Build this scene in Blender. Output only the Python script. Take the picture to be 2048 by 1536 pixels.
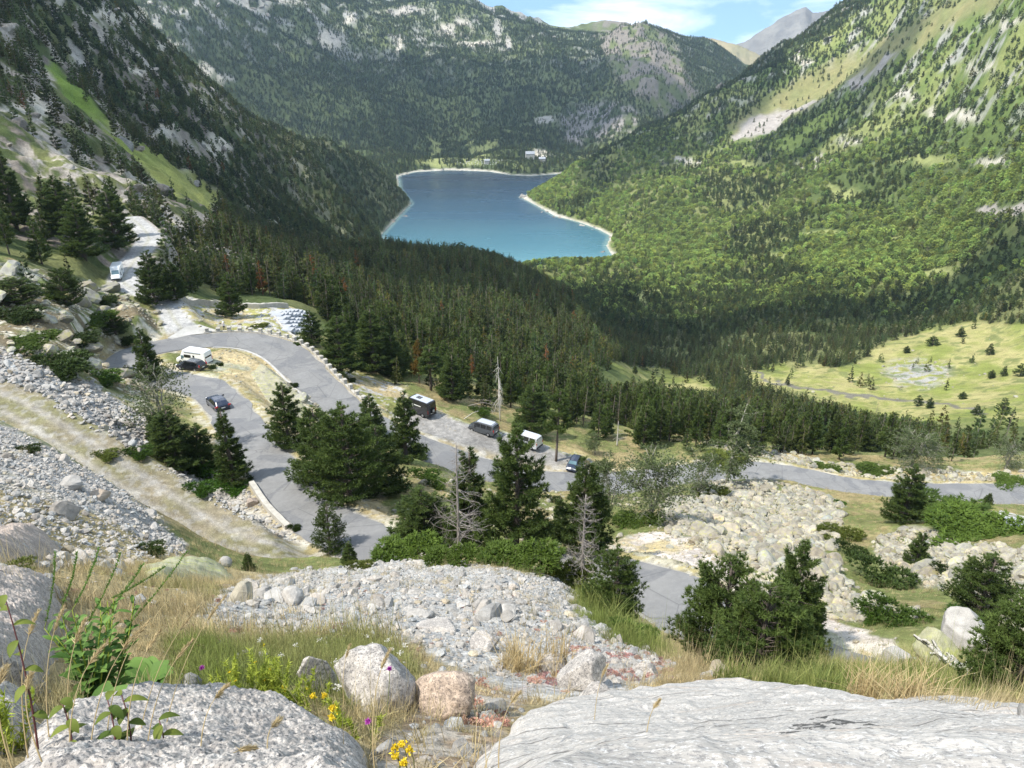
import bpy, bmesh, math, random, time
import numpy as np
from mathutils import Vector, Matrix
T0 = time.time()
for o in list(bpy.data.objects): bpy.data.objects.remove(o)
SC = bpy.context.scene
COL = SC.collection
# ------------------------------------------------------------------ camera
cam_d = bpy.data.cameras.new('camera'); cam = bpy.data.objects.new('camera', cam_d); COL.objects.link(cam)
cam.location = (0, 0, 300); cam.rotation_euler = (math.radians(90 - 24.0), 0, 0)
cam_d.sensor_width = 36; cam_d.lens = 36 * 1490 / 2048; cam_d.clip_start = 0.05; cam_d.clip_end = 40000
SC.camera = cam
# ------------------------------------------------------------------ sky, sun, exposure
SUN_EL, SUN_AZ = math.radians(56), math.radians(-118)     # azimuth clockwise from +Y
SUN_DIR = np.array([math.sin(SUN_AZ) * math.cos(SUN_EL), math.cos(SUN_AZ) * math.cos(SUN_EL), math.sin(SUN_EL)])
W = bpy.data.worlds.new('World'); SC.world = W; W.use_nodes = True
nt = W.node_tree; nt.nodes.clear()
out = nt.nodes.new('ShaderNodeOutputWorld'); bg = nt.nodes.new('ShaderNodeBackground')
sky = nt.nodes.new('ShaderNodeTexSky'); sky.sky_type = 'NISHITA'; sky.sun_disc = False
sky.sun_elevation = SUN_EL; sky.sun_rotation = SUN_AZ; sky.altitude = 2000; sky.air_density = 1.0; sky.dust_density = 0.6; sky.ozone_density = 1.3
tc = nt.nodes.new('ShaderNodeTexCoord'); mp = nt.nodes.new('ShaderNodeMapping'); mp.inputs['Scale'].default_value = (3.4, 3.4, 13.0)
nz = nt.nodes.new('ShaderNodeTexNoise'); nz.inputs['Scale'].default_value = 1.6; nz.inputs['Detail'].default_value = 7; nz.inputs['Roughness'].default_value = 0.55; nz.inputs['Distortion'].default_value = 0.5
rp = nt.nodes.new('ShaderNodeValToRGB'); rp.color_ramp.elements[0].position = 0.42; rp.color_ramp.elements[1].position = 0.68
mx = nt.nodes.new('ShaderNodeMix'); mx.data_type = 'RGBA'; mx.inputs[7].default_value = (9.0, 9.6, 10.2, 1)
va = nt.nodes.new('ShaderNodeVectorMath'); va.operation = 'ADD'; va.inputs[1].default_value = (0, 0, 0.24); nt.links.new(tc.outputs['Generated'], va.inputs[0]); vn = nt.nodes.new('ShaderNodeVectorMath'); vn.operation = 'NORMALIZE'; nt.links.new(va.outputs[0], vn.inputs[0]); nt.links.new(vn.outputs[0], sky.inputs[0])
nt.links.new(tc.outputs['Generated'], mp.inputs[0]); nt.links.new(mp.outputs[0], nz.inputs['Vector']); nt.links.new(nz.outputs['Fac'], rp.inputs[0])
nt.links.new(rp.outputs[0], mx.inputs[0]); hs = nt.nodes.new('ShaderNodeHueSaturation'); hs.inputs['Hue'].default_value = .485; hs.inputs['Saturation'].default_value = 0.95; hs.inputs['Value'].default_value = 1.6; nt.links.new(sky.outputs[0], hs.inputs['Color']); nt.links.new(hs.outputs[0], mx.inputs[6]); nt.links.new(mx.outputs[2], bg.inputs[0])
bg.inputs[1].default_value = 0.132; nt.links.new(bg.outputs[0], out.inputs[0])
sl = bpy.data.lights.new('sun', 'SUN'); sl.energy = 4.7; sl.angle = math.radians(1.5); sl.color = (1.0, 0.95, 0.86)
sun = bpy.data.objects.new('sun', sl); COL.objects.link(sun)
sun.rotation_euler = Vector(SUN_DIR).to_track_quat('Z', 'Y').to_euler()
SC.view_settings.view_transform = 'Standard'; SC.view_settings.look = 'None'; SC.view_settings.gamma = 1.0; SC.view_settings.use_curve_mapping = False
SC.view_settings.exposure = 0.56
HAZE = 0.62e-4
cy = SC.cycles
cy.max_bounces = 4; cy.diffuse_bounces = 2; cy.glossy_bounces = 2; cy.transmission_bounces = 2; cy.transparent_max_bounces = 6; cy.volume_bounces = 0
cy.caustics_reflective = False; cy.caustics_refractive = False; cy.sample_clamp_indirect = 4.0

# ------------------------------------------------------------------ terrain maths
F_PX, CX, CY = 1490.0, 1024.0, 768.0
PITCH = math.radians(24.0)
CT, ST = math.cos(PITCH), math.sin(PITCH)
EYE = 300.0                                    # the lake lies at z = 0, the viewpoint 300 m above it

def ray(u, v):
    """azimuth and slope (rise over run) of the line of sight at photo position (u, v)"""
    a = (np.asarray(u, float) - CX) / F_PX; b = (CY - np.asarray(v, float)) / F_PX
    y = CT + b * ST; z = -ST + b * CT
    return np.arctan2(a, y), z / np.hypot(a, y)

def project(x, y, z):
    zz = z - EYE
    d = np.maximum(y * CT - zz * ST, 1e-3); up = y * ST + zz * CT
    return CX + F_PX * x / d, CY - F_PX * up / d

def hash3(ix, iy, s):
    h = (ix * 374761393 + iy * 668265263 + s * 974711) & 0xFFFFFFFF
    h = ((h ^ (h >> 13)) * 1274126177) & 0xFFFFFFFF
    return ((h ^ (h >> 16)) & 0xFFFFFF) / float(0xFFFFFF)

def vnoise(x, y, s=0):
    x = np.asarray(x, float); y = np.asarray(y, float)
    ix = np.floor(x).astype(np.int64); iy = np.floor(y).astype(np.int64)
    fx = x - ix; fy = y - iy
    fx = fx * fx * fx * (fx * (fx * 6 - 15) + 10); fy = fy * fy * fy * (fy * (fy * 6 - 15) + 10)
    a = hash3(ix, iy, s); b = hash3(ix + 1, iy, s); c = hash3(ix, iy + 1, s); d = hash3(ix + 1, iy + 1, s)
    return (a + (b - a) * fx) * (1 - fy) + (c + (d - c) * fx) * fy

def fbm(x, y, lam, octs=4, s=0):
    t = 0; w = 0; amp = 1.0
    for k in range(octs):
        c, sn = math.cos(k * 1.3 + s), math.sin(k * 1.3 + s)
        t = t + amp * vnoise((x * c - y * sn) / lam + 17.3 * k, (x * sn + y * c) / lam - 9.1 * k, s + k)
        w += amp; amp *= 0.55; lam = lam / 2.03
    return t / w

def sstep(a, b, x):
    t = np.clip((x - a) / (b - a), 0, 1); return t * t * (3 - 2 * t)

# road and tracks: (u, v, height relative to the eye, half width)
ROAD = [(2060, 1500, -22.5, 2.6), (1880, 1440, -24.2, 2.6), (1740, 1392, -25.6, 2.6), (1600, 1336, -27.2, 2.7), (1480, 1284, -28.7, 2.7), (1395, 1232, -30.0, 2.7),
        (1320, 1185, -31.1, 2.8), (1200, 1165, -32.0, 2.8), (1060, 1152, -32.8, 2.6), (920, 1138, -33.6, 2.5), (830, 1122, -34.3, 2.5), (750, 1096, -35.0, 2.5), (683, 1060, -35.9, 2.6),
        (636, 1032, -36.6, 2.5), (598, 1000, -37.3, 2.5), (558, 950, -38.3, 2.5), (516, 900, -39.4, 2.5), (478, 850, -40.4, 2.5), (449, 808, -41.4, 2.6),
        (418, 780, -42.1, 2.7), (370, 765, -42.7, 2.8), (320, 757, -43.2, 3.0), (280, 746, -43.7, 3.2), (257, 727, -44.2, 3.3), (272, 707, -44.7, 3.4), (335, 691, -45.2, 3.5), (420, 680, -45.8, 3.6),
        (505, 683, -46.4, 3.6), (570, 706, -47.1, 3.6), (623, 757, -48.2, 3.3), (672, 803, -49.4, 3.1), (715, 834, -50.5, 3.0), (775, 866, -51.8, 3.0),
        (848, 897, -53.4, 3.0), (910, 920, -54.6, 3.0), (980, 942, -55.8, 3.0), (1065, 961, -57.0, 3.0), (1150, 966, -57.8, 3.0), (1240, 965, -58.4, 3.0), (1340, 955, -59.0, 3.0),
        (1450, 940, -59.6, 2.9), (1560, 946, -60.0, 2.9), (1680, 972, -60.3, 2.8), (1800, 985, -60.5, 2.8), (1920, 988, -60.5, 2.8),
        (2060, 986, -60.5, 2.8), (2250, 980, -60.5, 2.8)]
TRACK_UP = [(372, 664, -45.0, 3.0), (352, 645, -44.4, 2.3), (338, 620, -43.8, 1.9), (322, 600, -43.0, 1.9), (285, 585, -42.0, 2.1), (252, 570, -41.0, 2.6), (246, 555, -40.6, 2.8), (262, 530, -40.2, 2.8),
            (283, 500, -40.0, 2.5), (298, 476, -40.0, 2.6), (285, 455, -39.6, 2.3), (262, 436, -39.0, 2.3)]
TRACK_LOW = [(-120, 760, -27.5, 2.2), (0, 800, -28.2, 2.2), (90, 850, -29.0, 2.2), (190, 912, -30.4, 2.3), (300, 985, -32.0, 2.4), (410, 1058, -33.2, 2.5), (520, 1098, -34.0, 2.5), (640, 1112, -34.6, 2.2)]
PARK = [(838, 836, -53.8, 3.3), (905, 872, -54.6, 4.3), (985, 893, -55.4, 5.0), (1060, 916, -56.4, 4.6), (1130, 936, -57.2, 3.6)]

def px3(u, v, zr):
    az, t = ray(u, v); r = zr / t
    return np.array([r * math.sin(az), r * math.cos(az), EYE + zr])

def spline(pts, step=1.0):
    """Catmull-Rom through the control points, resampled evenly: columns x, y, z, half width"""
    P = np.array([list(px3(u, v, z)) + [w] for u, v, z, w in pts])
    P = np.vstack([2 * P[0] - P[1], P, 2 * P[-1] - P[-2]])
    out = []
    for i in range(1, len(P) - 2):
        for s in np.linspace(0, 1, 24, endpoint=False):
            p0, p1, p2, p3 = P[i - 1], P[i], P[i + 1], P[i + 2]
            out.append(0.5 * (2 * p1 + (p2 - p0) * s + (2 * p0 - 5 * p1 + 4 * p2 - p3) * s * s + (3 * p1 - p0 - 3 * p2 + p3) * s ** 3))
    out.append(P[-2]); out = np.array(out)
    for _ in range(30):
        out[1:-1] = 0.25 * out[:-2] + 0.5 * out[1:-1] + 0.25 * out[2:]
    d = np.r_[0, np.cumsum(np.hypot(*np.diff(out[:, :2], axis=0).T))]
    n = max(3, int(d[-1] / step)); q = np.linspace(0, d[-1], n)
    return np.stack([np.interp(q, d, out[:, k]) for k in range(4)], 1)

SP_ROAD, SP_UP, SP_LOW, SP_PARK = spline(ROAD), spline(TRACK_UP), spline(TRACK_LOW), spline(PARK)

# ground anchors: photo position and horizontal distance from the viewpoint
ANCH = [
 # foreground slope
 (-300, 1536, 1.7), (0, 1536, 1.6), (350, 1536, 1.5), (700, 1536, 1.5), (1000, 1536, 1.5), (1400, 1536, 1.5), (1800, 1536, 1.5), (2200, 1536, 1.6),
 (0, 1430, 2.3), (350, 1440, 2.2), (700, 1440, 2.4), (1000, 1440, 2.6), (1400, 1440, 2.7), (1800, 1450, 2.5), (2150, 1480, 2.4),
 (0, 1330, 3.6), (350, 1340, 4.0), (750, 1350, 4.2), (1000, 1350, 4.8), (1300, 1380, 4.3), (1600, 1380, 4.6), (1900, 1410, 4.0), (2150, 1430, 3.8),
 (0, 1200, 6.5), (300, 1230, 7.5), (600, 1240, 8.5), (1000, 1250, 9.0), (1250, 1310, 8.5), (1500, 1350, 7.8), (1800, 1370, 7.0), (2100, 1390, 6.0),
 (0, 1120, 11), (300, 1160, 14), (600, 1185, 15), (900, 1150, 20), (1080, 1185, 19), (1200, 1260, 15), (1350, 1320, 13), (1600, 1340, 13), (1900, 1365, 12), (2150, 1370, 11),
 (200, 1125, 22), (450, 1160, 24), (900, 1122, 26), (1100, 1160, 25), (1230, 1235, 25), (1500, 1325, 21), (1750, 1340, 20), (2000, 1345, 18),
 (0, 1060, 20), (200, 1050, 29), (400, 1095, 38), (0, 960, 33), (150, 960, 41), (0, 870, 57), (100, 895, 58),
 # around the roads
 (820, 1125, 38), (1000, 1120, 36), (1150, 1150, 33), 
 (760, 1010, 62), (900, 1050, 54), (1100, 1060, 56), (850, 960, 74), (1050, 1010, 68), (1250, 1100, 49), (1350, 1050, 60), (1450, 1120, 47), (1600, 1200, 40), (1750, 1240, 38), (1900, 1290, 33),
 (1250, 1010, 82), (1400, 1000, 82), (1500, 1050, 72), (1650, 1100, 62), (1700, 1020, 86), (1900, 1040, 82), (2048, 1060, 80), (1900, 1120, 63), (2048, 1150, 58), (1800, 1170, 54), (2048, 1250, 42), (2250, 1200, 50),
 (560, 800, 101), (520, 750, 112), (600, 790, 104), (450, 720, 120), (650, 850, 93), (750, 930, 80),
 (300, 860, 82), (220, 800, 90), (120, 770, 90), (0, 720, 95), (120, 700, 105), (200, 750, 103), (350, 880, 82), (420, 930, 77), (480, 1000, 66), (-200, 760, 80), (-200, 650, 105),
 (0, 640, 117), (150, 640, 125), (280, 660, 130), (60, 560, 140), (200, 590, 150), (50, 450, 190), (150, 500, 170), (200, 420, 225), (50, 350, 250), (50, 250, 335), (50, 100, 480), (50, 0, 600), (-200, 450, 160), (-200, 250, 260), (-200, 0, 440),
 (480, 615, 165), (560, 630, 155), (420, 640, 148), (600, 665, 145), (640, 640, 168), (700, 720, 135), (760, 760, 127), (900, 790, 128), (1000, 850, 117), (1100, 885, 111), (1250, 920, 108),
 (1400, 900, 122), (1600, 915, 122), (1800, 950, 122), (2048, 955, 130), (2250, 950, 135),
 # wooded spur in the middle
 (750, 660, 215), (600, 560, 240), (450, 560, 215), (350, 520, 215), (350, 450, 260), (450, 470, 330), (800, 570, 370), (900, 650, 250), (1050, 640, 330), (1050, 760, 190), (900, 720, 180),
 (700, 510, 500), (800, 507, 560), (900, 515, 590), (1000, 535, 610), (1080, 570, 560), (1130, 620, 480), (1200, 700, 350), (1200, 820, 190), (1400, 850, 190), (1600, 880, 175), (1850, 900, 175), (2048, 900, 180),
 # valley floor and meadow
 (1300, 760, 430), (1450, 800, 380), (1500, 740, 480), (1700, 750, 475), (1750, 830, 375), (1900, 660, 610), (2048, 700, 540), (2048, 800, 400), (1900, 840, 340), (1600, 700, 560),
 (1200, 650, 620), (1250, 590, 850), (1200, 560, 1000), (1400, 620, 800), (1500, 640, 690), (1500, 550, 980), (1700, 620, 720), (2250, 700, 500),
 # right-hand mountain
 (1300, 500, 1180), (1500, 450, 1180), (1500, 400, 1290), (1500, 250, 1680), (1500, 137, 2080), (1400, 195, 1950), (1300, 245, 1830), (1200, 300, 1740), (1150, 328, 1700), (1300, 400, 1430), (1200, 400, 1560), (1350, 300, 1650), (1150, 395, 1620),
 (1600, 76, 2250), (1700, 10, 2400), (1700, 200, 1600), (1700, 400, 1130), (1700, 550, 870), (1900, 600, 740), (1900, 400, 1000), (1900, 200, 1260), (1900, 0, 1500), (2048, 600, 650), (2048, 400, 830), (2048, 200, 1030), (2048, 0, 1220),
 (1800, 0, 1900), (1900, -150, 1900), (2250, 500, 650), (2250, 200, 900), (2250, -100, 1200), (2100, -200, 1800),
 # left-hand mountain
 (400, 400, 420), (300, 320, 480), (200, 230, 540), (100, 150, 600), (130, 0, 850), (250, 60, 950), (330, 128, 1000), (400, 175, 1050), (500, 240, 1150), (570, 278, 1250), (640, 305, 1350), (700, 322, 1430), (760, 360, 1520), (800, 388, 1590),
 (600, 420, 950), (500, 400, 760), (500, 480, 480), (650, 470, 820), (700, 400, 1180), (350, 250, 740), (200, 120, 780), (730, 450, 1200), (-100, 0, 640), (0, -150, 900), (-250, -200, 800), (130, -100, 1200),
 # mountain behind the lake
 (900, 300, 2400), (700, 290, 2350), (1050, 300, 2350), (1150, 300, 2450), (900, 200, 2800), (700, 200, 2720), (1100, 200, 2750), (500, 200, 2550), (900, 100, 3150), (700, 100, 3080), (500, 100, 2850), (350, 100, 2600), (300, 30, 2800),
 (1050, 100, 3200), (900, 12, 3550), (700, 2, 3500), (800, 14, 3550), (600, -30, 3400), (500, -50, 3300), (350, -90, 3200), (150, -150, 3200), (950, 16, 3600), (1000, 30, 3600), (1060, 48, 3550), (1100, 66, 3500), (1150, 74, 3450), (1200, 76, 3400), (1230, 64, 3350), (1280, 58, 3300),
 (1310, 68, 3280), (1340, 88, 3280), (1365, 108, 3320), (1420, 97, 3600), (1460, 120, 3650), (1200, 150, 2950), (1300, 150, 2800), (1250, 250, 2500), (1350, 200, 2750), (1400, 160, 3100),
]
# hidden ground: photo column, distance, height relative to the eye
HID = [(u, r, -312) for u, r in [(850, 1300), (900, 1300), (1000, 1300), (1100, 1300), (1150, 1300), (850, 1700), (950, 1700), (1020, 1700), (850, 1950), (1000, 1950), (1080, 1950), (800, 1450), (900, 1500), (1050, 1500), (880, 1150), (1000, 1120), (1100, 1150), (850, 1850)]]
HID += [(700, 800, -215), (850, 800, -235), (800, 1000, -280), (950, 750, -200), (950, 950, -280), (1100, 800, -245), (1100, 950, -285), (760, 1150, -272), (900, 1060, -301), (1050, 1060, -300), (1200, 1140, -299),
        (500, 1700, -260), (300, 1700, -230), (650, 1800, -290), (100, 1700, -150), (-200, 1600, -50), (760, 1900, -306), (1180, 1950, -309), (1300, 2200, -300), (1400, 2400, -250), (1500, 2700, -210), (1600, 3000, -150), (1200, 2020, -304),
        (1700, 3300, -80), (1850, 3200, -50), (2100, 3000, 50), (2250, 3000, 100), (1480, 4300, -150), (1300, 4500, -50), (1100, 4500, 60), (900, 4600, 120), (700, 4600, 120), (400, 4500, 200), (0, 4500, 250), (1650, 4500, -60), (1900, 4500, 0), (2250, 4500, 100)]

def lake_pts():
    pts = [(762, 470), (790, 440), (822, 407), (800, 380), (797, 352), (830, 344), (900, 340), (980, 343), (1020, 350), (1060, 352), (1130, 347), (1180, 352), (1130, 368), (1042, 394), (1075, 412), (1110, 432), (1160, 445),
           (1200, 460), (1221, 472), (1213, 492), (1226, 514), (1190, 528), (1130, 527), (1075, 530), (1000, 540), (900, 540), (820, 525), (780, 500)]
    out = []
    for u, v in pts:
        az, t = ray(u, v); r = -EYE / t; out.append((r * math.sin(az), r * math.cos(az)))
    return np.array(out)
LAKE = lake_pts()

def in_poly(px, py, poly):
    c = np.zeros(np.shape(px), bool); n = len(poly)
    for i in range(n):
        x1, y1 = poly[i]; x2, y2 = poly[(i + 1) % n]
        if y1 == y2: continue
        c ^= ((y1 > py) != (y2 > py)) & (px < (x2 - x1) * (py - y1) / (y2 - y1) + x1)
    return c

def dist_poly(px, py, P, closed=True):
    d = np.full(np.shape(px), 1e9); n = len(P)
    for i in range(n if closed else n - 1):
        a = P[i]; b = P[(i + 1) % n]; e = b - a; L = max(1e-9, e @ e)
        s = np.clip(((px - a[0]) * e[0] + (py - a[1]) * e[1]) / L, 0, 1)
        d = np.minimum(d, np.hypot(px - a[0] - s * e[0], py - a[1] - s * e[1]))
    return d

K_AZ = 2.6
def build_tps():
    X, T = [], []
    for u, v, r in ANCH:
        az, t = ray(u, v); X.append((az * K_AZ, math.log(r))); T.append(t)
    for u, r, z in HID:
        az = math.atan2((u - CX) / F_PX, CT + 0.25 * ST); X.append((az * K_AZ, math.log(r))); T.append(z / r)
    for S, st in ((SP_ROAD, 9), (SP_UP, 10), (SP_LOW, 9), (SP_PARK, 12)):
        for p in S[::st]:
            r = math.hypot(p[0], p[1]); X.append((math.atan2(p[0], p[1]) * K_AZ, math.log(r))); T.append((p[2] - EYE) / r)
    for p in LAKE:
        r = math.hypot(*p); X.append((math.atan2(p[0], p[1]) * K_AZ, math.log(r))); T.append(-EYE / r)
    X = np.array(X); T = np.array(T, float); n = len(X)
    d = np.hypot(X[:, None, 0] - X[None, :, 0], X[:, None, 1] - X[None, :, 1])
    K = np.where(d > 0, d * d * np.log(np.maximum(d, 1e-9)), 0)
    A = np.zeros((n + 3, n + 3)); A[:n, :n] = K + np.eye(n) * 2e-4; A[:n, n] = 1; A[:n, n + 1:] = X; A[n, :n] = 1; A[n + 1:, :n] = X.T
    w = np.linalg.solve(A, np.r_[T, 0, 0, 0])
    return X, w
TPS_X, TPS_W = build_tps()

def tps(az, lr):
    az = np.asarray(az, float).ravel() * K_AZ; lr = np.asarray(lr, float).ravel(); out = np.empty(len(az)); n = len(TPS_X)
    for i in range(0, len(az), 20000):
        a = az[i:i + 20000, None]; b = lr[i:i + 20000, None]
        d2 = (a - TPS_X[None, :, 0]) ** 2 + (b - TPS_X[None, :, 1]) ** 2
        out[i:i + 20000] = (0.5 * d2 * np.log(np.maximum(d2, 1e-18))) @ TPS_W[:n] + TPS_W[n] + a[:, 0] * TPS_W[n + 1] + b[:, 0] * TPS_W[n + 2]
    return out

# grid: azimuth x log distance
AZ = np.r_[np.linspace(-1.25, -0.86, 60, endpoint=False), np.linspace(-0.86, 0.86, 861), np.linspace(0.86, 1.25, 61)[1:]]; NAZ = len(AZ)
LR = np.r_[np.linspace(math.log(0.55), math.log(30), 470, endpoint=False), np.linspace(math.log(30), math.log(170), 620, endpoint=False),
           np.linspace(math.log(170), math.log(1000), 420, endpoint=False), np.linspace(math.log(1000), math.log(4700), 330)]
NLR = len(LR)

def seg_field(S, x, y, reach):
    """nearest centre-line point: distance, height and half width, only computed within reach"""
    dist = np.full(x.shape, 1e6); zz = np.zeros(x.shape); hw = np.ones(x.shape)
    xmin, ymin = S[:, 0].min() - reach, S[:, 1].min() - reach; xmax, ymax = S[:, 0].max() + reach, S[:, 1].max() + reach
    m = np.where((x > xmin) & (x < xmax) & (y > ymin) & (y < ymax))[0]
    for i in range(0, len(m), 20000):
        k = m[i:i + 20000]
        d = (x[k, None] - S[None, :, 0]) ** 2 + (y[k, None] - S[None, :, 1]) ** 2
        j = d.argmin(1); a = S[np.maximum(j - 1, 0)]; b = S[np.minimum(j + 1, len(S) - 1)]; e = b - a
        s = np.clip(((x[k] - a[:, 0]) * e[:, 0] + (y[k] - a[:, 1]) * e[:, 1]) / (e[:, 0] ** 2 + e[:, 1] ** 2), 0, 1)
        p = a + e * s[:, None]
        dist[k] = np.minimum(np.hypot(x[k] - p[:, 0], y[k] - p[:, 1]), np.sqrt(d[np.arange(len(k)), j]) + .05); zz[k] = p[:, 2]; hw[k] = p[:, 3]
    return dist, zz, hw

def build_grid():
    g_az = np.linspace(AZ[0], AZ[-1], 231); g_lr = np.linspace(LR[0], LR[-1], 420)
    A, L = np.meshgrid(g_az, g_lr, indexing='ij')
    T = tps(A, L).reshape(A.shape)
    # bilinear lift of the coarse solution to the full grid
    fa = (AZ - g_az[0]) / (g_az[1] - g_az[0]); ia = np.clip(fa.astype(int), 0, len(g_az) - 2); fa = (fa - ia)[:, None]
    fl = (LR - g_lr[0]) / (g_lr[1] - g_lr[0]); il = np.clip(fl.astype(int), 0, len(g_lr) - 2); fl = (fl - il)[None, :]
    t = T[ia][:, il] * (1 - fa) * (1 - fl) + T[ia + 1][:, il] * fa * (1 - fl) + T[ia][:, il + 1] * (1 - fa) * fl + T[ia + 1][:, il + 1] * fa * fl
    R = np.exp(LR)[None, :] * np.ones((NAZ, 1)); A = AZ[:, None] * np.ones((1, NLR))
    x = (R * np.sin(A)).ravel(); y = (R * np.cos(A)).ravel(); r = R.ravel(); z = (t * R).ravel() + EYE
    u, v = project(x, y, z)
    # relief: noise whose wavelengths stay a fixed share of the distance
    rel = np.zeros_like(z)
    for k, lam in enumerate([700, 330, 160, 80, 40, 20, 10, 5, 2.4, 1.2, 0.6, 0.3, 0.15, .08]):
        w = sstep(lam * 3.2, lam * 9, r) * (1 - sstep(lam * 130, lam * 260, r))
        m = w > 0.001
        n = vnoise(x[m] / lam + 3.7 * k, y[m] / lam - 5.1 * k, 40 + k); n2 = 1 - np.abs(2 * vnoise(x[m] / lam * 1.37 - k, y[m] / lam * 1.37 + k, 80 + k) - 1)
        rel[m] += w[m] * lam * (0.10 * (n - 0.5) + 0.11 * (n2 - 0.5))
    rough = ROUGH(x, y, u, v, r)
    dl = dist_poly(x, y, LAKE); inl = in_poly(x, y, LAKE)
    far = r > 900
    dl = np.where(far, dl, 1e6)
    z2 = z + rel * rough * np.where(far, sstep(5, 120, dl), 1.0)
    # lake shore
    z2 = np.where(inl & far, np.minimum(z2, -0.3 - np.minimum(dl * 0.25, 12)), z2)
    sh = (~inl) & far & (dl < 130) & (y > 900)
    lo = 0.15 + dl * 0.33; hi = np.maximum(lo, 0.15 + dl * 1.2)
    z2 = np.where(sh, z2 * sstep(60, 130, dl) + np.clip(z2, lo, hi) * (1 - sstep(60, 130, dl)), z2)
    z2 = np.where(far & ~inl, np.maximum(z2, 0.4 + np.minimum(dl, 30) * 0.1), z2)
    for S, cut, soft in ((SP_LOW, 0.3, 2.2), (SP_UP, 0.4, 4.0), (SP_PARK, 0.5, 2.2), (SP_ROAD, 0.6, 3.0)):
        d, zz, hw = seg_field(S, x, y, S[:, 3].max() + 8)
        k = 1 - sstep(hw + cut, hw + cut + soft, d)
        z2 = z2 * (1 - k) + (zz - 0.02) * k
    return x, y, z2, u, v, r
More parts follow.
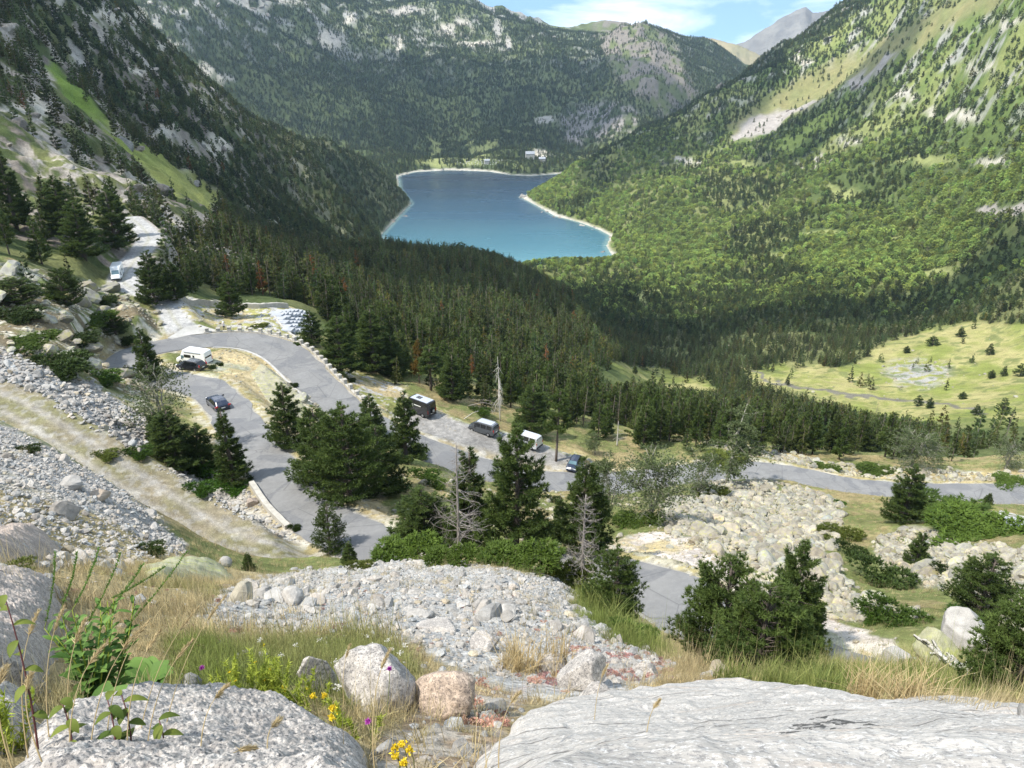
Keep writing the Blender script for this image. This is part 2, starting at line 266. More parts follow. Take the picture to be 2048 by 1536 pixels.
# ------------------------------------------------------------------ what covers the ground where
POLY = {
 'grass_strip': [(80, 135), (112, 142), (170, 212), (240, 288), (290, 312), (350, 343), (442, 405), (425, 432), (335, 402), (270, 325), (188, 255), (128, 208)],
 'meadow': [(1185, 738), (1240, 730), (1330, 742), (1420, 762), (1440, 790), (1300, 770), (1230, 775)],
 'meadow2': [(1485, 740), (1560, 728), (1700, 735), (1760, 690), (1850, 658), (1950, 648), (2350, 645), (2350, 880), (2048, 870), (1940, 870), (1850, 850), (1750, 835), (1660, 812), (1560, 785), (1500, 770)],
 'dome': [(1190, 66), (1235, 45), (1285, 38), (1345, 78), (1375, 150), (1400, 190), (1330, 235), (1270, 190), (1215, 130)],
 'dome_low': [(1130, 215), (1215, 190), (1280, 225), (1260, 275), (1150, 300), (1120, 270)],
 'r_strip': [(1440, 262), (1600, 160), (1800, 62), (1950, -20), (2048, -60), (2048, -5), (1900, 70), (1720, 165), (1600, 235), (1480, 285)],
 'r_scree': [(1455, 278), (1500, 243), (1560, 222), (1625, 196), (1642, 205), (1600, 228), (1560, 252), (1540, 272), (1480, 290)],
 'r_scree2': [(1690, 182), (1770, 118), (1785, 122), (1740, 165), (1700, 190)],
 'r_scree3': [(1950, 425), (2048, 395), (2048, 420), (1990, 440)],
 'r_green': [(1540, 300), (1640, 235), (1720, 200), (1700, 240), (1620, 290), (1560, 315)],
 'rubble_up': [(-200, 660), (0, 700), (60, 722), (150, 752), (250, 812), (330, 880), (285, 900), (200, 868), (100, 800), (0, 772), (-200, 720)],
 'scree_left': [(-300, 820), (0, 850), (60, 872), (150, 925), (250, 985), (335, 1060), (375, 1105), (250, 1135), (-300, 1135)],
 'wall_low': [(285, 925), (420, 950), (480, 985), (545, 985), (625, 1060), (625, 1092), (560, 1075), (450, 1035), (380, 985)],
 'fg_scree': [(400, 1235), (450, 1180), (620, 1138), (800, 1122), (1000, 1135), (1120, 1158), (1215, 1262), (1345, 1330), (1300, 1372), (1180, 1400), (1050, 1400), (920, 1350), (840, 1290), (740, 1262), (600, 1262), (460, 1262)],
 'boulders': [(1325, 1018), (1440, 962), (1530, 962), (1625, 985), (1685, 1010), (1655, 1110), (1720, 1195), (1850, 1230), (1700, 1242), (1600, 1205), (1500, 1150), (1330, 1060)],
 'boulders2': [(1740, 1080), (1830, 1055), (1960, 1088), (2060, 1105), (2300, 1150), (2300, 1290), (2060, 1290), (1960, 1200), (1860, 1170), (1760, 1130)],
 'green_r': [(1690, 1010), (1760, 1000), (1860, 1010), (1960, 1060), (2200, 1100), (2200, 1060), (2000, 1030), (1960, 1000), (1880, 990)],
 'shoulder': [(1190, 1100), (1250, 1075), (1340, 1062), (1450, 1118), (1560, 1185), (1700, 1255), (1900, 1320), (2100, 1360), (1900, 1345), (1700, 1300), (1560, 1240), (1420, 1180), (1330, 1130), (1240, 1118)],
 'far_verge': [(1400, 880), (1540, 905), (1700, 935), (1850, 945), (2300, 950), (2300, 975), (2048, 966), (1900, 968), (1760, 960), (1640, 935), (1545, 925)],
 'island': [(400, 730), (430, 705), (520, 705), (600, 745), (645, 815), (640, 870), (760, 980), (800, 1075), (740, 1060), (640, 960), (560, 860), (500, 790), (440, 760)],
 'island_rock': [(520, 740), (580, 735), (640, 800), (640, 850), (600, 850), (560, 800)],
 'terrace': [(330, 600), (470, 607), (570, 612), (615, 640), (630, 700), (560, 675), (480, 660), (420, 655), (370, 650)],
 'between': [(690, 730), (780, 760), (830, 800), (900, 840), (1000, 870), (1100, 905), (1210, 925), (1100, 935), (1000, 915), (860, 880), (780, 840), (720, 800)],
 'left_slope': [(-400, 520), (60, 540), (220, 575), (320, 620), (330, 690), (255, 720), (290, 760), (330, 860), (250, 800), (150, 745), (60, 715), (-400, 650)],
 'fg_green': [(330, 1290), (560, 1278), (740, 1262), (800, 1300), (860, 1350), (700, 1420), (560, 1400), (330, 1380)],
 'bank_green': [(1130, 1180), (1220, 1190), (1300, 1270), (1350, 1320), (1250, 1300), (1160, 1240)],
 'grass_right': [(1480, 1330), (1620, 1325), (1800, 1335), (2000, 1350), (2100, 1400), (1800, 1410), (1600, 1385), (1480, 1360)],
 'fg_mix': [(840, 1390), (960, 1370), (1060, 1400), (1010, 1450), (985, 1540), (960, 1640), (760, 1640), (740, 1500), (830, 1430)],
 'sedum': [(1150, 1300), (1330, 1325), (1340, 1360), (1210, 1370), (1030, 1380), (980, 1500), (1020, 1400), (1080, 1330)],
}
BARE = [(505, 8, 105, 16), (235, 48, 75, 26), (150, 12, 70, 14), (655, 80, 46, 16), (412, 155, 28, 13), (455, 172, 22, 9), (925, 50, 16, 18), (900, 58, 34, 14), (950, 82, 42, 12), (990, 62, 10, 24), (1010, 85, 8, 18), (700, 48, 18, 8), (795, 90, 7, 20),
        (1090, 240, 30, 9), (1085, 315, 26, 10), (800, 22, 60, 9), (330, 95, 40, 10), (60, 250, 60, 22), (20, 300, 70, 26), (150, 130, 40, 30), (230, 370, 60, 26), (310, 385, 40, 26), (380, 365, 30, 12), (400, 395, 26, 10), (120, 330, 60, 22), (330, 280, 46, 20), (430, 300, 40, 22), (285, 155, 30, 12), (560, 455, 30, 7), (625, 500, 20, 6),
        (1480, 95, 22, 10), (1900, 240, 60, 12), (1960, 150, 40, 10), (1640, 330, 40, 8), (1370, 322, 60, 5), (1700, 300, 30, 8), (1800, 215, 40, 8), (1990, 330, 50, 8), (1600, 130, 30, 6), (2010, 60, 40, 10)]
GLADE = [(866, 300, 9, 34), (865, 333, 42, 8), (935, 284, 16, 6), (965, 300, 26, 9), (980, 292, 16, 8), (960, 327, 48, 8), (1310, 585, 26, 8), (1290, 597, 20, 7), (1560, 512, 30, 6), (1450, 700, 30, 5), (1890, 545, 60, 8), (1700, 380, 70, 9), (1500, 330, 50, 7), (1650, 470, 60, 7), (1850, 330, 70, 12), (1750, 270, 60, 8)]
NEARD = 60

def msk(name, u, v, soft=10):
    P = np.array(POLY[name], float); lo, hi = P.min(0) - soft, P.max(0) + soft
    out = np.zeros(u.shape); k = np.where((u > lo[0]) & (u < hi[0]) & (v > lo[1]) & (v < hi[1]))[0]
    if len(k):
        d = dist_poly(u[k], v[k], P); i = in_poly(u[k], v[k], P); out[k] = sstep(-soft, soft, np.where(i, d, -d))
    return out

def blobs(L, u, v):
    out = np.zeros(u.shape)
    for a, b, c, d in L: out = np.maximum(out, 1 - sstep(0.5, 1.25, np.hypot((u - a) / c, (v - b) / d)))
    return out

def warp_uv(x, y, u, v, r):
    az = np.arctan2(x, y); lr = np.log(r) * .75; wx = (fbm(az, lr, 0.03, 3, 5) - 0.5) * 30 + (fbm(x, y, 3.0, 2, 8) - 0.5) * 18 * (r < 300)
    wy = (fbm(az, lr, 0.025, 3, 6) - 0.5) * 20 + (fbm(x, y, 2.0, 2, 9) - 0.5) * 10 * (r < 300)
    return u + wx, v + wy

def ROUGH(x, y, u, v, r):
    k = np.ones(x.shape)
    k = np.where((r > 330) & (r < 700) & (u > 1180) & (v > 640), 0.25, k)
    k = np.where((r > 60) & (r < 330), 0.5, k)
    k = np.where((r > 25) & (r <= 60), 0.6, k)
    k = np.where((r <= 25), 0.75, k)
    k = np.where((r > 650) & (r < 1150) & (u > 1150), 0.4, k)
    k = np.where((r > 1150) & (u < 760) & (r < 2000), 1.0, k)
    k = np.where((r < 900) & (u < 560) & (v < 470), 1.5, k)
    return k

def field(x, y, z, u, v, r):
    """ground colour and cover densities at many points (unseen ground takes the cover of its surroundings)"""
    U, V = warp_uv(x, y, u, v, r)
    n1 = fbm(x, y, 1.0, 3, 11); az = np.arctan2(x, y); lr = np.log(r) * .75; n2 = fbm(az, lr, .05, 4, 12); n3 = fbm(x, y, 7.0, 4, 13); n4 = fbm(az, lr, .012, 3, 14)
    c = np.zeros((len(x), 3)); T = np.zeros(len(x)); B = np.zeros(len(x))      # T: forest, B: share of broad-leaved trees
    def put(m, col, tree=None, broad=None):
        nonlocal c, T, B
        m = np.clip(m, 0, 1); col = np.asarray(col, float)
        c = c * (1 - m[:, None]) + (col if col.ndim == 2 else col[None]) * m[:, None]
        if tree is not None: T = T * (1 - m) + tree * m
        if broad is not None: B = B * (1 - m) + broad * m
    floor = np.array([.065, .085, .03]); rock = np.array([.36, .35, .33]); dry = np.array([.37, .30, .155]); green = np.array([.13, .175, .045])
    def lerp(a, b, k): k = np.clip(k, 0, 1)[:, None]; return a[None] * (1 - k) + b[None] * k
    put(np.ones(len(x)), lerp(floor, np.array([.14, .15, .06]), sstep(.45, .65, n2)), 1.0, 0.0)
    far = sstep(1000, 1250, r)
    back = (r > 2000) & (y > 1500)
    left = (u < 860) & (r < 1950) & (v < 560) & (r > 170)
    right = (u > 1000) & (r > 700) & (r < 2600) & ~back
    # left mountain: broken rock with pines
    put(left * sstep(.44, .56, n4) * np.clip(1.15 - (u - 380) / 330, 0.1, 1), lerp(np.array([.17, .145, .12]), np.array([.36, .325, .28]), sstep(.35, .7, n2)), 0.42)
    T = np.where(left & (r < 330), T * .75, T)
    put(back * sstep(.55, .66, n4) * np.clip((190 - v) / 160, 0, 1) * .9, rock * 1.0, 0.45)
    put(back * sstep(.5, .6, n2) * .5, [.12, .16, .06])
    hi = np.clip((360 - v) / 200, 0, 1)
    put(right * np.clip(.25 + hi, 0, 1) * 1.0, lerp(np.array([.12, .165, .045]), np.array([.21, .235, .08]), sstep(.4, .65, n2)))
    T = np.where(right, 1.0 - .45 * hi * sstep(.35, .6, n2), T)
    B = np.where(right, sstep(.35, .62, fbm(az, lr, .09, 3, 21)) * np.clip((v - 240) / 120, 0.1, 1) * np.clip((600 - v) / 80, .1, 1), B)
    put(right * sstep(.60, .68, n4) * hi * .8, rock * .95, .5)
    for nme, col, tr in (('dome', lerp(np.array([.21, .185, .155]), np.array([.13, .15, .06]), sstep(.5, .6, n4)), .16), ('dome_low', lerp(np.array([.25, .23, .21]), floor, sstep(.45, .6, n4)), .4)):
        put(msk(nme, U, V, 10) * back, col, tr)
    put(msk('r_strip', U, V, 12) * right, lerp(np.array([.17, .19, .075]), np.array([.24, .22, .10]), n4 * 1.2), .06)
    for nme in ('r_scree', 'r_scree2', 'r_scree3'): put(msk(nme, U, V, 4) * right, lerp(np.array([.30, .27, .245]), np.array([.36, .33, .30]), n4), .03)
    put(msk('r_green', U, V, 14) * right, [.22, .27, .07], .3)
    put(blobs(BARE, U, V) * sstep(.30, .46, n4) * (r > 300), lerp(np.array([.50, .46, .38]), np.array([.36, .34, .30]), sstep(.4, .7, n2)), .10)
    put(blobs(GLADE, U, V) * (r > 600), [.24, .26, .10], .12)
    put(msk('grass_strip', U, V, 5) * (r > 300) * (r < 950), lerp(np.array([.16, .23, .045]), np.array([.27, .28, .085]), np.clip((v - 220) / 160, 0, 1)), .015)
    # meadow on the valley floor
    mead = np.maximum(msk('meadow', U, V, 7), msk('meadow2', U, V, 8)) * (r > 300) * (r < 760)
    put(mead, lerp(np.array([.20, .225, .06]), np.array([.33, .30, .13]), sstep(.35, .62, n2 * .6 + n4 * .4)), .012)
    put(mead * (1 - sstep(.6, 1.2, np.hypot((U - 1835) / 72, (V - 745) / 34))) * sstep(.36, .5, n4), rock * .9, 0)
    put(mead * sstep(.60, .68, n4) * .7, [.10, .135, .04], .05)
    put(mead * (1 - sstep(1.5, 3.5, np.abs(V - np.interp(U, [1490, 1540, 1600, 1700, 1760, 1830, 1950], [735, 762, 780, 792, 800, 803, 822])))) * (U > 1490) * (U < 1980), [.16, .15, .12], 0)
    # near ground, around the roads
    near = r < 330
    base = lerp(np.array([.15, .17, .06]), dry * .78, sstep(.46, .68, n3 * .7 + n1 * .3))
    dry2 = lerp(dry, np.array([.48, .40, .26]), n1)
    put(((r < 150) & near).astype(float), base, .0)
    put((near & (r >= 150) & (u > 640) & (v > 560)).astype(float) * .6, floor * 1.3)
    gravel = lerp(np.array([.40, .38, .35]), np.array([.54, .52, .49]), n1); pinkg = lerp(np.array([.42, .38, .34]), np.array([.56, .49, .43]), n1)
    nr = (r < 170).astype(float)
    put(msk('left_slope', U, V, 10) * nr, lerp(np.array([.17, .14, .09]), np.array([.14, .17, .06]), sstep(.4, .6, n3)), .0)
    put(msk('left_slope', U, V, 10) * nr * sstep(.50, .58, n1 * .5 + n3 * .5), lerp(np.array([.42, .39, .33]), np.array([.52, .49, .40]), n1), 0)
    put(msk('terrace', U, V, 5) * nr, lerp(dry2.mean(0), np.array([.30, .29, .11]), sstep(.4, .6, n3)), 0)
    put(msk('terrace', U, V, 5) * nr * sstep(.52, .6, n1), rock * 1.2)
    put(msk('between', U, V, 6) * nr, dry2, 0); put(msk('between', U, V, 6) * nr * sstep(.5, .58, n3), [.22, .23, .08], 0); put(msk('between', U, V, 6) * nr * sstep(.56, .62, n1), rock * 1.2, 0)
    put(msk('island', U, V, 5) * nr, dry2, 0); put(msk('island', U, V, 6) * nr * sstep(.52, .6, n3), lerp(np.array([.26, .26, .10]), rock, n1), 0)
    put(msk('island_rock', U, V, 6) * nr * sstep(.3, .45, n3), lerp(np.array([.40, .38, .29]), np.array([.50, .47, .38]), n1), 0)
    put(msk('far_verge', U, V, 5) * nr, lerp(np.array([.46, .43, .35]), dry, sstep(.45, .55, n1)), 0)
    for nme in ('boulders', 'boulders2'): put(msk(nme, U, V, 8) * nr, lerp(np.array([.30, .28, .22]), np.array([.14, .16, .06]), sstep(.5, .6, n3)), 0)
    put(msk('green_r', U, V, 8) * nr, lerp(np.array([.11, .15, .04]), np.array([.30, .27, .11]), sstep(.5, .64, n3)), 0)
    put(msk('shoulder', U, V, 5) * nr, pinkg, 0); put(msk('shoulder', U, V, 5) * nr * sstep(.50, .60, n3), dry2, 0)
    put(msk('rubble_up', U, V, 6) * nr, lerp(np.array([.24, .235, .23]), np.array([.40, .39, .37]), n1), 0)
    put(msk('scree_left', U, V, 8) * nr, lerp(np.array([.27, .262, .25]), np.array([.42, .40, .375]), n1), 0)
    put(msk('scree_left', U, V, 8) * nr * sstep(.56, .64, n3), lerp(np.array([.36, .31, .2]), gravel.mean(0), n1), 0)
    put(msk('wall_low', U, V, 5) * nr, lerp(np.array([.29, .275, .25]), np.array([.42, .40, .37]), n1), 0)
    fg = r < 30
    dryfg = lerp(np.array([.40, .32, .17]), np.array([.30, .25, .14]), n1)
    put(fg.astype(float), dryfg, 0)
    put(msk('fg_scree', U, V, 14) * (r < 34), lerp(np.array([.34, .335, .32]), np.array([.50, .49, .47]), fbm(x, y, .15, 3, 31)), 0)
    put(msk('fg_green', U, V, 14) * (r < 20), lerp(np.array([.16, .17, .06]), np.array([.26, .23, .11]), n1), 0)
    put(msk('bank_green', U, V, 10) * (r < 36), [.09, .13, .03], 0)
    put(msk('grass_right', U, V, 10) * (r < 26), lerp(np.array([.20, .19, .07]), np.array([.34, .28, .13]), n1), 0)
    put(msk('fg_mix', U, V, 14) * (r < 16) * .8, lerp(np.array([.42, .38, .34]), np.array([.30, .22, .16]), sstep(.45, .65, fbm(x, y, .15, 3, 35))), 0)
    put(msk('sedum', U, V, 14) * (r < 16) * .7, lerp(np.array([.50, .44, .40]), np.array([.36, .22, .17]), sstep(.5, .7, fbm(x, y, .2, 3, 33))), 0)
    # along roads and tracks
    for S, kind in ((SP_LOW, 'low'), (SP_UP, 'up'), (SP_PARK, 'park'), (SP_ROAD, 'road')):
        d, zz, hw = seg_field(S, x, y, 9)
        e = d - hw
        if kind == 'road':
            put((1 - sstep(.1, 2.4 + 1.2 * n3, e)) * .75, lerp(dry, np.array([.50, .46, .38]), sstep(.4, .6, n1)), 0)
            put(1 - sstep(-.2, .5, e), [.30, .29, .27], 0); T = np.where(e < 3.5, 0, T)
        elif kind == 'low':
            put(1 - sstep(.2, 1.8, e), lerp(np.array([.245, .21, .145]), np.array([.19, .18, .095]), sstep(.4, .6, n3)), 0)
            ru = np.exp(-((d - 0.95) / .42) ** 2); put(ru * (1 - sstep(.0, 1., e)) * .85, lerp(np.array([.27, .245, .205]), np.array([.36, .335, .295]), n1), 0)
            put((1 - sstep(.2, 1.4, e)) * sstep(.50, .62, fbm(x, y, .5, 3, 44)) * .5, gravel * .72, 0)
        elif kind == 'up':
            put(1 - sstep(-.3, .5, e), lerp(np.array([.32, .32, .315]), np.array([.42, .41, .395]), n1), 0); put(np.exp(-(d / .35) ** 2) * (1 - sstep(-.3, .5, e)) * .5, [.30, .29, .2], 0); T = np.where(e < 2, 0, T)
        else:
            put(1 - sstep(-.6, 1.0, e + (n1 - .5) * 2), lerp(np.array([.19, .185, .178]), np.array([.31, .295, .275]), n1), 0); T = np.where(e < 3, 0, T)
    # lake shore
    dl = dist_poly(x, y, LAKE); shore = (r > 900) & (z < 9)
    put(shore * (1 - sstep(.8, 3.6, z + (n2 - .5) * 5)) * (1 - sstep(8, 24, dl + (n4 - .5) * 22)), lerp(np.array([.36, .34, .29]), np.array([.50, .47, .41]), n4), 0)
    T = np.where((r > 900) & (z < 2.5), 0, T); T = np.where((dl < 45) & (r < 1250) & (u < 1195), 0, T)
    T = np.where(near & (r < 150), 0, T); T = np.clip(T, 0, 1)
    T = T * np.where(mead > .5, 1, 1)
    return np.clip(c, .01, .9), T, B
# ------------------------------------------------------------------ ground look-up
GX, GY, GZ, GU, GV, GR = build_grid()
G2 = GZ.reshape(NAZ, NLR); SL = ((GZ - EYE) / GR).reshape(NAZ, NLR); SMAX = np.maximum.accumulate(SL, 1); RLR = np.exp(LR)

def zat(x, y):
    """height of the ground mesh under (x, y)"""
    x = np.asarray(x, float); y = np.asarray(y, float)
    az = np.clip(np.arctan2(x, y), AZ[0] + 1e-6, AZ[-1] - 1e-6); lr = np.clip(np.log(np.maximum(np.hypot(x, y), 1e-6)), LR[0] + 1e-6, LR[-1] - 1e-6)
    i = np.clip(np.searchsorted(AZ, az) - 1, 0, NAZ - 2); j = np.clip(np.searchsorted(LR, lr) - 1, 0, NLR - 2)
    fa = (az - AZ[i]) / (AZ[i + 1] - AZ[i]); fl = (lr - LR[j]) / (LR[j + 1] - LR[j])
    return G2[i, j] * (1 - fa) * (1 - fl) + G2[i + 1, j] * fa * (1 - fl) + G2[i, j + 1] * (1 - fa) * fl + G2[i + 1, j + 1] * fa * fl

def at(u, v, rmin=0.0):
    """the ground point seen at photo position (u, v)"""
    az, t = ray(u, v); i = int(np.clip(np.searchsorted(AZ, az), 1, NAZ - 1)); j0 = int(np.searchsorted(LR, math.log(max(rmin, 0.6))))
    row = SL[i] if rmin > 0 else SMAX[i]
    k = j0 + int(np.argmax(row[j0:] >= t)) if (row[j0:] >= t).any() else NLR - 1
    r = RLR[k]; x, y = r * math.sin(az), r * math.cos(az)
    return np.array([x, y, float(zat(x, y))])

def height_for(p, vtop):
    """how tall a thing at p must be to reach photo row vtop"""
    lo, hi = 0.0, 60.0
    for _ in range(30):
        m = (lo + hi) / 2
        if project(p[0], p[1], p[2] + m)[1] > vtop: lo = m
        else: hi = m
    return lo

def slant(p): return math.sqrt(p[0] ** 2 + p[1] ** 2 + (p[2] - EYE) ** 2)

# ------------------------------------------------------------------ meshes
def frame(d):
    d = d / np.maximum(np.linalg.norm(d, axis=-1, keepdims=True), 1e-9)
    a = np.where(np.abs(d[..., 2:3]) < 0.9, np.array([0, 0, 1.0]), np.array([1.0, 0, 0]))
    s = np.cross(d, a); s /= np.maximum(np.linalg.norm(s, axis=-1, keepdims=True), 1e-9)
    return d, s, np.cross(s, d)

class MB:
    """collects polygons for one mesh"""
    def __init__(self): self.V = []; self.F = []; self.n = 0; self.S = []
    def add(self, V, F, mat=0, shade=0.5, smooth=False):
        V = np.asarray(V, float).reshape(-1, 3); F = np.asarray(F, int)
        self.V.append(V); self.S.append(np.broadcast_to(np.asarray(shade, float), (len(V),)).copy())
        self.F.append((F + self.n, mat, smooth)); self.n += len(V); return self
    def box(self, c, s, rz=0.0, mat=0, taper=1.0, shade=.5):
        x, y, z = np.array(s) / 2; V = np.array([(-x, -y, -z), (x, -y, -z), (x, y, -z), (-x, y, -z), (-x * taper, -y * taper, z), (x * taper, -y * taper, z), (x * taper, y * taper, z), (-x * taper, y * taper, z)])
        ca, sa = math.cos(rz), math.sin(rz); V = np.stack([V[:, 0] * ca - V[:, 1] * sa, V[:, 0] * sa + V[:, 1] * ca, V[:, 2]], 1) + np.array(c)
        return self.add(V, [(0, 3, 2, 1), (4, 5, 6, 7), (0, 1, 5, 4), (1, 2, 6, 5), (2, 3, 7, 6), (3, 0, 4, 7)], mat, shade)
    def tube(self, P, R, k=5, mat=0, shade=0.5, cap=True):
        P = np.asarray(P, float); n = len(P); R = np.broadcast_to(np.asarray(R, float), (n,))
        d = np.gradient(P, axis=0); d, s, u = frame(d)
        a = np.arange(k) * 2 * math.pi / k
        V = P[:, None] + R[:, None, None] * (np.cos(a)[None, :, None] * s[:, None] + np.sin(a)[None, :, None] * u[:, None])
        i = np.arange(n - 1)[:, None] * k; j = np.arange(k)[None]; j2 = (j + 1) % k
        F = np.stack([i + j, i + j2, i + k + j2, i + k + j], -1).reshape(-1, 4)
        self.add(V.reshape(-1, 3), F, mat, shade, True)
        if cap and k > 3:
            c = self.n; self.add(np.vstack([P[:1], P[-1:]]), np.zeros((0, 3), int), mat, shade)
            F = [(c, c - n * k + (q + 1) % k, c - n * k + q) for q in range(k)] + [(c + 1, c - k + q, c - k + (q + 1) % k) for q in range(k)]
            self.F.append((np.array(F), mat, True))
        return self
    def tubes(self, A, B, ra, rb, mat=0, shade=0.5, bend=None):
        """many three-sided twigs at once, from A to B"""
        A = np.asarray(A, float); B = np.asarray(B, float); m = len(A)
        if m == 0: return self
        ra = np.broadcast_to(ra, (m,)); rb = np.broadcast_to(rb, (m,))
        d, s, u = frame(B - A); a = np.arange(3) * 2 * math.pi / 3
        ring = np.cos(a)[None, :, None] * s[:, None] + np.sin(a)[None, :, None] * u[:, None]
        V = np.concatenate([A[:, None] + ring * ra[:, None, None], B[:, None] + ring * rb[:, None, None]], 1).reshape(-1, 3)
        b = np.arange(m)[:, None] * 6
        F = np.stack([np.stack([b[:, 0] + q, b[:, 0] + (q + 1) % 3, b[:, 0] + 3 + (q + 1) % 3, b[:, 0] + 3 + q], 1) for q in range(3)], 1).reshape(-1, 4)
        return self.add(V, F, mat, np.repeat(np.broadcast_to(shade, (m,)), 6), True)
    def lathe(self, prof, k=16, c=(0, 0, 0), axis='z', mat=0):
        a = np.arange(k) * 2 * math.pi / k; pr = np.array(prof, float); n = len(pr)
        V = np.stack([pr[:, None, 0] * np.cos(a), pr[:, None, 0] * np.sin(a), np.repeat(pr[:, 1:2], k, 1)], -1).reshape(-1, 3)
        if axis == 'y': V = V[:, [0, 2, 1]] * np.array([1, 1, -1])
        i = np.arange(n - 1)[:, None] * k; j = np.arange(k)[None]; j2 = (j + 1) % k
        return self.add(V + np.array(c), np.stack([i + j, i + j2, i + k + j2, i + k + j], -1).reshape(-1, 4), mat, .5, True)
    def mesh(self, name, mats, attrs=None):
        me = bpy.data.meshes.new(name); V = np.vstack(self.V) if self.V else np.zeros((0, 3))
        me.vertices.add(len(V)); me.vertices.foreach_set('co', V.astype(np.float32).ravel())
        Fs = [(f, m, s) for f, m, s in self.F if len(f)]
        if Fs:
            idx = np.concatenate([f.ravel() for f, _, _ in Fs]); sz = np.concatenate([np.full(len(f), f.shape[1]) for f, _, _ in Fs])
            me.loops.add(len(idx)); me.loops.foreach_set('vertex_index', idx.astype(np.int32))
            me.polygons.add(len(sz)); me.polygons.foreach_set('loop_start', np.r_[0, np.cumsum(sz)[:-1]].astype(np.int32))
            me.polygons.foreach_set('material_index', np.concatenate([np.full(len(f), m) for f, m, _ in Fs]).astype(np.int32))
            me.update(calc_edges=True)
            me.polygons.foreach_set('use_smooth', np.concatenate([np.full(len(f), s) for f, _, s in Fs]))
        S = np.concatenate(self.S) if self.S else np.zeros(0)
        a = me.attributes.new('shade', 'FLOAT', 'POINT'); a.data.foreach_set('value', S.astype(np.float32))
        for m in mats if isinstance(mats, (list, tuple)) else [mats]: me.materials.append(m)
        me.update(); return me
    def obj(self, name, mats, parent=None, **kw):
        o = bpy.data.objects.new(name, self.mesh(name, mats)); COL.objects.link(o)
        if parent is not None: o.parent = parent
        for k, v in kw.items(): o[k] = v
        return o

def thing(name, label, cat, loc=(0, 0, 0), rz=0.0, group=None):
    o = bpy.data.objects.new(name, None); COL.objects.link(o); o.empty_display_size = 0.3
    o.location = loc; o.rotation_euler = (0, 0, rz); o['label'] = label; o['category'] = cat
    if group: o['group'] = group
    return o

def tag(o, label, cat, group=None, kind=None):
    o['label'] = label; o['category'] = cat
    if group: o['group'] = group
    if kind: o['kind'] = kind
    return o

def dup(root, loc, rot=(0, 0, 0), scale=(1, 1, 1), label=None, group=None, color=None):
    """a copy of a thing with copies of its parts and sub-parts (mesh data shared)"""
    r = root.copy(); COL.objects.link(r); r.pop('_proto', None); r.location = loc; r.rotation_euler = rot; r.scale = scale
    if label: r['label'] = label
    if group: r['group'] = group
    if color is not None: r.color = color
    def rec(src, dst):
        for ch in src.children:
            c = ch.copy(); COL.objects.link(c); c.parent = dst
            if color is not None: c.color = color
            rec(ch, c)
    rec(root, r)
    return r

# ------------------------------------------------------------------ materials
def new_mat(name):
    m = bpy.data.materials.new(name); m.use_nodes = True; m.node_tree.nodes.clear(); return m, m.node_tree
def N(t, typ, **kw):
    n = t.nodes.new(typ)
    for k, v in kw.items():
        if k.startswith('i_'):
            n.inputs[k[2:].replace('_', ' ')].default_value = v
        else: setattr(n, k, v)
    return n
def noise(t, scale, detail=4, rough=.55, co=None, dist=0):
    n = N(t, 'ShaderNodeTexNoise'); n.inputs['Scale'].default_value = scale; n.inputs['Detail'].default_value = detail; n.inputs['Roughness'].default_value = rough; n.inputs['Distortion'].default_value = dist
    if co: t.links.new(co, n.inputs['Vector'])
    return n.outputs['Fac']
def voro(t, scale, co=None, feat='F1', out='Distance'):
    n = N(t, 'ShaderNodeTexVoronoi', feature=feat); n.inputs['Scale'].default_value = scale
    if co: t.links.new(co, n.inputs['Vector'])
    return n.outputs[out]
def ramp(t, fac, stops):
    n = N(t, 'ShaderNodeValToRGB'); t.links.new(fac, n.inputs[0]); e = n.color_ramp.elements
    while len(e) < len(stops): e.new(0.5)
    for q, (p, c) in zip(e, stops):
        q.position = p; q.color = (c, c, c, 1) if not isinstance(c, tuple) else (*c, 1)
    return n.outputs[0]
def mixc(t, fac, a, b, mode='MIX'):
    n = N(t, 'ShaderNodeMix', data_type='RGBA', blend_type=mode)
    for i, q in ((0, fac), (6, a), (7, b)):
        if isinstance(q, (int, float)): n.inputs[i].default_value = q
        elif isinstance(q, tuple): n.inputs[i].default_value = (*q, 1)
        else: t.links.new(q, n.inputs[i])
    return n.outputs[2]
def math_(t, op, a, b=0.0):
    n = N(t, 'ShaderNodeMath', operation=op)
    for i, q in ((0, a), (1, b)):
        if isinstance(q, (int, float)): n.inputs[i].default_value = q
        else: t.links.new(q, n.inputs[i])
    return n.outputs[0]
def attr(t, name, typ='GEOMETRY', out='Color'):
    return N(t, 'ShaderNodeAttribute', attribute_name=name, attribute_type=typ).outputs[out]
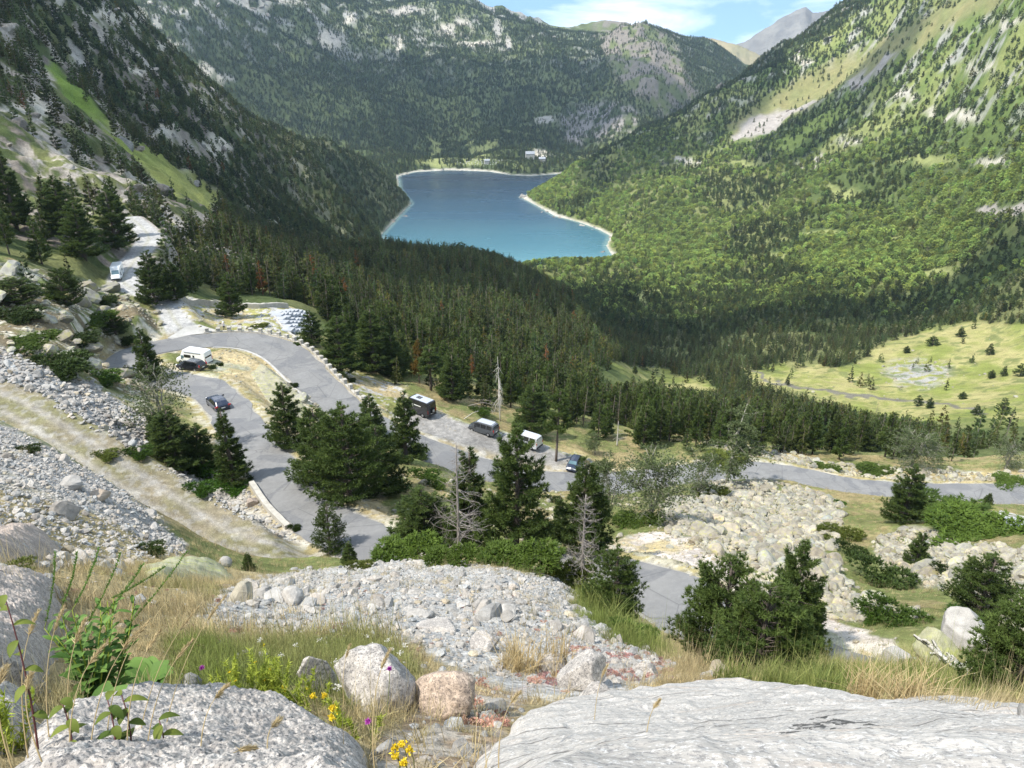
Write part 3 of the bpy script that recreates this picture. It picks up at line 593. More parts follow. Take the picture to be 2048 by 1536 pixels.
def finish(t, col, rough=0.9, bump=None, bstr=0.5, bdist=0.02, spec=0.2, metal=0.0, transl=0.0, coat=0.0):
    p = N(t, 'ShaderNodeBsdfPrincipled'); o = N(t, 'ShaderNodeOutputMaterial')
    for k, q in (('Base Color', col), ('Roughness', rough)):
        if isinstance(q, tuple): p.inputs[k].default_value = (*q, 1)
        elif isinstance(q, (int, float)): p.inputs[k].default_value = q
        else: t.links.new(q, p.inputs[k])
    p.inputs['Specular IOR Level'].default_value = spec; p.inputs['Metallic'].default_value = metal; p.inputs['Coat Weight'].default_value = coat
    if bump is not None:
        b = N(t, 'ShaderNodeBump'); b.inputs['Strength'].default_value = bstr; b.inputs['Distance'].default_value = bdist
        t.links.new(bump, b.inputs['Height']); t.links.new(b.outputs[0], p.inputs['Normal'])
    sh = p.outputs[0]
    if transl > 0:
        tr = N(t, 'ShaderNodeBsdfTranslucent')
        if isinstance(col, tuple): tr.inputs[0].default_value = (*col, 1)
        else: t.links.new(col, tr.inputs[0])
        mxs = N(t, 'ShaderNodeMixShader'); mxs.inputs[0].default_value = transl
        t.links.new(sh, mxs.inputs[1]); t.links.new(tr.outputs[0], mxs.inputs[2]); sh = mxs.outputs[0]
    t.links.new(sh, o.inputs[0]); return p
def plain(name, col, rough=0.6, spec=0.4, metal=0.0, coat=0.0, var=0.12, scale=6.0):
    m, t = new_mat(name); co = N(t, 'ShaderNodeTexCoord').outputs['Object']
    c = mixc(t, noise(t, scale, 5, .6, co), tuple(q * (1 - var) for q in col), tuple(min(1, q * (1 + var)) for q in col))
    finish(t, c, rough, None, spec=spec, metal=metal, coat=coat); return m

def foliage(name, dark, light, transl=0.25, inst=False):
    m, t = new_mat(name)
    base = mixc(t, attr(t, 'shade', out='Fac'), dark, light)
    if inst: base = mixc(t, 1.0, base, attr(t, 'tint', 'INSTANCER'), 'MULTIPLY')
    else: base = mixc(t, 1.0, base, N(t, 'ShaderNodeObjectInfo').outputs['Color'], 'MULTIPLY')
    finish(t, base, 0.65, None, spec=0.25, transl=transl); return m
def bark(name, a, b, inst=False):
    m, t = new_mat(name); co = N(t, 'ShaderNodeTexCoord').outputs['Object']
    c = mixc(t, noise(t, 9, 5, .7, co), a, b)
    if inst: c = mixc(t, 0.6, c, attr(t, 'tint', 'INSTANCER'), 'MULTIPLY')
    finish(t, c, 0.9, noise(t, 30, 4, .7, co), .6, .02, spec=.1); return m
def stone(name, a, b, speck=(0.1, 0.1, 0.1), lich=(0.42, 0.43, 0.2), lf=0.0, inst=False, sc=1.0, spk=0.5, bstr=0.6, bdist=.02):
    m, t = new_mat(name); co = N(t, 'ShaderNodeTexCoord').outputs['Object']
    c = mixc(t, ramp(t, noise(t, 1.7 * sc, 6, .6, co), [(0.3, 0), (0.7, 1)]), a, b)
    c = mixc(t, math_(t, 'MULTIPLY', ramp(t, noise(t, 42 * sc, 5, .75, co), [(0.50, 0), (0.62, 1)]), spk), c, speck)
    c = mixc(t, math_(t, 'MULTIPLY', ramp(t, noise(t, 60 * sc, 3, .7, co), [(0.55, 0), (0.66, 1)]), spk), c, (.85, .84, .82))
    if lf > 0: c = mixc(t, math_(t, 'MULTIPLY', ramp(t, noise(t, 2.6 * sc, 5, .7, co), [(0.5, 0), (0.62, 1)]), lf), c, lich)
    if inst: c = mixc(t, 1.0, c, attr(t, 'tint', 'INSTANCER'), 'MULTIPLY')
    else: c = mixc(t, 1.0, c, N(t, 'ShaderNodeObjectInfo').outputs['Color'], 'MULTIPLY')
    h = math_(t, 'ADD', noise(t, 5 * sc, 8, .65, co), math_(t, 'MULTIPLY', noise(t, 45 * sc, 4, .7, co), .35))
    finish(t, c, 0.88, h, bstr, bdist / sc, spec=.25); return m

M = {}
M['pine'] = foliage('pine_needles', (0.026, 0.050, 0.013), (0.125, 0.175, 0.040), .28)
M['pine_i'] = foliage('pine_needles_forest', (0.032, 0.054, 0.017), (0.125, 0.160, 0.046), .28, True)
M['leaf'] = foliage('birch_leaves', (0.07, 0.10, 0.035), (0.17, 0.21, 0.09), .35)
M['leaf_i'] = foliage('broad_leaves_forest', (0.105, 0.155, 0.040), (0.35, 0.43, 0.12), .3, True)
M['shrub'] = foliage('shrub_leaves', (0.035, 0.060, 0.012), (0.11, 0.155, 0.035), .25)
M['bark'] = bark('pine_bark', (0.06, 0.045, 0.035), (0.19, 0.16, 0.14))
M['bark_i'] = bark('forest_bark', (0.10, 0.085, 0.07), (0.24, 0.21, 0.18), True)
M['pale_bark'] = bark('birch_bark', (0.22, 0.21, 0.17), (0.42, 0.40, 0.34))
M['dead'] = bark('weathered_wood', (0.17, 0.145, 0.13), (0.36, 0.33, 0.30))
M['snag'] = bark('bleached_wood', (0.38, 0.36, 0.32), (0.60, 0.57, 0.52))
M['rock'] = stone('grey_granite', (0.225, 0.212, 0.195), (0.44, 0.415, 0.38), (.10, .10, .10), sc=1.0, spk=.45)
M['rock_i'] = stone('grey_scree_stone', (0.215, 0.202, 0.185), (0.46, 0.435, 0.40), (.10, .10, .10), inst=True, spk=.3, sc=2.0)
M['lrock'] = stone('lichened_rock', (0.20, 0.19, 0.16), (0.40, 0.375, 0.315), (.10, .10, .08), (.36, .36, .15), .75, spk=.35, sc=.8)
M['lrock_i'] = stone('lichened_field_stone', (0.20, 0.19, 0.16), (0.41, 0.385, 0.325), (.10, .10, .08), (.34, .34, .15), .7, inst=True, spk=.35, sc=.8)
# ------------------------------------------------------------------ plants: generators
def blades(mb, C, D, n, L, w, rng, spread=.75, mat=0, lo=0.0, hi=1.0, sh=None):
    """n slim leaves around every point of C, fanning about direction D"""
    m = len(C); d = np.repeat(D, n, 0) + rng.normal(0, spread, (m * n, 3)); d /= np.linalg.norm(d, axis=1, keepdims=True)
    c = np.repeat(C, n, 0); l = np.repeat(np.broadcast_to(L, (m,)), n) * rng.uniform(.6, 1.15, m * n); ww = w * rng.uniform(.7, 1.3, m * n)
    _, s, u = frame(d); a = rng.uniform(0, math.pi, m * n)[:, None]; s = s * np.cos(a) + u * np.sin(a)
    V = np.stack([c - s * ww[:, None] * .5, c + s * ww[:, None] * .5, c + d * l[:, None]], 1).reshape(-1, 3)
    shd = np.repeat(np.repeat(rng.uniform(lo, hi, m) if sh is None else sh, n) * .75 + rng.uniform(0, .25, m * n), 3)
    mb.add(V, np.arange(len(V)).reshape(-1, 3), mat, shd)

def pine_crown(seed, h, R, ncl=900, nb=9, L=.3, w=.05, base=.1, power=.8, wh=None, per=6, top=.02, tf=.25, up=.9, br=True, lean=0.0, mb=None, fm=0, bm=1):
    """conifer: whorls of branches carrying tufts of needles"""
    rng = np.random.default_rng(seed); mb = mb or MB(); wh = wh or max(6, int(h / .55))
    lev = np.sort(base + (1 - base) * ((np.arange(wh) + rng.uniform(.1, .9, wh)) / wh) ** .92)
    brs = []
    for s in lev:
        prof = R * (np.clip((1 - s) / (1 - base), 0, 1) ** power * (.55 + .45 * min(1, (s - base) / .12 + .35)) + top)
        for k in range(max(3, int(per * (1 - s * .4)))):
            brs.append((s * h + rng.normal(0, .012 * h), rng.uniform(0, 2 * math.pi), prof * rng.uniform(.62, 1.15)))
    brs = np.array(brs); wt = brs[:, 2] ** 1.25; wt /= wt.sum()
    j = rng.choice(len(brs), ncl, p=wt); q = rng.uniform(.22, 1, ncl) ** .7
    rho = q * brs[j, 2]; az = brs[j, 1] + rng.normal(0, .20, ncl) * (.5 + .6 / (1 + rho))
    z = brs[j, 0] + (rho * tf) * (rho / np.maximum(brs[j, 2], .1)) - rho * .10 + rng.normal(0, .05 * h / 8 + .02, ncl)
    C = np.stack([rho * np.cos(az), rho * np.sin(az), np.minimum(z, h * .995)], 1)
    C[:, 0] += lean * C[:, 2]
    D = np.stack([np.cos(az), np.sin(az), np.full(ncl, up)], 1); D /= np.linalg.norm(D, axis=1, keepdims=True)
    clump = rng.uniform(0, 1, len(brs))[j] * .5 + rng.uniform(0, .5, ncl)
    blades(mb, C, D, nb, L, w, rng, .62, fm, sh=clump)
    if br:
        e = np.stack([brs[:, 2] * .85 * np.cos(brs[:, 1]), brs[:, 2] * .85 * np.sin(brs[:, 1]), brs[:, 0] + brs[:, 2] * (tf * .7 - .06)], 1); e[:, 0] += lean * e[:, 2]
        a = np.stack([lean * brs[:, 0], 0 * brs[:, 0], brs[:, 0] - .02 * h * brs[:, 2] / R], 1)
        mb.tubes(a, e, .012 + .010 * brs[:, 2], .006, bm)
    return mb

def trunk_mb(h, r0, seed=0, k=7, mat=0, lean=0.0, wob=.03, mb=None, top=1.0):
    rng = np.random.default_rng(seed); mb = mb or MB(); n = 9; s = np.linspace(0, 1, n)
    P = np.stack([np.cumsum(rng.normal(0, wob * r0 * 3, n)) * s + lean * s * h, np.cumsum(rng.normal(0, wob * r0 * 3, n)) * s, s * h * top - .35 * (s == 0)], 1)
    return mb.tube(P, r0 * (1 - s * .88) ** .85 + .004, k, mat)

def dead_tree(seed, h, R, nbr=70, r0=.14, curve=.5, droop=0.0, side=None, tw=4, base=.12, mb=None, mat=0):
    """bare tree: trunk and twiggy branches, bent upwards or hanging; returns trunk and branch meshes"""
    rng = np.random.default_rng(seed); tb = MB(); trunk_mb(h, r0, seed, 7, mb=tb, top=1.0); b = mb or MB()
    A, B, RA, RB = [], [], [], []
    for i in range(nbr):
        s = base + (1 - base) * rng.uniform(0, .97) ** .9; L = R * (1 - s) ** .6 * rng.uniform(.5, 1.15) + .15; az = rng.uniform(0, 2 * math.pi) if side is None else side + rng.normal(0, .7)
        p = np.array([0, 0, s * h]); d = np.array([math.cos(az), math.sin(az), rng.uniform(-.35, .2)]); n = 6; rr = (.010 + .012 * L) * (2.4 if side is not None else 1.0)
        for q in range(n):
            d = d + np.array([rng.normal(0, .10), rng.normal(0, .10), curve / n - droop / n + rng.normal(0, .05)]); d /= np.linalg.norm(d)
            e = p + d * L / n; A.append(p); B.append(e); RA.append(rr * (1 - q / n * .8)); RB.append(rr * (1 - (q + 1) / n * .8))
            if q > 0:
                for _ in range(rng.integers(0, tw)):
                    dd = d + rng.normal(0, .7, 3); dd /= np.linalg.norm(dd); l = L * rng.uniform(.08, .26)
                    f = e + dd * l; A.append(e); B.append(f); RA.append(rr * .4); RB.append(rr * .15)
                    if rng.random() < .6: A.append(f); B.append(f + (dd + rng.normal(0, .5, 3)) * l * .6); RA.append(rr * .25); RB.append(.002)
            p = e
    b.tubes(np.array(A), np.array(B), np.array(RA), np.array(RB), mat)
    return tb, b

def broad_tree(seed, h, R, stems=4, n1=26, ncl=1100, nb=7, L=.12, w=.09, flat=.8, mb=None, bb=None, spread=.5):
    """light deciduous tree of several stems: leaf mesh and wood mesh"""
    rng = np.random.default_rng(seed); mb = mb or MB(); bb = bb or MB(); tips = []
    for k in range(stems):
        az = 2 * math.pi * (k + rng.uniform(0, .7)) / stems; n = 10; s = np.linspace(0, 1, n); out = R * spread * rng.uniform(.2, 1)
        P = np.stack([out * s ** 1.4 * math.cos(az) + rng.normal(0, .02 * h, n) * s, out * s ** 1.4 * math.sin(az) + rng.normal(0, .02 * h, n) * s, s * h * rng.uniform(.82, .98) - .3 * (s == 0)], 1)
        bb.tube(P, (.022 * h / stems ** .5) * (1 - .9 * s) + .006, 6, 0)
        A, B, RA, RB = [], [], [], []
        for i in range(n1):
            q = rng.uniform(.18, .98); p = np.array([np.interp(q, s, P[:, c]) for c in range(3)]); a2 = az + rng.normal(0, 1.2) if stems > 1 else rng.uniform(0, 6.3)
            l = R * (.75 * math.sin(math.pi * min(1, q * .9 + .12)) + .12) * rng.uniform(.55, 1.1); d = np.array([math.cos(a2), math.sin(a2), rng.uniform(.15, .9)]); m = 5; rr = .006 * h * .35
            for z in range(m):
                d = d + rng.normal(0, .16, 3) + np.array([0, 0, -.03]); d /= np.linalg.norm(d); e = p + d * l / m
                A.append(p); B.append(e); RA.append(rr * (1 - z / m * .8)); RB.append(rr * (1 - (z + 1) / m * .8))
                for _ in range(3):
                    dd = d + rng.normal(0, .75, 3); dd /= np.linalg.norm(dd); f = e + dd * l * rng.uniform(.1, .3); A.append(e); B.append(f); RA.append(rr * .3); RB.append(.003); tips.append(f); tips.append((e + f) / 2)
                p = e
        bb.tubes(np.array(A), np.array(B), np.array(RA), np.array(RB), 0)
    tips = np.array(tips); j = rng.choice(len(tips), ncl); C = tips[j] + rng.normal(0, .035 * R + .03, (ncl, 3))
    D = C - np.array([0, 0, h * .45]); D /= np.linalg.norm(D, axis=1, keepdims=True)
    blades(mb, C, D * .4, nb, L, w, rng, 1.0, 0)
    return mb, bb

def bush_mb(seed, ncl=420, nb=9, L=.22, w=.05, tall=1.0, mb=None, flat=.9):
    """low evergreen mound, one metre in radius, lumpy outline"""
    rng = np.random.default_rng(seed); mb = mb or MB(); lumps = np.stack([rng.uniform(-.62, .62, 9), rng.uniform(-.62, .62, 9), rng.uniform(.05, .35, 9) * tall], 1); lr = rng.uniform(.26, .5, 9)
    j = rng.integers(0, 9, ncl); d = rng.normal(0, 1, (ncl, 3)); d[:, 2] = np.abs(d[:, 2]) * flat; d /= np.linalg.norm(d, axis=1, keepdims=True)
    C = lumps[j] + d * lr[j, None] * rng.uniform(.55, 1.05, (ncl, 1)) * np.array([1, 1, tall]); C[:, 2] = np.maximum(C[:, 2], .0)
    D = d + np.array([0, 0, .7]); D /= np.linalg.norm(D, axis=1, keepdims=True)
    blades(mb, C, D, nb, L, w, rng, .6, 0, sh=rng.uniform(0, 1, 9)[j] * .4 + rng.uniform(0, .6, ncl)); return mb

def tuft_mb(seed, n=26, h=.35, w=.006, lean=.45, mb=None, seg=3, heads=0.0):
    """grass tuft of bent blades"""
    rng = np.random.default_rng(seed); mb = mb or MB()
    az = rng.uniform(0, 2 * math.pi, n); b = np.stack([rng.normal(0, .05, n), rng.normal(0, .05, n), np.full(n, -.02)], 1)
    le = np.abs(rng.normal(0, lean, n)); hh = h * rng.uniform(.45, 1.1, n); sd = np.stack([-np.sin(az), np.cos(az), 0 * az], 1)
    V, F = [], []
    for q in range(seg + 1):
        s = q / seg; p = b + np.stack([np.cos(az) * le * s ** 1.8 * hh, np.sin(az) * le * s ** 1.8 * hh, hh * s * (1 - .18 * le * s)], 1); ww = w * (1 - s * .92)
        V += [p - sd * ww, p + sd * ww]
    V = np.stack(V, 1).reshape(-1, 3); i = np.arange(n)[:, None] * (2 * seg + 2)
    F = np.concatenate([np.stack([i[:, 0] + 2 * q, i[:, 0] + 2 * q + 1, i[:, 0] + 2 * q + 3, i[:, 0] + 2 * q + 2], 1) for q in range(seg)])
    mb.add(V, F, 0, np.repeat(rng.uniform(0, 1, n), 2 * seg + 2)); return mb

_bm = bmesh.new(); bmesh.ops.create_icosphere(_bm, subdivisions=4, radius=1); ICO = {}
def ico(k):
    if k not in ICO:
        b = bmesh.new(); bmesh.ops.create_icosphere(b, subdivisions=k, radius=1); ICO[k] = (np.array([v.co[:] for v in b.verts]), np.array([[v.index for v in f.verts] for f in b.faces])); b.free()
    return ICO[k]
def n3(P, lam, s=0, o=3):
    return (fbm(P[:, 0] + 31, P[:, 1] + P[:, 2] * .7, lam, o, s) + fbm(P[:, 1] - 17, P[:, 2] + P[:, 0] * .6, lam, o, s + 5)) / 2
def rock_mb(seed, sub=2, planes=11, soft=.0, dim=(1, 1, .7), rough=.06, mb=None, smooth=False, mat=0):
    """stone cut from a ball by random planes: angular when soft is 0, worn when it is high"""
    rng = np.random.default_rng(seed); D, F = ico(sub); nrm = rng.normal(0, 1, (planes, 3)); nrm /= np.linalg.norm(nrm, axis=1, keepdims=True); dk = rng.uniform(.55, .95, planes)
    dot = np.maximum(D @ nrm.T, 1e-3); rr = np.minimum((dk / dot).min(1), 1.15)
    rr = rr * (1 - soft) + soft * (.82 + .3 * (n3(D, 1.1, seed, 2) - .5))
    P = D * rr[:, None] * np.array(dim); P = P * (1 + rough * 2 * (n3(P * 3, .8, seed + 3) - .5))[:, None]
    mb = mb or MB(); mb.add(P, F, mat, .5, smooth); return mb

# ------------------------------------------------------------------ scattering of uncountable cover (one object, instanced by geometry nodes)
def scatter(name, kindlabel, cat, protos, pts, rot, scl, tint, which, mats):
    """protos: list of MB; pts/rot/scl/tint: (n,3); which: (n,) index of the prototype"""
    mb = MB(); pid = []
    for k, p in enumerate(protos):
        off = mb.n; 
        for V, S in zip(p.V, p.S): mb.V.append(V); mb.S.append(S)
        for f, m, s in p.F: mb.F.append((f + off, m, s))
        mb.n += p.n; pid.append(np.full(p.n, k))
    n0 = mb.n; mb.V.append(np.asarray(pts, float)); mb.S.append(np.zeros(len(pts))); pid.append(np.full(len(pts), -1)); mb.n += len(pts)
    me = mb.mesh(name, mats); pid = np.concatenate(pid)
    a = me.attributes.new('pid', 'INT', 'POINT'); a.data.foreach_set('value', pid.astype(np.int32))
    a = me.attributes.new('which', 'INT', 'POINT'); a.data.foreach_set('value', np.r_[np.full(n0, -1), which].astype(np.int32))
    for nme, arr in (('rot', rot), ('scl', scl)):
        a = me.attributes.new(nme, 'FLOAT_VECTOR', 'POINT'); a.data.foreach_set('vector', np.vstack([np.zeros((n0, 3)), arr]).astype(np.float32).ravel())
    a = me.attributes.new('tint', 'FLOAT_COLOR', 'POINT'); a.data.foreach_set('color', np.concatenate([np.vstack([np.ones((n0, 3)), tint]), np.ones((n0 + len(pts), 1))], 1).astype(np.float32).ravel())
    o = bpy.data.objects.new(name, me); COL.objects.link(o); tag(o, kindlabel, cat, kind='stuff')
    g = bpy.data.node_groups.new(name, 'GeometryNodeTree'); g.interface.new_socket('Geometry', in_out='INPUT', socket_type='NodeSocketGeometry'); g.interface.new_socket('Geometry', in_out='OUTPUT', socket_type='NodeSocketGeometry')
    gi = g.nodes.new('NodeGroupInput'); go = g.nodes.new('NodeGroupOutput'); jn = g.nodes.new('GeometryNodeJoinGeometry')
    def named(nm, dt):
        q = g.nodes.new('GeometryNodeInputNamedAttribute'); q.data_type = dt; q.inputs['Name'].default_value = nm; return q.outputs['Attribute']
    def eq(sock, k):
        q = g.nodes.new('FunctionNodeCompare'); q.data_type = 'INT'; q.operation = 'EQUAL'; g.links.new(sock, q.inputs['A'] if not q.inputs[2].enabled else q.inputs[2]); 
        (q.inputs[3] if q.inputs[3].enabled else q.inputs['B']).default_value = k; return q.outputs[0]
    P, WH, RO, SCL = named('pid', 'INT'), named('which', 'INT'), named('rot', 'FLOAT_VECTOR'), named('scl', 'FLOAT_VECTOR')
    e2r = g.nodes.new('FunctionNodeEulerToRotation'); g.links.new(RO, e2r.inputs[0])
    sp = g.nodes.new('GeometryNodeSeparateGeometry'); sp.domain = 'POINT'; g.links.new(gi.outputs[0], sp.inputs[0]); g.links.new(eq(P, -1), sp.inputs[1])
    for k in range(len(protos)):
        s2 = g.nodes.new('GeometryNodeSeparateGeometry'); s2.domain = 'POINT'; g.links.new(gi.outputs[0], s2.inputs[0]); g.links.new(eq(P, k), s2.inputs[1])
        ip = g.nodes.new('GeometryNodeInstanceOnPoints'); g.links.new(sp.outputs[0], ip.inputs['Points']); g.links.new(eq(WH, k), ip.inputs['Selection']); g.links.new(s2.outputs[0], ip.inputs['Instance'])
        g.links.new(e2r.outputs[0], ip.inputs['Rotation']); g.links.new(SCL, ip.inputs['Scale']); g.links.new(ip.outputs[0], jn.inputs[0])
    g.links.new(jn.outputs[0], go.inputs[0]); md = o.modifiers.new('scatter', 'NODES'); md.node_group = g
    return o

def sample_ground(n, seed, rlo, rhi, azlo=-.86, azhi=.86):
    """points spread evenly over the area of the ground between two distances, with what stands there"""
    rng = np.random.default_rng(seed); r = np.sqrt(rng.uniform(rlo ** 2, rhi ** 2, n)); az = rng.uniform(azlo, azhi, n)
    x, y = r * np.sin(az), r * np.cos(az); z = zat(x, y); u, v = project(x, y, z); return x, y, z, u, v, r, rng

def visible(x, y, z, top, tol=.06):
    """can the thing's top be seen over the ground in front, from near the viewpoint"""
    az = np.arctan2(x, y); r = np.hypot(x, y); i = np.clip(np.searchsorted(AZ, az), 0, NAZ - 1); j = np.clip(np.searchsorted(LR, np.log(r)) - 2, 0, NLR - 1)
    return (z + top - EYE) / r > SMAX[i, j] - tol
# ------------------------------------------------------------------ ground
def build_ground():
    c, T, B = field(GX, GY, GZ, GU, GV, GR)
    V = np.stack([GX, GY, GZ], 1).astype(np.float32)
    i = (np.arange(NAZ - 1)[:, None] * NLR + np.arange(NLR - 1)[None]).ravel()
    F = np.stack([i, i + 1, i + NLR + 1, i + NLR], 1)
    me = bpy.data.meshes.new('ground'); me.vertices.add(len(V)); me.vertices.foreach_set('co', V.ravel())
    me.loops.add(F.size); me.loops.foreach_set('vertex_index', F.astype(np.int32).ravel())
    me.polygons.add(len(F)); me.polygons.foreach_set('loop_start', (np.arange(len(F)) * 4).astype(np.int32)); me.update(calc_edges=True)
    me.polygons.foreach_set('use_smooth', np.ones(len(F), bool))
    a = me.attributes.new('cover', 'FLOAT_COLOR', 'POINT'); a.data.foreach_set('color', np.concatenate([c, np.ones((len(c), 1))], 1).astype(np.float32).ravel())
    m, t = new_mat('ground_cover'); co = N(t, 'ShaderNodeTexCoord').outputs['Object']
    base = attr(t, 'cover')
    # grain at three sizes, in metres
    g1 = ramp(t, noise(t, 14.0, 6, .7, co), [(.30, .55), (.5, 1.0), (.72, 1.5)]); g2 = ramp(t, noise(t, 1.6, 6, .68, co), [(.30, .68), (.5, 1.0), (.72, 1.38)]); g3 = ramp(t, noise(t, .12, 6, .7, co), [(.32, .8), (.5, 1.0), (.68, 1.22)])
    col = mixc(t, 1.0, mixc(t, 1.0, mixc(t, 1.0, base, g1, 'MULTIPLY'), g2, 'MULTIPLY'), g3, 'MULTIPLY')
    h = math_(t, 'ADD', math_(t, 'MULTIPLY', noise(t, 9.0, 6, .7, co), .6), math_(t, 'MULTIPLY', noise(t, .7, 7, .7, co), 1.6))
    finish(t, col, .95, h, .9, .12, spec=.1)
    me.materials.append(m)
    o = bpy.data.objects.new('ground', me); COL.objects.link(o); o['kind'] = 'structure'
    return o
build_ground()

def strip(name, S, mat, lift, kind='structure', wid=None, i0=0, i1=None, nx=7, ragged=.3, skip=None):
    """a road surface draped along a centre line"""
    P = S[i0:i1]; d = np.gradient(P[:, :2], axis=0); n = np.stack([d[:, 1], -d[:, 0]], 1); n /= np.hypot(*n.T)[:, None]
    q = np.linspace(-1, 1, nx); mb = MB(); m = len(P); s = np.arange(m) * 1.0
    hw = P[:, 3] if wid is None else np.full(m, wid)
    off = hw[:, None] * q[None]
    off[:, 0] -= ragged * (fbm(s, s * 0, 2.5, 3, 3) - .5) * 4; off[:, -1] += ragged * (fbm(s, s * 0 + 50, 2.5, 3, 4) - .5) * 4
    X = P[:, None, 0] + n[:, None, 0] * off; Y = P[:, None, 1] + n[:, None, 1] * off; Z = P[:, None, 2] + lift + 0.05 * (1 - q[None] ** 2) * np.ones((m, 1))
    i = np.arange(m - 1)[:, None] * nx; j = np.arange(nx - 1)[None]
    mb.add(np.stack([X, Y, Z], -1).reshape(-1, 3), np.stack([i + j, i + nx + j, i + nx + j + 1, i + j + 1], -1).reshape(-1, 4), 0, .5, True)
    o = mb.obj(name, mat); o['kind'] = kind; return o

m, t = new_mat('worn_asphalt'); co = N(t, 'ShaderNodeTexCoord').outputs['Object']
c = mixc(t, ramp(t, noise(t, .35, 5, .6, co), [(.3, 0), (.7, 1)]), (.135, .134, .132), (.20, .198, .193))
c = mixc(t, ramp(t, noise(t, .16, 3, .5, co, 1.2), [(.56, 0), (.575, .8)]), c, (.105, .108, .115))
c = mixc(t, ramp(t, noise(t, 2.2, 6, .7, co), [(.4, 0), (.75, .5)]), c, (.26, .255, .25))
c = mixc(t, ramp(t, voro(t, .22, co, 'DISTANCE_TO_EDGE'), [(.0, .7), (.012, 0)]), c, (.07, .07, .072))
c = mixc(t, ramp(t, noise(t, .09, 2, .5, co, .6), [(.58, 0), (.60, .55)]), c, (.12, .122, .13))
c = mixc(t, ramp(t, noise(t, 60, 2, .7, co), [(.4, 0), (.7, .35)]), c, (.33, .33, .33))
finish(t, c, .85, noise(t, 50, 3, .7, co), .3, .01, spec=.3); M['asphalt'] = m
strip('road', SP_ROAD, M['asphalt'], 0.05)
m, t = new_mat('old_concrete'); co = N(t, 'ShaderNodeTexCoord').outputs['Object']
c = mixc(t, ramp(t, noise(t, .8, 6, .65, co), [(.3, 0), (.7, 1)]), (.33, .32, .30), (.48, .47, .445))
c = mixc(t, ramp(t, noise(t, 2.5, 6, .7, co), [(.55, 0), (.7, .6)]), c, (.30, .29, .26))
finish(t, c, .9, noise(t, 12, 5, .7, co), .5, .03, spec=.2); M['concrete'] = m

# pale concrete apron where the upper track joins the bend
mb = MB(); ap = [(352, 668), (372, 655), (400, 652), (432, 662), (420, 667), (380, 672), (345, 680), (335, 678)]
P = np.array([at(u, v) for u, v in ap]); cen = P.mean(0)
ring = [cen + (p - cen) * s for s in (.33, .66, 1.0) for p in P]; V = np.array([cen] + ring); V[:, 2] = zat(V[:, 0], V[:, 1]) + .10
n = len(P); F3 = [(0, 1 + k, 1 + (k + 1) % n) for k in range(n)]; F4 = [(1 + s * n + k, 1 + s * n + n + k, 1 + s * n + n + (k + 1) % n, 1 + s * n + (k + 1) % n) for s in range(2) for k in range(n)]
mb.add(V, F3); mb.F.append((np.array(F4), 0, True)); o = mb.obj('pavement', M['concrete']); o['kind'] = 'structure'

# ------------------------------------------------------------------ lake
m, t = new_mat('lake_water'); co = N(t, 'ShaderNodeTexCoord').outputs['Object']
sx = N(t, 'ShaderNodeSeparateXYZ'); t.links.new(co, sx.inputs[0])
mpn = N(t, 'ShaderNodeMapping'); mpn.inputs['Scale'].default_value = (.3, 1.3, 1); t.links.new(co, mpn.inputs[0])
shal = N(t, 'ShaderNodeMapRange'); shal.inputs['From Min'].default_value = 1950; shal.inputs['From Max'].default_value = 1180; t.links.new(math_(t, 'ADD', sx.outputs[1], math_(t, 'MULTIPLY', noise(t, .004, 3, .5, mpn.outputs[0]), 260)), shal.inputs[0])
c = ramp(t, shal.outputs[0], [(0.0, (.004, .026, .052)), (.35, (.008, .050, .090)), (.7, (.034, .135, .175)), (1.0, (.12, .28, .31))])
c = mixc(t, ramp(t, attr(t, 'shade', out='Fac'), [(0.0, .8), (.45, 0)]), c, (.20, .30, .27))
wv = noise(t, .35, 4, .6, co)
finish(t, c, ramp(t, noise(t, .008, 4, .6, mpn.outputs[0]), [(.35, .14), (.6, .3)]), wv, .55, .9, spec=.5)
M['water'] = m
xs = np.linspace(LAKE[:, 0].min() - 60, LAKE[:, 0].max() + 60, 110); ys = np.linspace(LAKE[:, 1].min() - 60, LAKE[:, 1].max() + 60, 150)
XX, YY = np.meshgrid(xs, ys, indexing='ij'); X, Y = XX.ravel(), YY.ravel()
dl = dist_poly(X, Y, LAKE); inn = in_poly(X, Y, LAKE)
i = (np.arange(109)[:, None] * 150 + np.arange(149)[None]).ravel(); F = np.stack([i, i + 150, i + 151, i + 1], 1)
keep = ((inn | (dl < 25)).reshape(110, 150)); k = keep.ravel()[F].all(1)
mb = MB(); mb.add(np.stack([X, Y, X * 0], 1), F[k], 0, np.where(inn, np.clip(dl / 24, 0, 1), 0), True); o = mb.obj('lake_water', M['water']); o['kind'] = 'structure'

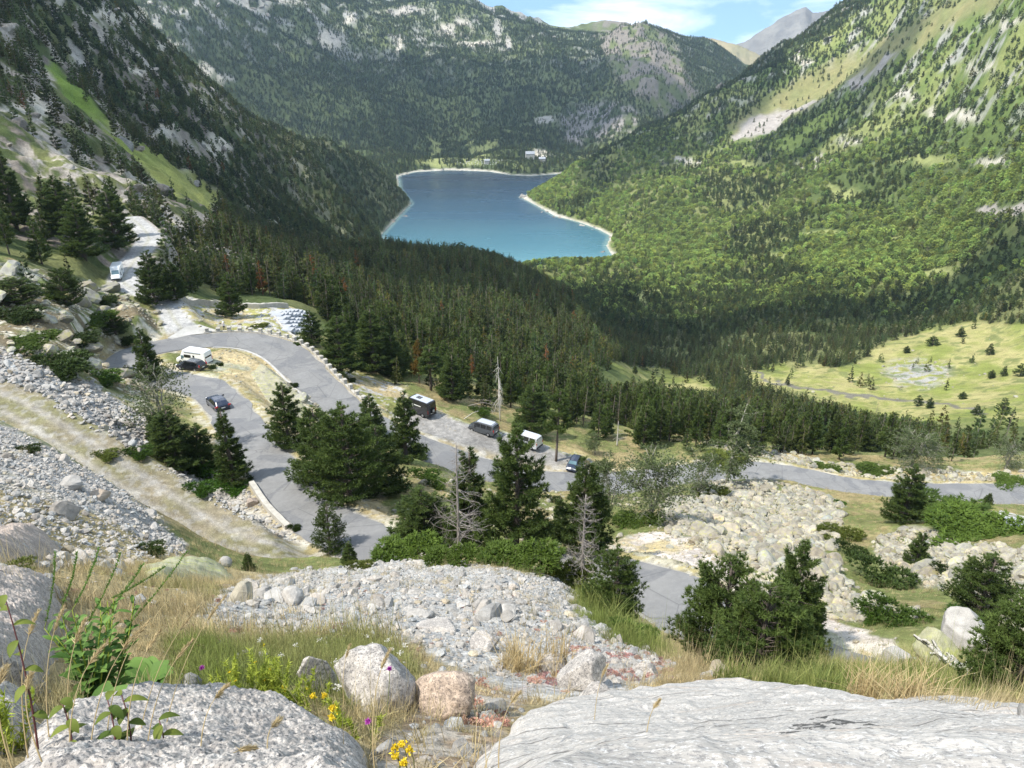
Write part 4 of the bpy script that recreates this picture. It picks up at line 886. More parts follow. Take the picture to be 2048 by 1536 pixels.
# ------------------------------------------------------------------ blue peaks beyond the valley
def far_peaks(pts, r0, name, a, b):
    mb = MB(); us = np.linspace(pts[0][0], pts[-1][0], 260); vs = np.interp(us, [p[0] for p in pts], [p[1] for p in pts])
    vs = vs + (fbm(us, us * 0, 26, 5, 61) - .5) * 7
    az, tt = ray(us, vs); ks = np.linspace(0, 1, 60); ks = np.r_[ks, 1 + ks[1:20]]
    V = []
    for q in ks:
        d = 1 - q; r = r0 - 1500 * d * (1 if d > 0 else .8); top = tt * r0
        h = top - (520 if d > 0 else 900) * abs(d) ** .9
        x = r * np.sin(az); y = r * np.cos(az)
        g = 1 - np.abs(2 * fbm(x, y * .4, 420, 5, 71) - 1); h = h + (g - .8) * 330 * min(1, abs(d) * 3) * (1 - .2 * d)
        V.append(np.stack([x, y, h + EYE], 1))
    V = np.array(V); n = len(us); mm = len(ks); i = np.arange(mm - 1)[:, None] * n; j = np.arange(n - 1)[None]
    mb.add(V.reshape(-1, 3), np.stack([i + j, i + j + 1, i + n + j + 1, i + n + j], -1).reshape(-1, 4), 0, .5, True)
    m, t = new_mat(name + '_rock'); co = N(t, 'ShaderNodeTexCoord').outputs['Object']
    finish(t, mixc(t, ramp(t, noise(t, .004, 8, .7, co), [(.4, 0), (.6, 1)]), a, b), .95, noise(t, .02, 7, .7, co), .8, 20, spec=.05)
    o = mb.obj(name, m); o['kind'] = 'structure'; return o
far_peaks([(1150, 140), (1300, 118), (1352, 96), (1378, 84), (1400, 77), (1412, 75), (1440, 80), (1468, 88), (1500, 100), (1600, 150)], 5200, 'distant_hills', (.30, .27, .15), (.42, .34, .20))
far_peaks([(1380, 120), (1450, 96), (1490, 84), (1520, 62), (1560, 38), (1595, 19), (1612, 15), (1626, 26), (1640, 23), (1660, 20), (1672, 11), (1685, 17), (1700, 28), (1760, 20), (1850, 60), (2000, 120)], 6600, 'distant_mountains', (.17, .165, .16), (.26, .25, .23))
# ------------------------------------------------------------------ clouds (their shadows fall on the slopes)
# ------------------------------------------------------------------ single trees
def tree_kind(name, cat, crown, mat_c, trunk, mat_t, part='crown'):
    root = bpy.data.objects.new(name, None); COL.objects.link(root); root['category'] = cat; root['label'] = ''
    crown.obj(part, mat_c, root)
    if trunk is not None: trunk.obj('trunk', mat_t, root)
    root['_proto'] = 1; root.location = (0, 0, -500); return root
PINES = []
for k, (h, R, ncl, nb, L, w, base, pw, up, tf) in enumerate([(10, 1.9, 3000, 14, .30, .055, .02, .62, 1.1, .45), (10, 2.5, 3600, 14, .31, .055, .01, .58, 1.0, .5), (10, 1.6, 2200, 13, .30, .055, .03, .75, 1.2, .45), (8, 3.0, 3600, 14, .30, .055, .0, .42, 1.2, .6), (10, 3.3, 4000, 14, .26, .05, .0, .42, 1.0, .4)]):
    c = pine_crown(100 + k, h, R, ncl, nb, L, w, base, pw, up=up, tf=tf, per=9, wh=26)
    PINES.append((tree_kind('pine_tree', 'tree', c, [M['pine'], M['bark']], trunk_mb(h * .97, .20, 100 + k), M['bark']), h, R))
# pine with a bare lower trunk
c = pine_crown(120, 10, 1.9, 1500, 13, .30, .055, .42, .5, per=8, wh=16, tf=.3, up=.8); PINES.append((tree_kind('pine_tree', 'tree', c, [M['pine'], M['bark']], trunk_mb(9.7, .17, 120), M['bark']), 10, 1.9))
# mid-distance pines with fewer, broader tufts
MIDP = []
for k, (h, R, base, pw) in enumerate([(10, 1.9, .08, .75), (10, 1.55, .10, .85), (10, 2.3, .06, .6), (10, 1.9, .22, .62)]):
    c = pine_crown(140 + k, h, R, 900, 9, .44, .11, base, pw, per=7, tf=.35, up=.9, wh=19)
    MIDP.append((tree_kind('pine_tree', 'tree', c, [M['pine'], M['bark']], trunk_mb(h * .97, .17, 140 + k, 5), M['bark']), h, R))
BIRCH = []
for k, (h, R, st, ncl) in enumerate([(8, 3.0, 4, 2600), (8, 2.6, 2, 2200), (8, 3.6, 6, 3200), (8, 3.2, 5, 1500)]):
    l, b = broad_tree(200 + k, h, R, st, 20, ncl, 7, .13, .075)
    BIRCH.append((tree_kind('birch_tree', 'tree', l, M['leaf'], b, M['pale_bark']), h, R))
DEADS = []
for k, (h, R, nbr, cu, dr, side, mt) in enumerate([(9, 2.3, 90, .5, .2, None, 'dead'), (9, 1.9, 110, .9, .0, None, 'dead'), (9, 2.6, 34, -.1, 1.3, 1.2, 'snag'), (4, 1.5, 9, .3, .2, None, 'snag')]):
    tb, b = dead_tree(300 + k, h, R, nbr, .13, cu, dr, side, 4 if k < 2 else 2, base=.12 if k < 2 else .3)
    if k >= 2:
        off = b.n; b.V += tb.V; b.S += tb.S; b.F += [(f + off, m_, s) for f, m_, s in tb.F]; b.n += tb.n; r0 = b.obj('dead_tree', M[mt]); r0['category'] = 'tree'; r0['label'] = ''; r0['_proto'] = 1; r0.location = (0, 0, -500); DEADS.append((r0, h, R)); continue
    DEADS.append((tree_kind('dead_tree', 'tree', b, M[mt], tb, M[mt], 'branches'), h, R))
USED = set(); HAND = []
def put_tree(kit, k, u, vb, vt, wpx, label, group=None, tint=1.0, rz=None, dist=None, col=None):
    proto, h, R = kit[k]; p = at(u, vb) if dist is None else None
    if dist is not None:
        az, tt = ray(u, vb); p = np.array([dist * math.sin(az), dist * math.cos(az), 0.0]); p[2] = zat(p[0], p[1])
    H = height_for(p, vt); d = slant(p); Rw = wpx / 2 * d / F_PX
    s = H / h; sr = Rw / R; rs = random.Random(int(u * 7 + vb)); rz = rs.uniform(0, 6.28) if rz is None else rz
    c = np.array([1.0, 1.0, 1.0]) * tint * rs.uniform(.88, 1.12) if col is None else np.array(col)
    o = dup(proto, (p[0], p[1], p[2] - .15), (rs.uniform(-.03, .03), rs.uniform(-.03, .03), rz), (sr, sr, s), label, group, (c[0], c[1], c[2], 1))
    HAND.append((p[0], p[1], max(Rw, 1.0))); return o
P_, B_, D_ = PINES, BIRCH, DEADS
for a in [
 (P_, 1, 1032, 1112, 845, 158, 'tall full dark green pine, biggest of the clump in the middle of the picture'),
 (P_, 0, 940, 1100, 888, 105, 'dark narrow pine behind the grey dead tree in the central clump'),
 (P_, 1, 850, 1092, 972, 150, 'broad young pine at the left end of the central clump, above the road'),
 (P_, 0, 1170, 1100, 912, 118, 'slender pine standing behind the bare grey tree, right of the central clump'),
 (P_, 2, 1118, 1080, 990, 48, 'small pine between the tall pine and the bare grey tree'),
 (P_, 3, 1225, 1235, 1100, 130, 'ragged leaning pine on the green bank beside the lowest road bend'),
 (P_, 1, 1565, 1322, 1072, 130, 'taller pine of the nearest clump on the right, behind the rock slab'),
 (P_, 3, 1440, 1335, 1115, 190, 'wide bushy pine covering the lowest road, left part of the nearest clump'),
 (P_, 3, 1510, 1348, 1150, 200, 'low young pine at the foot of the nearest clump with a bare trunk'),
 (P_, 0, 1600, 1320, 1170, 90, 'small pine at the right side of the nearest clump'),
 (P_, 4, 660, 1102, 1003, 72, 'dense rounded pine alone at the edge of the lower road'),
 (P_, 2, 700, 1128, 1080, 38, 'little pine just right of the dense rounded pine by the road'),
 (P_, 2, 499, 1143, 1100, 28, 'tiny pine sapling standing on the grassy track'),
 (P_, 1, 1806, 1045, 932, 80, 'solitary compact pine in front of the far road on the right'),
 (P_, 2, 1974, 1008, 984, 20, 'tiny pine at the near edge of the far road, far right'),
 (P_, 0, 1830, 1130, 1062, 46, 'thin young pine growing in the right boulder field'),
 (P_, 3, 1955, 1225, 1115, 115, 'spreading low pine among the boulders near the right edge'),
 (P_, 3, 2030, 1385, 1170, 175, 'nearest pine cut by the right edge of the picture'),
 (P_, 1, 578, 892, 765, 86, 'pointed dark pine at the tip of the grassy island between the road legs'),
 (P_, 1, 640, 965, 812, 120, 'dense pine in the thicket between the road legs, left front'),
 (P_, 3, 700, 995, 815, 170, 'widest yellow green pine filling the thicket between the road legs'),
 (P_, 1, 762, 985, 850, 130, 'dark pine in the thicket between the road legs, right front'),
 (P_, 0, 812, 925, 782, 80, 'pointed pine overlapping the upper road leg, left of the black camper van'),
 (P_, 0, 745, 880, 785, 64, 'small pine at the back of the thicket beside the upper road leg'),
 (P_, 1, 690, 900, 830, 90, 'rounded pine crown at the back of the thicket between the road legs'),
 (P_, 2, 470, 970, 815, 74, 'thin airy pine leaning over the lower road, front of the dark car'),
 (P_, 0, 352, 940, 812, 105, 'dark pine below the grey leafless looking birch, beside the rubble'),
 (P_, 1, 405, 950, 850, 90, 'dark bushy pine above the bright green bank'),
 (P_, 2, 318, 890, 820, 50, 'slim pine at the left side of the pines under the birch'),
 (P_, 0, 302, 762, 652, 54, 'upright pine in the mouth of the hairpin, left of the white camper van'),
 (P_, 4, 258, 757, 728, 24, 'small round pine at the outer edge of the hairpin'),
 (P_, 5, 1112, 922, 778, 62, 'pine with a long bare trunk beside the gravel lay-by'),
 (P_, 1, 464, 634, 545, 58, 'full pine in front of the long low stone wall'),
 (P_, 1, 312, 610, 500, 66, 'dense pine between the upper track and the wood'),
 (P_, 0, 352, 600, 520, 50, 'pine right of the upper track, next to the dense one'),
 (P_, 3, 132, 612, 535, 72, 'bushy dark pine on the rocky slope left of the white motorhome'),
 (P_, 3, 30, 605, 555, 90, 'low dark pine on the rocky slope at the left edge'),
 (P_, 3, 232, 672, 628, 56, 'small bushy pine on the rocks above the hairpin'),
 (P_, 1, 170, 520, 400, 80, 'tall pine at the left between the track and the cliff'),
 (P_, 1, 235, 500, 380, 84, 'tall dark pine just left of the upper track'),
 (P_, 0, 130, 470, 350, 70, 'tall pine on the far left slope below the grey cliff'),
 (P_, 0, 35, 460, 300, 60, 'tall thin pine at the left edge under the cliff'),
 (P_, 1, 625, 690, 620, 58, 'pine just outside the curve, right of the stepped stone slabs'),
 (P_, 1, 683, 750, 632, 96, 'big dark pine outside the curve beyond the stone posts'),
 (P_, 0, 748, 745, 612, 84, 'big pine with a twisted pale branch, beyond the curve'),
 (P_, 1, 785, 755, 668, 76, 'leafy pine on the rocks above the black camper van'),
 (P_, 5, 862, 782, 690, 66, 'pine with open crown just above the black camper van'),
 (P_, 0, 905, 800, 705, 62, 'light green pine between the black camper and the grey van'),
 (P_, 1, 1065, 868, 765, 90, 'dark pine behind the silver van'),
 (D_, 0, 918, 1118, 878, 125, 'grey dead tree with twisted twigs in the central clump'),
 (D_, 1, 1163, 1180, 985, 118, 'bare grey tree with upswept branches on the green bank'),
 (D_, 2, 1000, 842, 712, 60, 'bleached snag with branches hanging to the right above the grey van'),
 (D_, 3, 1234, 892, 842, 40, 'short white snag behind the birch thicket'),
 (B_, 3, 335, 885, 712, 150, 'grey green birch with pale open branches by the hairpin'),
 (B_, 2, 1300, 1045, 890, 190, 'broad grey green birch thicket beside the far road'),
 (B_, 0, 1218, 1035, 905, 110, 'birch at the left side of the thicket, behind the bare grey tree'),
 (B_, 1, 1452, 968, 808, 150, 'taller birch with two pale trunks next to the boulder field'),
 (B_, 0, 1395, 990, 900, 100, 'small birch between the thicket and the two trunked birch'),
 (B_, 2, 1822, 935, 858, 125, 'round light green birch among the dark pines beyond the far road'),
 (B_, 1, 1190, 910, 860, 60, 'young birch behind the blue car'),
 (B_, 3, 2010, 940, 870, 70, 'thin grey green birch at the right end of the tree row'),
]: put_tree(*a)
for u, vb, vt, w, lab in [(1920, 673, 654, 18, 'dark pine alone at the top of the valley meadow'), (1978, 711, 686, 15, 'pointed pine alone in the right of the meadow'), (1864, 692, 672, 26, 'bushy pine beside a rock at the top left of the meadow'), (1812, 706, 691, 16, 'small round pine near the wood at the top of the meadow'),
                         (2006, 753, 731, 13, 'pointed pine of the pair at the right of the meadow'), (1981, 757, 739, 17, 'rounder pine of the pair at the right of the meadow'), (1574, 771, 748, 10, 'thin pine beside the meadow stream'), (2040, 752, 726, 24, 'dark pine at the right edge of the meadow'), (1835, 812, 790, 20, 'pine at the near edge of the meadow'),
                         (1858, 816, 794, 18, 'right hand pine of the small group at the near edge of the meadow'), (1925, 798, 783, 18, 'small shrubby pine below the meadow rocks'), (2002, 830, 795, 26, 'larger pine at the near right corner of the meadow'), (1270, 748, 730, 14, 'small pine on the left strip of the meadow'), (1952, 830, 808, 18, 'pine beside the lower meadow rocks')]:
    put_tree(MIDP, 0 if w < 20 else 2, u, vb, vt, w, lab, tint=.85)

# ------------------------------------------------------------------ the woods
ROADS_ALL = np.vstack([SP_ROAD[:, :2], SP_UP[:, :2], SP_PARK[:, :2]])
def wood_points(n, seed, rlo, rhi, dens, hmin, hmax, tol):
    x, y, z, u, v, r, rng = sample_ground(n, seed, rlo, rhi)
    k = visible(x, y, z, hmax, tol) & (u > -120) & (u < 2170) & (v < 1010)
    x, y, z, u, v, r = (q[k] for q in (x, y, z, u, v, r)); c, T, B = field(x, y, z, u, v, r)
    area = 1.72 / 2 * (rhi ** 2 - rlo ** 2) / n
    k = rng.random(len(x)) < T * dens * area
    x, y, z, u, v, r, B = (q[k] for q in (x, y, z, u, v, r, B)); H = rng.uniform(hmin, hmax, len(x)) * (.8 + .4 * fbm(x, y, 25, 2, 91))
    return [x, y, z, u, v, r, B, H]
def strip_density(x, y, u, v, r): return None
parts = [wood_points(70000, 1, 165, 420, 1 / 11, 5, 11, .10), wood_points(110000, 2, 420, 950, 1 / 16, 6, 11, .05), wood_points(220000, 3, 950, 2000, 1 / 27, 6.5, 11, .03), wood_points(210000, 4, 2000, 3700, 1 / 48, 9, 13, .03)]
# the row of pines beyond the far road and around the spur nearer than that
x, y, z, u, v, r, rng = sample_ground(9000, 5, 118, 200)
k = (((u > 1190) & (v < 925) & (v > 780)) | ((u > 690) & (u <= 1190) & (v < 790 + (u - 860) * .22) & (v > 560)) | ((u > 370) & (u < 720) & (v < 606)) | ((u < 250) & (v < 520) & (v > 300)) | ((u < 235) & (v < 575) & (v >= 520) & (rng.random(len(u)) < .3))) & visible(x, y, z, 9, .1)
d, _, hw = seg_field(np.vstack([SP_ROAD, SP_UP, SP_PARK]), x, y, 30); k &= (d > hw + 4.5) & (rng.random(len(x)) < np.where((u > 370) & (u < 720) & (v < 606), .34, .17)) & (r > 100)
sel = [q[k] for q in (x, y, z, u, v, r)]; parts.append(sel + [np.zeros(k.sum()), rng.uniform(4.5, 10, k.sum())])
WX, WY, WZ, WU, WV, WR, WB, WH_ = (np.concatenate([p[i] for p in parts]) for i in range(8))
hx = np.array(HAND); near = np.ones(len(WX), bool); nn = np.where(WR < 330)[0]
dd = np.hypot(WX[nn, None] - hx[None, :, 0], WY[nn, None] - hx[None, :, 1]); near[nn] = (dd > hx[None, :, 2] * 1.0 + .8).all(1)
# keep the vans, the person and the blocks in sight
CLEAR = [(300, 640, 460, 750), (800, 790, 1120, 960), (215, 520, 345, 600), (400, 600, 640, 665), (470, 590, 640, 650)]
near &= ~((WU > 280) & (WU < 640) & (WV > 590) & (WR < 190))
_, WTV = project(WX, WY, WZ + WH_ * .9); tu = WU
for nm_ in ('meadow', 'meadow2', 'grass_strip', 'island', 'terrace'):
    inside = np.zeros(len(WX), bool)
    for fr in (.25, .5, .75, .95):
        pu_, pv_ = project(WX, WY, WZ + WH_ * fr); inside |= msk(nm_, pu_, pv_ + (10 if nm_ == 'meadow' else 14), 3) > .5
    near &= ~(inside & (WR < (425 if nm_ in ('meadow', 'meadow2') else 540 if nm_ == 'grass_strip' else 300)) & (np.random.default_rng(3).random(len(WX)) < .97))
near &= ~((WU < 340) & (WR < 300) & (WTV < 345) & (np.random.default_rng(4).random(len(WX)) < .92))
near &= ~((WU < 250) & (WR < 420) & (np.random.default_rng(5).random(len(WX)) < .5))
WX, WY, WZ, WU, WV, WR, WB, WH_ = (q[near] for q in (WX, WY, WZ, WU, WV, WR, WB, WH_))
rng = np.random.default_rng(77); n = len(WX); dead = rng.random(n) < np.where(WR < 700, .075, .015); red = (rng.random(n) < .006) & (WR < 800) & (WU < 1350); broad = (rng.random(n) < WB) & ~dead
size = WH_ / np.hypot(WR, WZ - EYE); order = np.argsort(-size); mine = np.zeros(n, bool)
pool = [i for i in order if not dead[i] and not broad[i]][:225]; mine[pool] = True
WOODLAB = {'row': ('dark pine in the row of trees beyond the far road', 'pines in the row beyond the far road'), 'mid': ('dark pine in the wood on the spur beyond the parked vans', 'pines in the wood beyond the parked vans'),
           'left': ('dark pine on the left slope under the cliffs', 'pines on the left slope'), 'back': ('dark pine in the wood behind the low stone wall', 'pines in the wood behind the stone wall')}
for i in pool:
    q = 'row' if WU[i] > 1190 else ('mid' if WU[i] > 640 else ('left' if WU[i] < 280 else 'back'))
    k = int(rng.integers(0, 4)); proto, h, R = MIDP[k]; s = WH_[i] / h; c = rng.uniform(.7, 1.35) * np.array([1.0, .97 + rng.uniform(-.08, .06), .95])
    if red[i]: c = np.array([2.3, 1.0, .9])
    lab, grp = WOODLAB[q]
    if red[i]: lab = 'rust brown dying pine standing in the dark wood'; grp = 'rust brown pines in the wood'
    dup(proto, (WX[i], WY[i], WZ[i] - .2), (0, 0, rng.uniform(0, 6.28)), (s * rng.uniform(.85, 1.2),) * 2 + (s,), lab, grp, (*c, 1))
rest = ~mine
def light(seed, h, R, ncl, nb, L, w, base, pw): return pine_crown(seed, h, R, ncl, nb, L, w, base, pw, per=5, tf=.3, wh=12, br=False)
protos = [light(160, 10, 1.9, 300, 6, .62, .17, .06, .75), light(161, 10, 1.55, 260, 6, .6, .17, .10, .85), light(162, 10, 2.3, 320, 6, .62, .17, .05, .6),
          light(163, 10, 1.9, 70, 4, 1.25, .55, .03, .8), light(164, 10, 2.3, 80, 4, 1.3, .6, .03, .65)]
for k, p in enumerate(protos[:3]): trunk_mb(9.5, .15, 170 + k, 4, mat=2, mb=p)
def blob(seed, h, R, ncl, nb, L, w):
    rng = np.random.default_rng(seed); mb = MB(); d = rng.normal(0, 1, (ncl, 3)); d /= np.linalg.norm(d, axis=1, keepdims=True)
    C = d * np.array([R, R, h * .42]) * rng.uniform(.6, 1, (ncl, 1)) + np.array([0, 0, h * .55]); lump = n3(d * 2, .7, seed); C[:, :2] *= (.6 + .8 * lump)[:, None]
    blades(mb, C, d, nb, L, w, rng, .9, 1, sh=np.clip(lump * .8 + rng.uniform(-.2, .4, ncl), 0, 1)); return mb
protos += [blob(180, 8, 2.6, 260, 7, .5, .3), blob(181, 8, 2.8, 60, 5, 1.2, .8)]
tb, bb = dead_tree(190, 10, 1.5, 40, .12, .3, .2, None, 1); 
for mbx in (bb,):
    for j in range(len(mbx.F)): mbx.F[j] = (mbx.F[j][0], 2, mbx.F[j][2])
for V_, S_ in zip(tb.V, tb.S): bb.V.append(V_); bb.S.append(S_)
off = bb.n; bb.F += [(f + off, 2, s) for f, m_, s in tb.F]; bb.n += tb.n; protos.append(bb)
far = WR > 620; idx = np.where(rest)[0]; m = len(idx)
which = np.where(dead[idx] & ~far[idx], 7, np.where(broad[idx], np.where(far[idx], 6, 5), np.where(far[idx], 3 + rng.integers(0, 2, m), rng.integers(0, 3, m))))
hp = np.where((which == 5) | (which == 6), 8.0, 10.0); s = WH_[idx] / hp * np.where(broad[idx], .85, 1.0)
s = s * np.where((WR[idx] > 500) & (WR[idx] < 800) & (WU[idx] > 1150), .8, 1)
b = rng.uniform(.50, 1.75, m) * (.75 + .5 * fbm(WX[idx] / WR[idx] * 1.0, np.log(WR[idx]), .05, 3, 95)); hue = rng.normal(0, .06, m) + (rng.random(m) < .25) * (which != 5) * (which != 6) * rng.uniform(0, .35, m)
tint = np.stack([b * (1 + hue), b * (1 - hue * .2), b * (1 - hue)], 1)
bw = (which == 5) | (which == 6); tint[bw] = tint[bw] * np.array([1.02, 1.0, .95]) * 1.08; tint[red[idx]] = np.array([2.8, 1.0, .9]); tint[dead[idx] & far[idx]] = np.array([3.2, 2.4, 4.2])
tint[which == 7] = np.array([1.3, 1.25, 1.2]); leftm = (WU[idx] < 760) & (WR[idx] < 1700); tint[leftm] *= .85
sc = np.stack([s * rng.uniform(.85, 1.25, m), s * rng.uniform(.85, 1.25, m), s], 1)
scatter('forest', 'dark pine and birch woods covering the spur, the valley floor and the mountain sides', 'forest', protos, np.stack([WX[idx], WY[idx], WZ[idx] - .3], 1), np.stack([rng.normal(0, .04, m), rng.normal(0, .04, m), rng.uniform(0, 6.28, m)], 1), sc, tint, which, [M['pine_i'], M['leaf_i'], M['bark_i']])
print('forest', m, 'single', mine.sum(), time.time() - T0)

# ------------------------------------------------------------------ shrubs
BUSH = []
for k, (tall, ncl) in enumerate([(.8, 650), (1.0, 650), (.55, 700)]):
    r0 = bush_mb(400 + k, ncl, 10, .17, .045, tall).obj('shrub', M['shrub']); r0['category'] = 'shrub'; r0['label'] = ''; r0['_proto'] = 1; r0.location = (0, 0, -500); BUSH.append(r0)
def put_bush(k, u, v, wpx, hpx, label, tint=(1, 1, 1), group=None, name='shrub'):
    p = at(u, v); d = slant(p); R = wpx / 2 * d / F_PX; H = hpx * d / F_PX * (.62 if k == 2 else .85)
    az = math.atan2(p[0], p[1]); rs = random.Random(int(u + v * 3)); f = rs.uniform(.85, 1.2)
    o = dup(BUSH[k], (p[0], p[1], p[2] - .05 * H), (0, 0, -az), (R, R * f, H / (.8, 1.0, .55)[k] * .9), label, group, (tint[0] * f, tint[1] * f, tint[2] * f, 1)); o.name = name; return o
DK = (.55, .6, .6); BR = (.92, 1.0, .6); OL = (1.3, 1.1, .8)
for a in [(2, 815, 1122, 150, 42, 'bright green juniper mat at the top of the near scree, left one', BR), (2, 905, 1130, 120, 34, 'low green juniper mat in front of the dead tree', BR), (2, 1040, 1142, 190, 46, 'widest green juniper mat under the tall pine', BR), (2, 1130, 1165, 130, 50, 'green juniper mat at the foot of the bare grey tree', OL),
          (1, 1215, 1235, 110, 50, 'bright green bush on the bank above the lowest road', BR), (1, 1265, 1285, 100, 40, 'green bush where the bank meets the lowest road', (.9, 1.1, .7)), (2, 1275, 1052, 110, 24, 'flat green mat under the birch thicket', BR), (2, 1880, 1036, 170, 28, 'large green mat on the knoll before the far road', (.55, .62, .45)),
          (2, 1960, 1075, 190, 34, 'green mat between the right boulders and the concrete slabs', BR), (1, 1760, 1172, 120, 52, 'dark bush in a gap of the right boulder field', DK), (1, 1792, 1250, 120, 50, 'green bush at the lower edge of the right boulder field', (.8, .95, .7)), (1, 1740, 1240, 70, 36, 'small green bush left of the lower right boulders', (.8, 1, .6)),
          (1, 1680, 1010, 24, 14, 'bright little bush at the edge of the far road', (1.0, 1.5, .8)), (2, 1680, 1075, 90, 24, 'olive mat on the right rim of the boulder field', OL), (1, 1700, 1110, 60, 30, 'dark green clump right of the boulder field', DK), (2, 1420, 990, 80, 20, 'olive mat above the boulder field', OL),
          (1, 440, 962, 110, 50, 'bright green bush on the bank beside the lower road', (.9, 1.35, .6)), (1, 470, 985, 70, 26, 'vivid green bush above the stone bank', (.9, 1.4, .6)), (1, 400, 985, 60, 26, 'green bush behind the rubble bank', (.7, 1, .5)), (1, 118, 745, 118, 48, 'dark rounded shrub above the rubble slope', DK), (1, 205, 765, 74, 28, 'green shrub between the rubble and the hairpin', (.9, 1.1, .7)),
          (1, 30, 640, 100, 30, 'green shrub on the rocks at the left edge', DK), (2, 190, 650, 90, 22, 'green mat on the rocky slope above the hairpin', BR), (1, 155, 690, 80, 28, 'green shrub in the middle of the rocky slope', DK), (2, 60, 690, 110, 22, 'low green mat above the dark rounded shrub', BR), (1, 210, 610, 50, 24, 'small dark shrub below the white motorhome', DK), (2, 100, 590, 90, 22, 'green mat under the bushy dark pine', BR),
          (1, 250, 690, 44, 20, 'shrub on the outcrop beside the hairpin', DK), (1, 422, 738, 22, 12, 'small green bush beside the rear of the white camper van', DK), (1, 440, 733, 16, 12, 'second small bush behind the white camper van', DK), (1, 590, 1062, 26, 20, 'small dark bush among the blocks at the road edge', DK), (1, 594, 690, 14, 9, 'little bush in the row of stone posts', BR), (1, 588, 775, 20, 12, 'little bush beside the inner kerb', DK), (1, 830, 915, 60, 22, 'dark bush at the edge of the far road, near the thicket', DK),
          (1, 850, 960, 70, 30, 'green bush left of the central clump', (.8, 1, .6)), (1, 870, 975, 50, 22, 'yellow green bush beside the far road', BR), (1, 720, 1140, 60, 22, 'olive bush at the end of the track', OL), (1, 55, 905, 50, 16, 'green bush by the puddle on the track', DK), (1, 275, 912, 60, 22, 'green bush at the foot of the rubble slope', (.7, .9, .5)), (1, 210, 915, 50, 14, 'low bush at the side of the track', OL),
          (1, 1895, 1155, 60, 26, 'dark bush between the right boulders', DK), (1, 2000, 1200, 80, 40, 'dark bush low in the right boulder field', DK), (1, 1930, 1260, 70, 40, 'green bush left of the nearest right pine', (.7, .95, .6)), (1, 700, 765, 26, 12, 'bush outside the last stone posts', DK), (1, 660, 640, 40, 18, 'bush beyond the stepped slabs', DK), (2, 1450, 925, 90, 16, 'mat along the far verge', OL), (2, 1650, 940, 60, 10, 'flat mat on the verge beyond the far road', BR), (2, 1760, 948, 90, 14, 'mat at the foot of the tree row', BR), (2, 2020, 965, 60, 8, 'thin mat at the right end of the far verge', BR),
          (1, 20, 1160, 90, 30, 'olive shrub on the rock at the lower left', OL), (1, 300, 1110, 60, 26, 'small dark shrub at the edge of the left scree', DK), (1, 1105, 1005, 40, 20, 'green shrub behind the tall pine', DK), (1, 1000, 960, 50, 22, 'shrub at the near edge of the far road', DK), (2, 520, 655, 40, 8, 'flat mat below the stepped slabs', OL), (1, 900, 790, 60, 22, 'green shrub above the lay-by', (.9, 1.1, .6)), (1, 960, 830, 50, 18, 'green shrub behind the grey van', (.9, 1.1, .6))]:
    put_bush(*a)
print('plants', time.time() - T0)
# ------------------------------------------------------------------ stones and boulders
def stone_points(names, n, seed, rlo, rhi, dens, smin, smax, pw=2.2, mask=None, tol=.08):
    x, y, z, u, v, r, rng = sample_ground(n, seed, rlo, rhi); size = smin * (1 - rng.random(n) * (1 - (smin / smax) ** pw)) ** (-1 / pw)
    k = visible(x, y, z, size, tol) & (u > -80) & (u < 2130) & (v < 1600); x, y, z, u, v, r, size = (q[k] for q in (x, y, z, u, v, r, size))
    U, V = warp_uv(x, y, u, v, r); m = np.zeros(len(x))
    for nm in names: m = np.maximum(m, msk(nm, U, V, 8))
    if mask is not None: m = mask(x, y, z, u, v, r, m)
    area = 1.72 / 2 * (rhi ** 2 - rlo ** 2) / n; k = rng.random(len(x)) < m * dens * area
    x, y, size, r = x[k], y[k], size[k], r[k]
    for S in (SP_ROAD,):
        d, _, hw = seg_field(S, x, y, 14); k = d > hw + .15 + size * .8; x, y, size, r = x[k], y[k], size[k], r[k]
    for S in (SP_UP, SP_PARK):
        d, _, hw = seg_field(S, x, y, 14); k = (d > hw * .9) | (size < .12); x, y, size, r = x[k], y[k], size[k], r[k]
    d, _, hw = seg_field(SP_LOW, x, y, 14); k = (d > hw * .95) | (size < .09); x, y, size, r = x[k], y[k], size[k], r[k]
    return np.stack([x, y, zat(x, y), size, r], 1)
ANG = [rock_mb(500 + k, 1 if k < 4 else 2, 9 + k, 0, (1, rr, hh), .05) for k, (rr, hh) in enumerate([(.75, .55), (.9, .4), (.6, .6), (.8, .7), (.75, .5), (.9, .65), (.65, .45)])]
RND = [rock_mb(520 + k, 2, 11, .08, (1, rr, hh), .07, smooth=False) for k, (rr, hh) in enumerate([(.8, .65), (.7, .55), (.9, .7), (.75, .5)])]
def stone_objs(protos, mat, name):
    L = []
    for p in protos: o = p.obj(name, mat); o['label'] = ''; o['category'] = 'rock'; o['_proto'] = 1; o.location = (0, 0, -500); L.append(o)
    return L
BIG_ANG = stone_objs([rock_mb(540 + k, 3, 10 + k, .02, (1, rr, hh), .07) for k, (rr, hh) in enumerate([(.8, .6), (.65, .7), (.9, .5), (.75, .8)])], M['rock'], 'boulder')
BIG_RND = stone_objs([rock_mb(560 + k, 3, 11 + k, .0, (1, rr, hh), .07, smooth=False) for k, (rr, hh) in enumerate([(.8, .7), (.7, .6), (.95, .6), (.75, .85)])], M['lrock'], 'boulder')
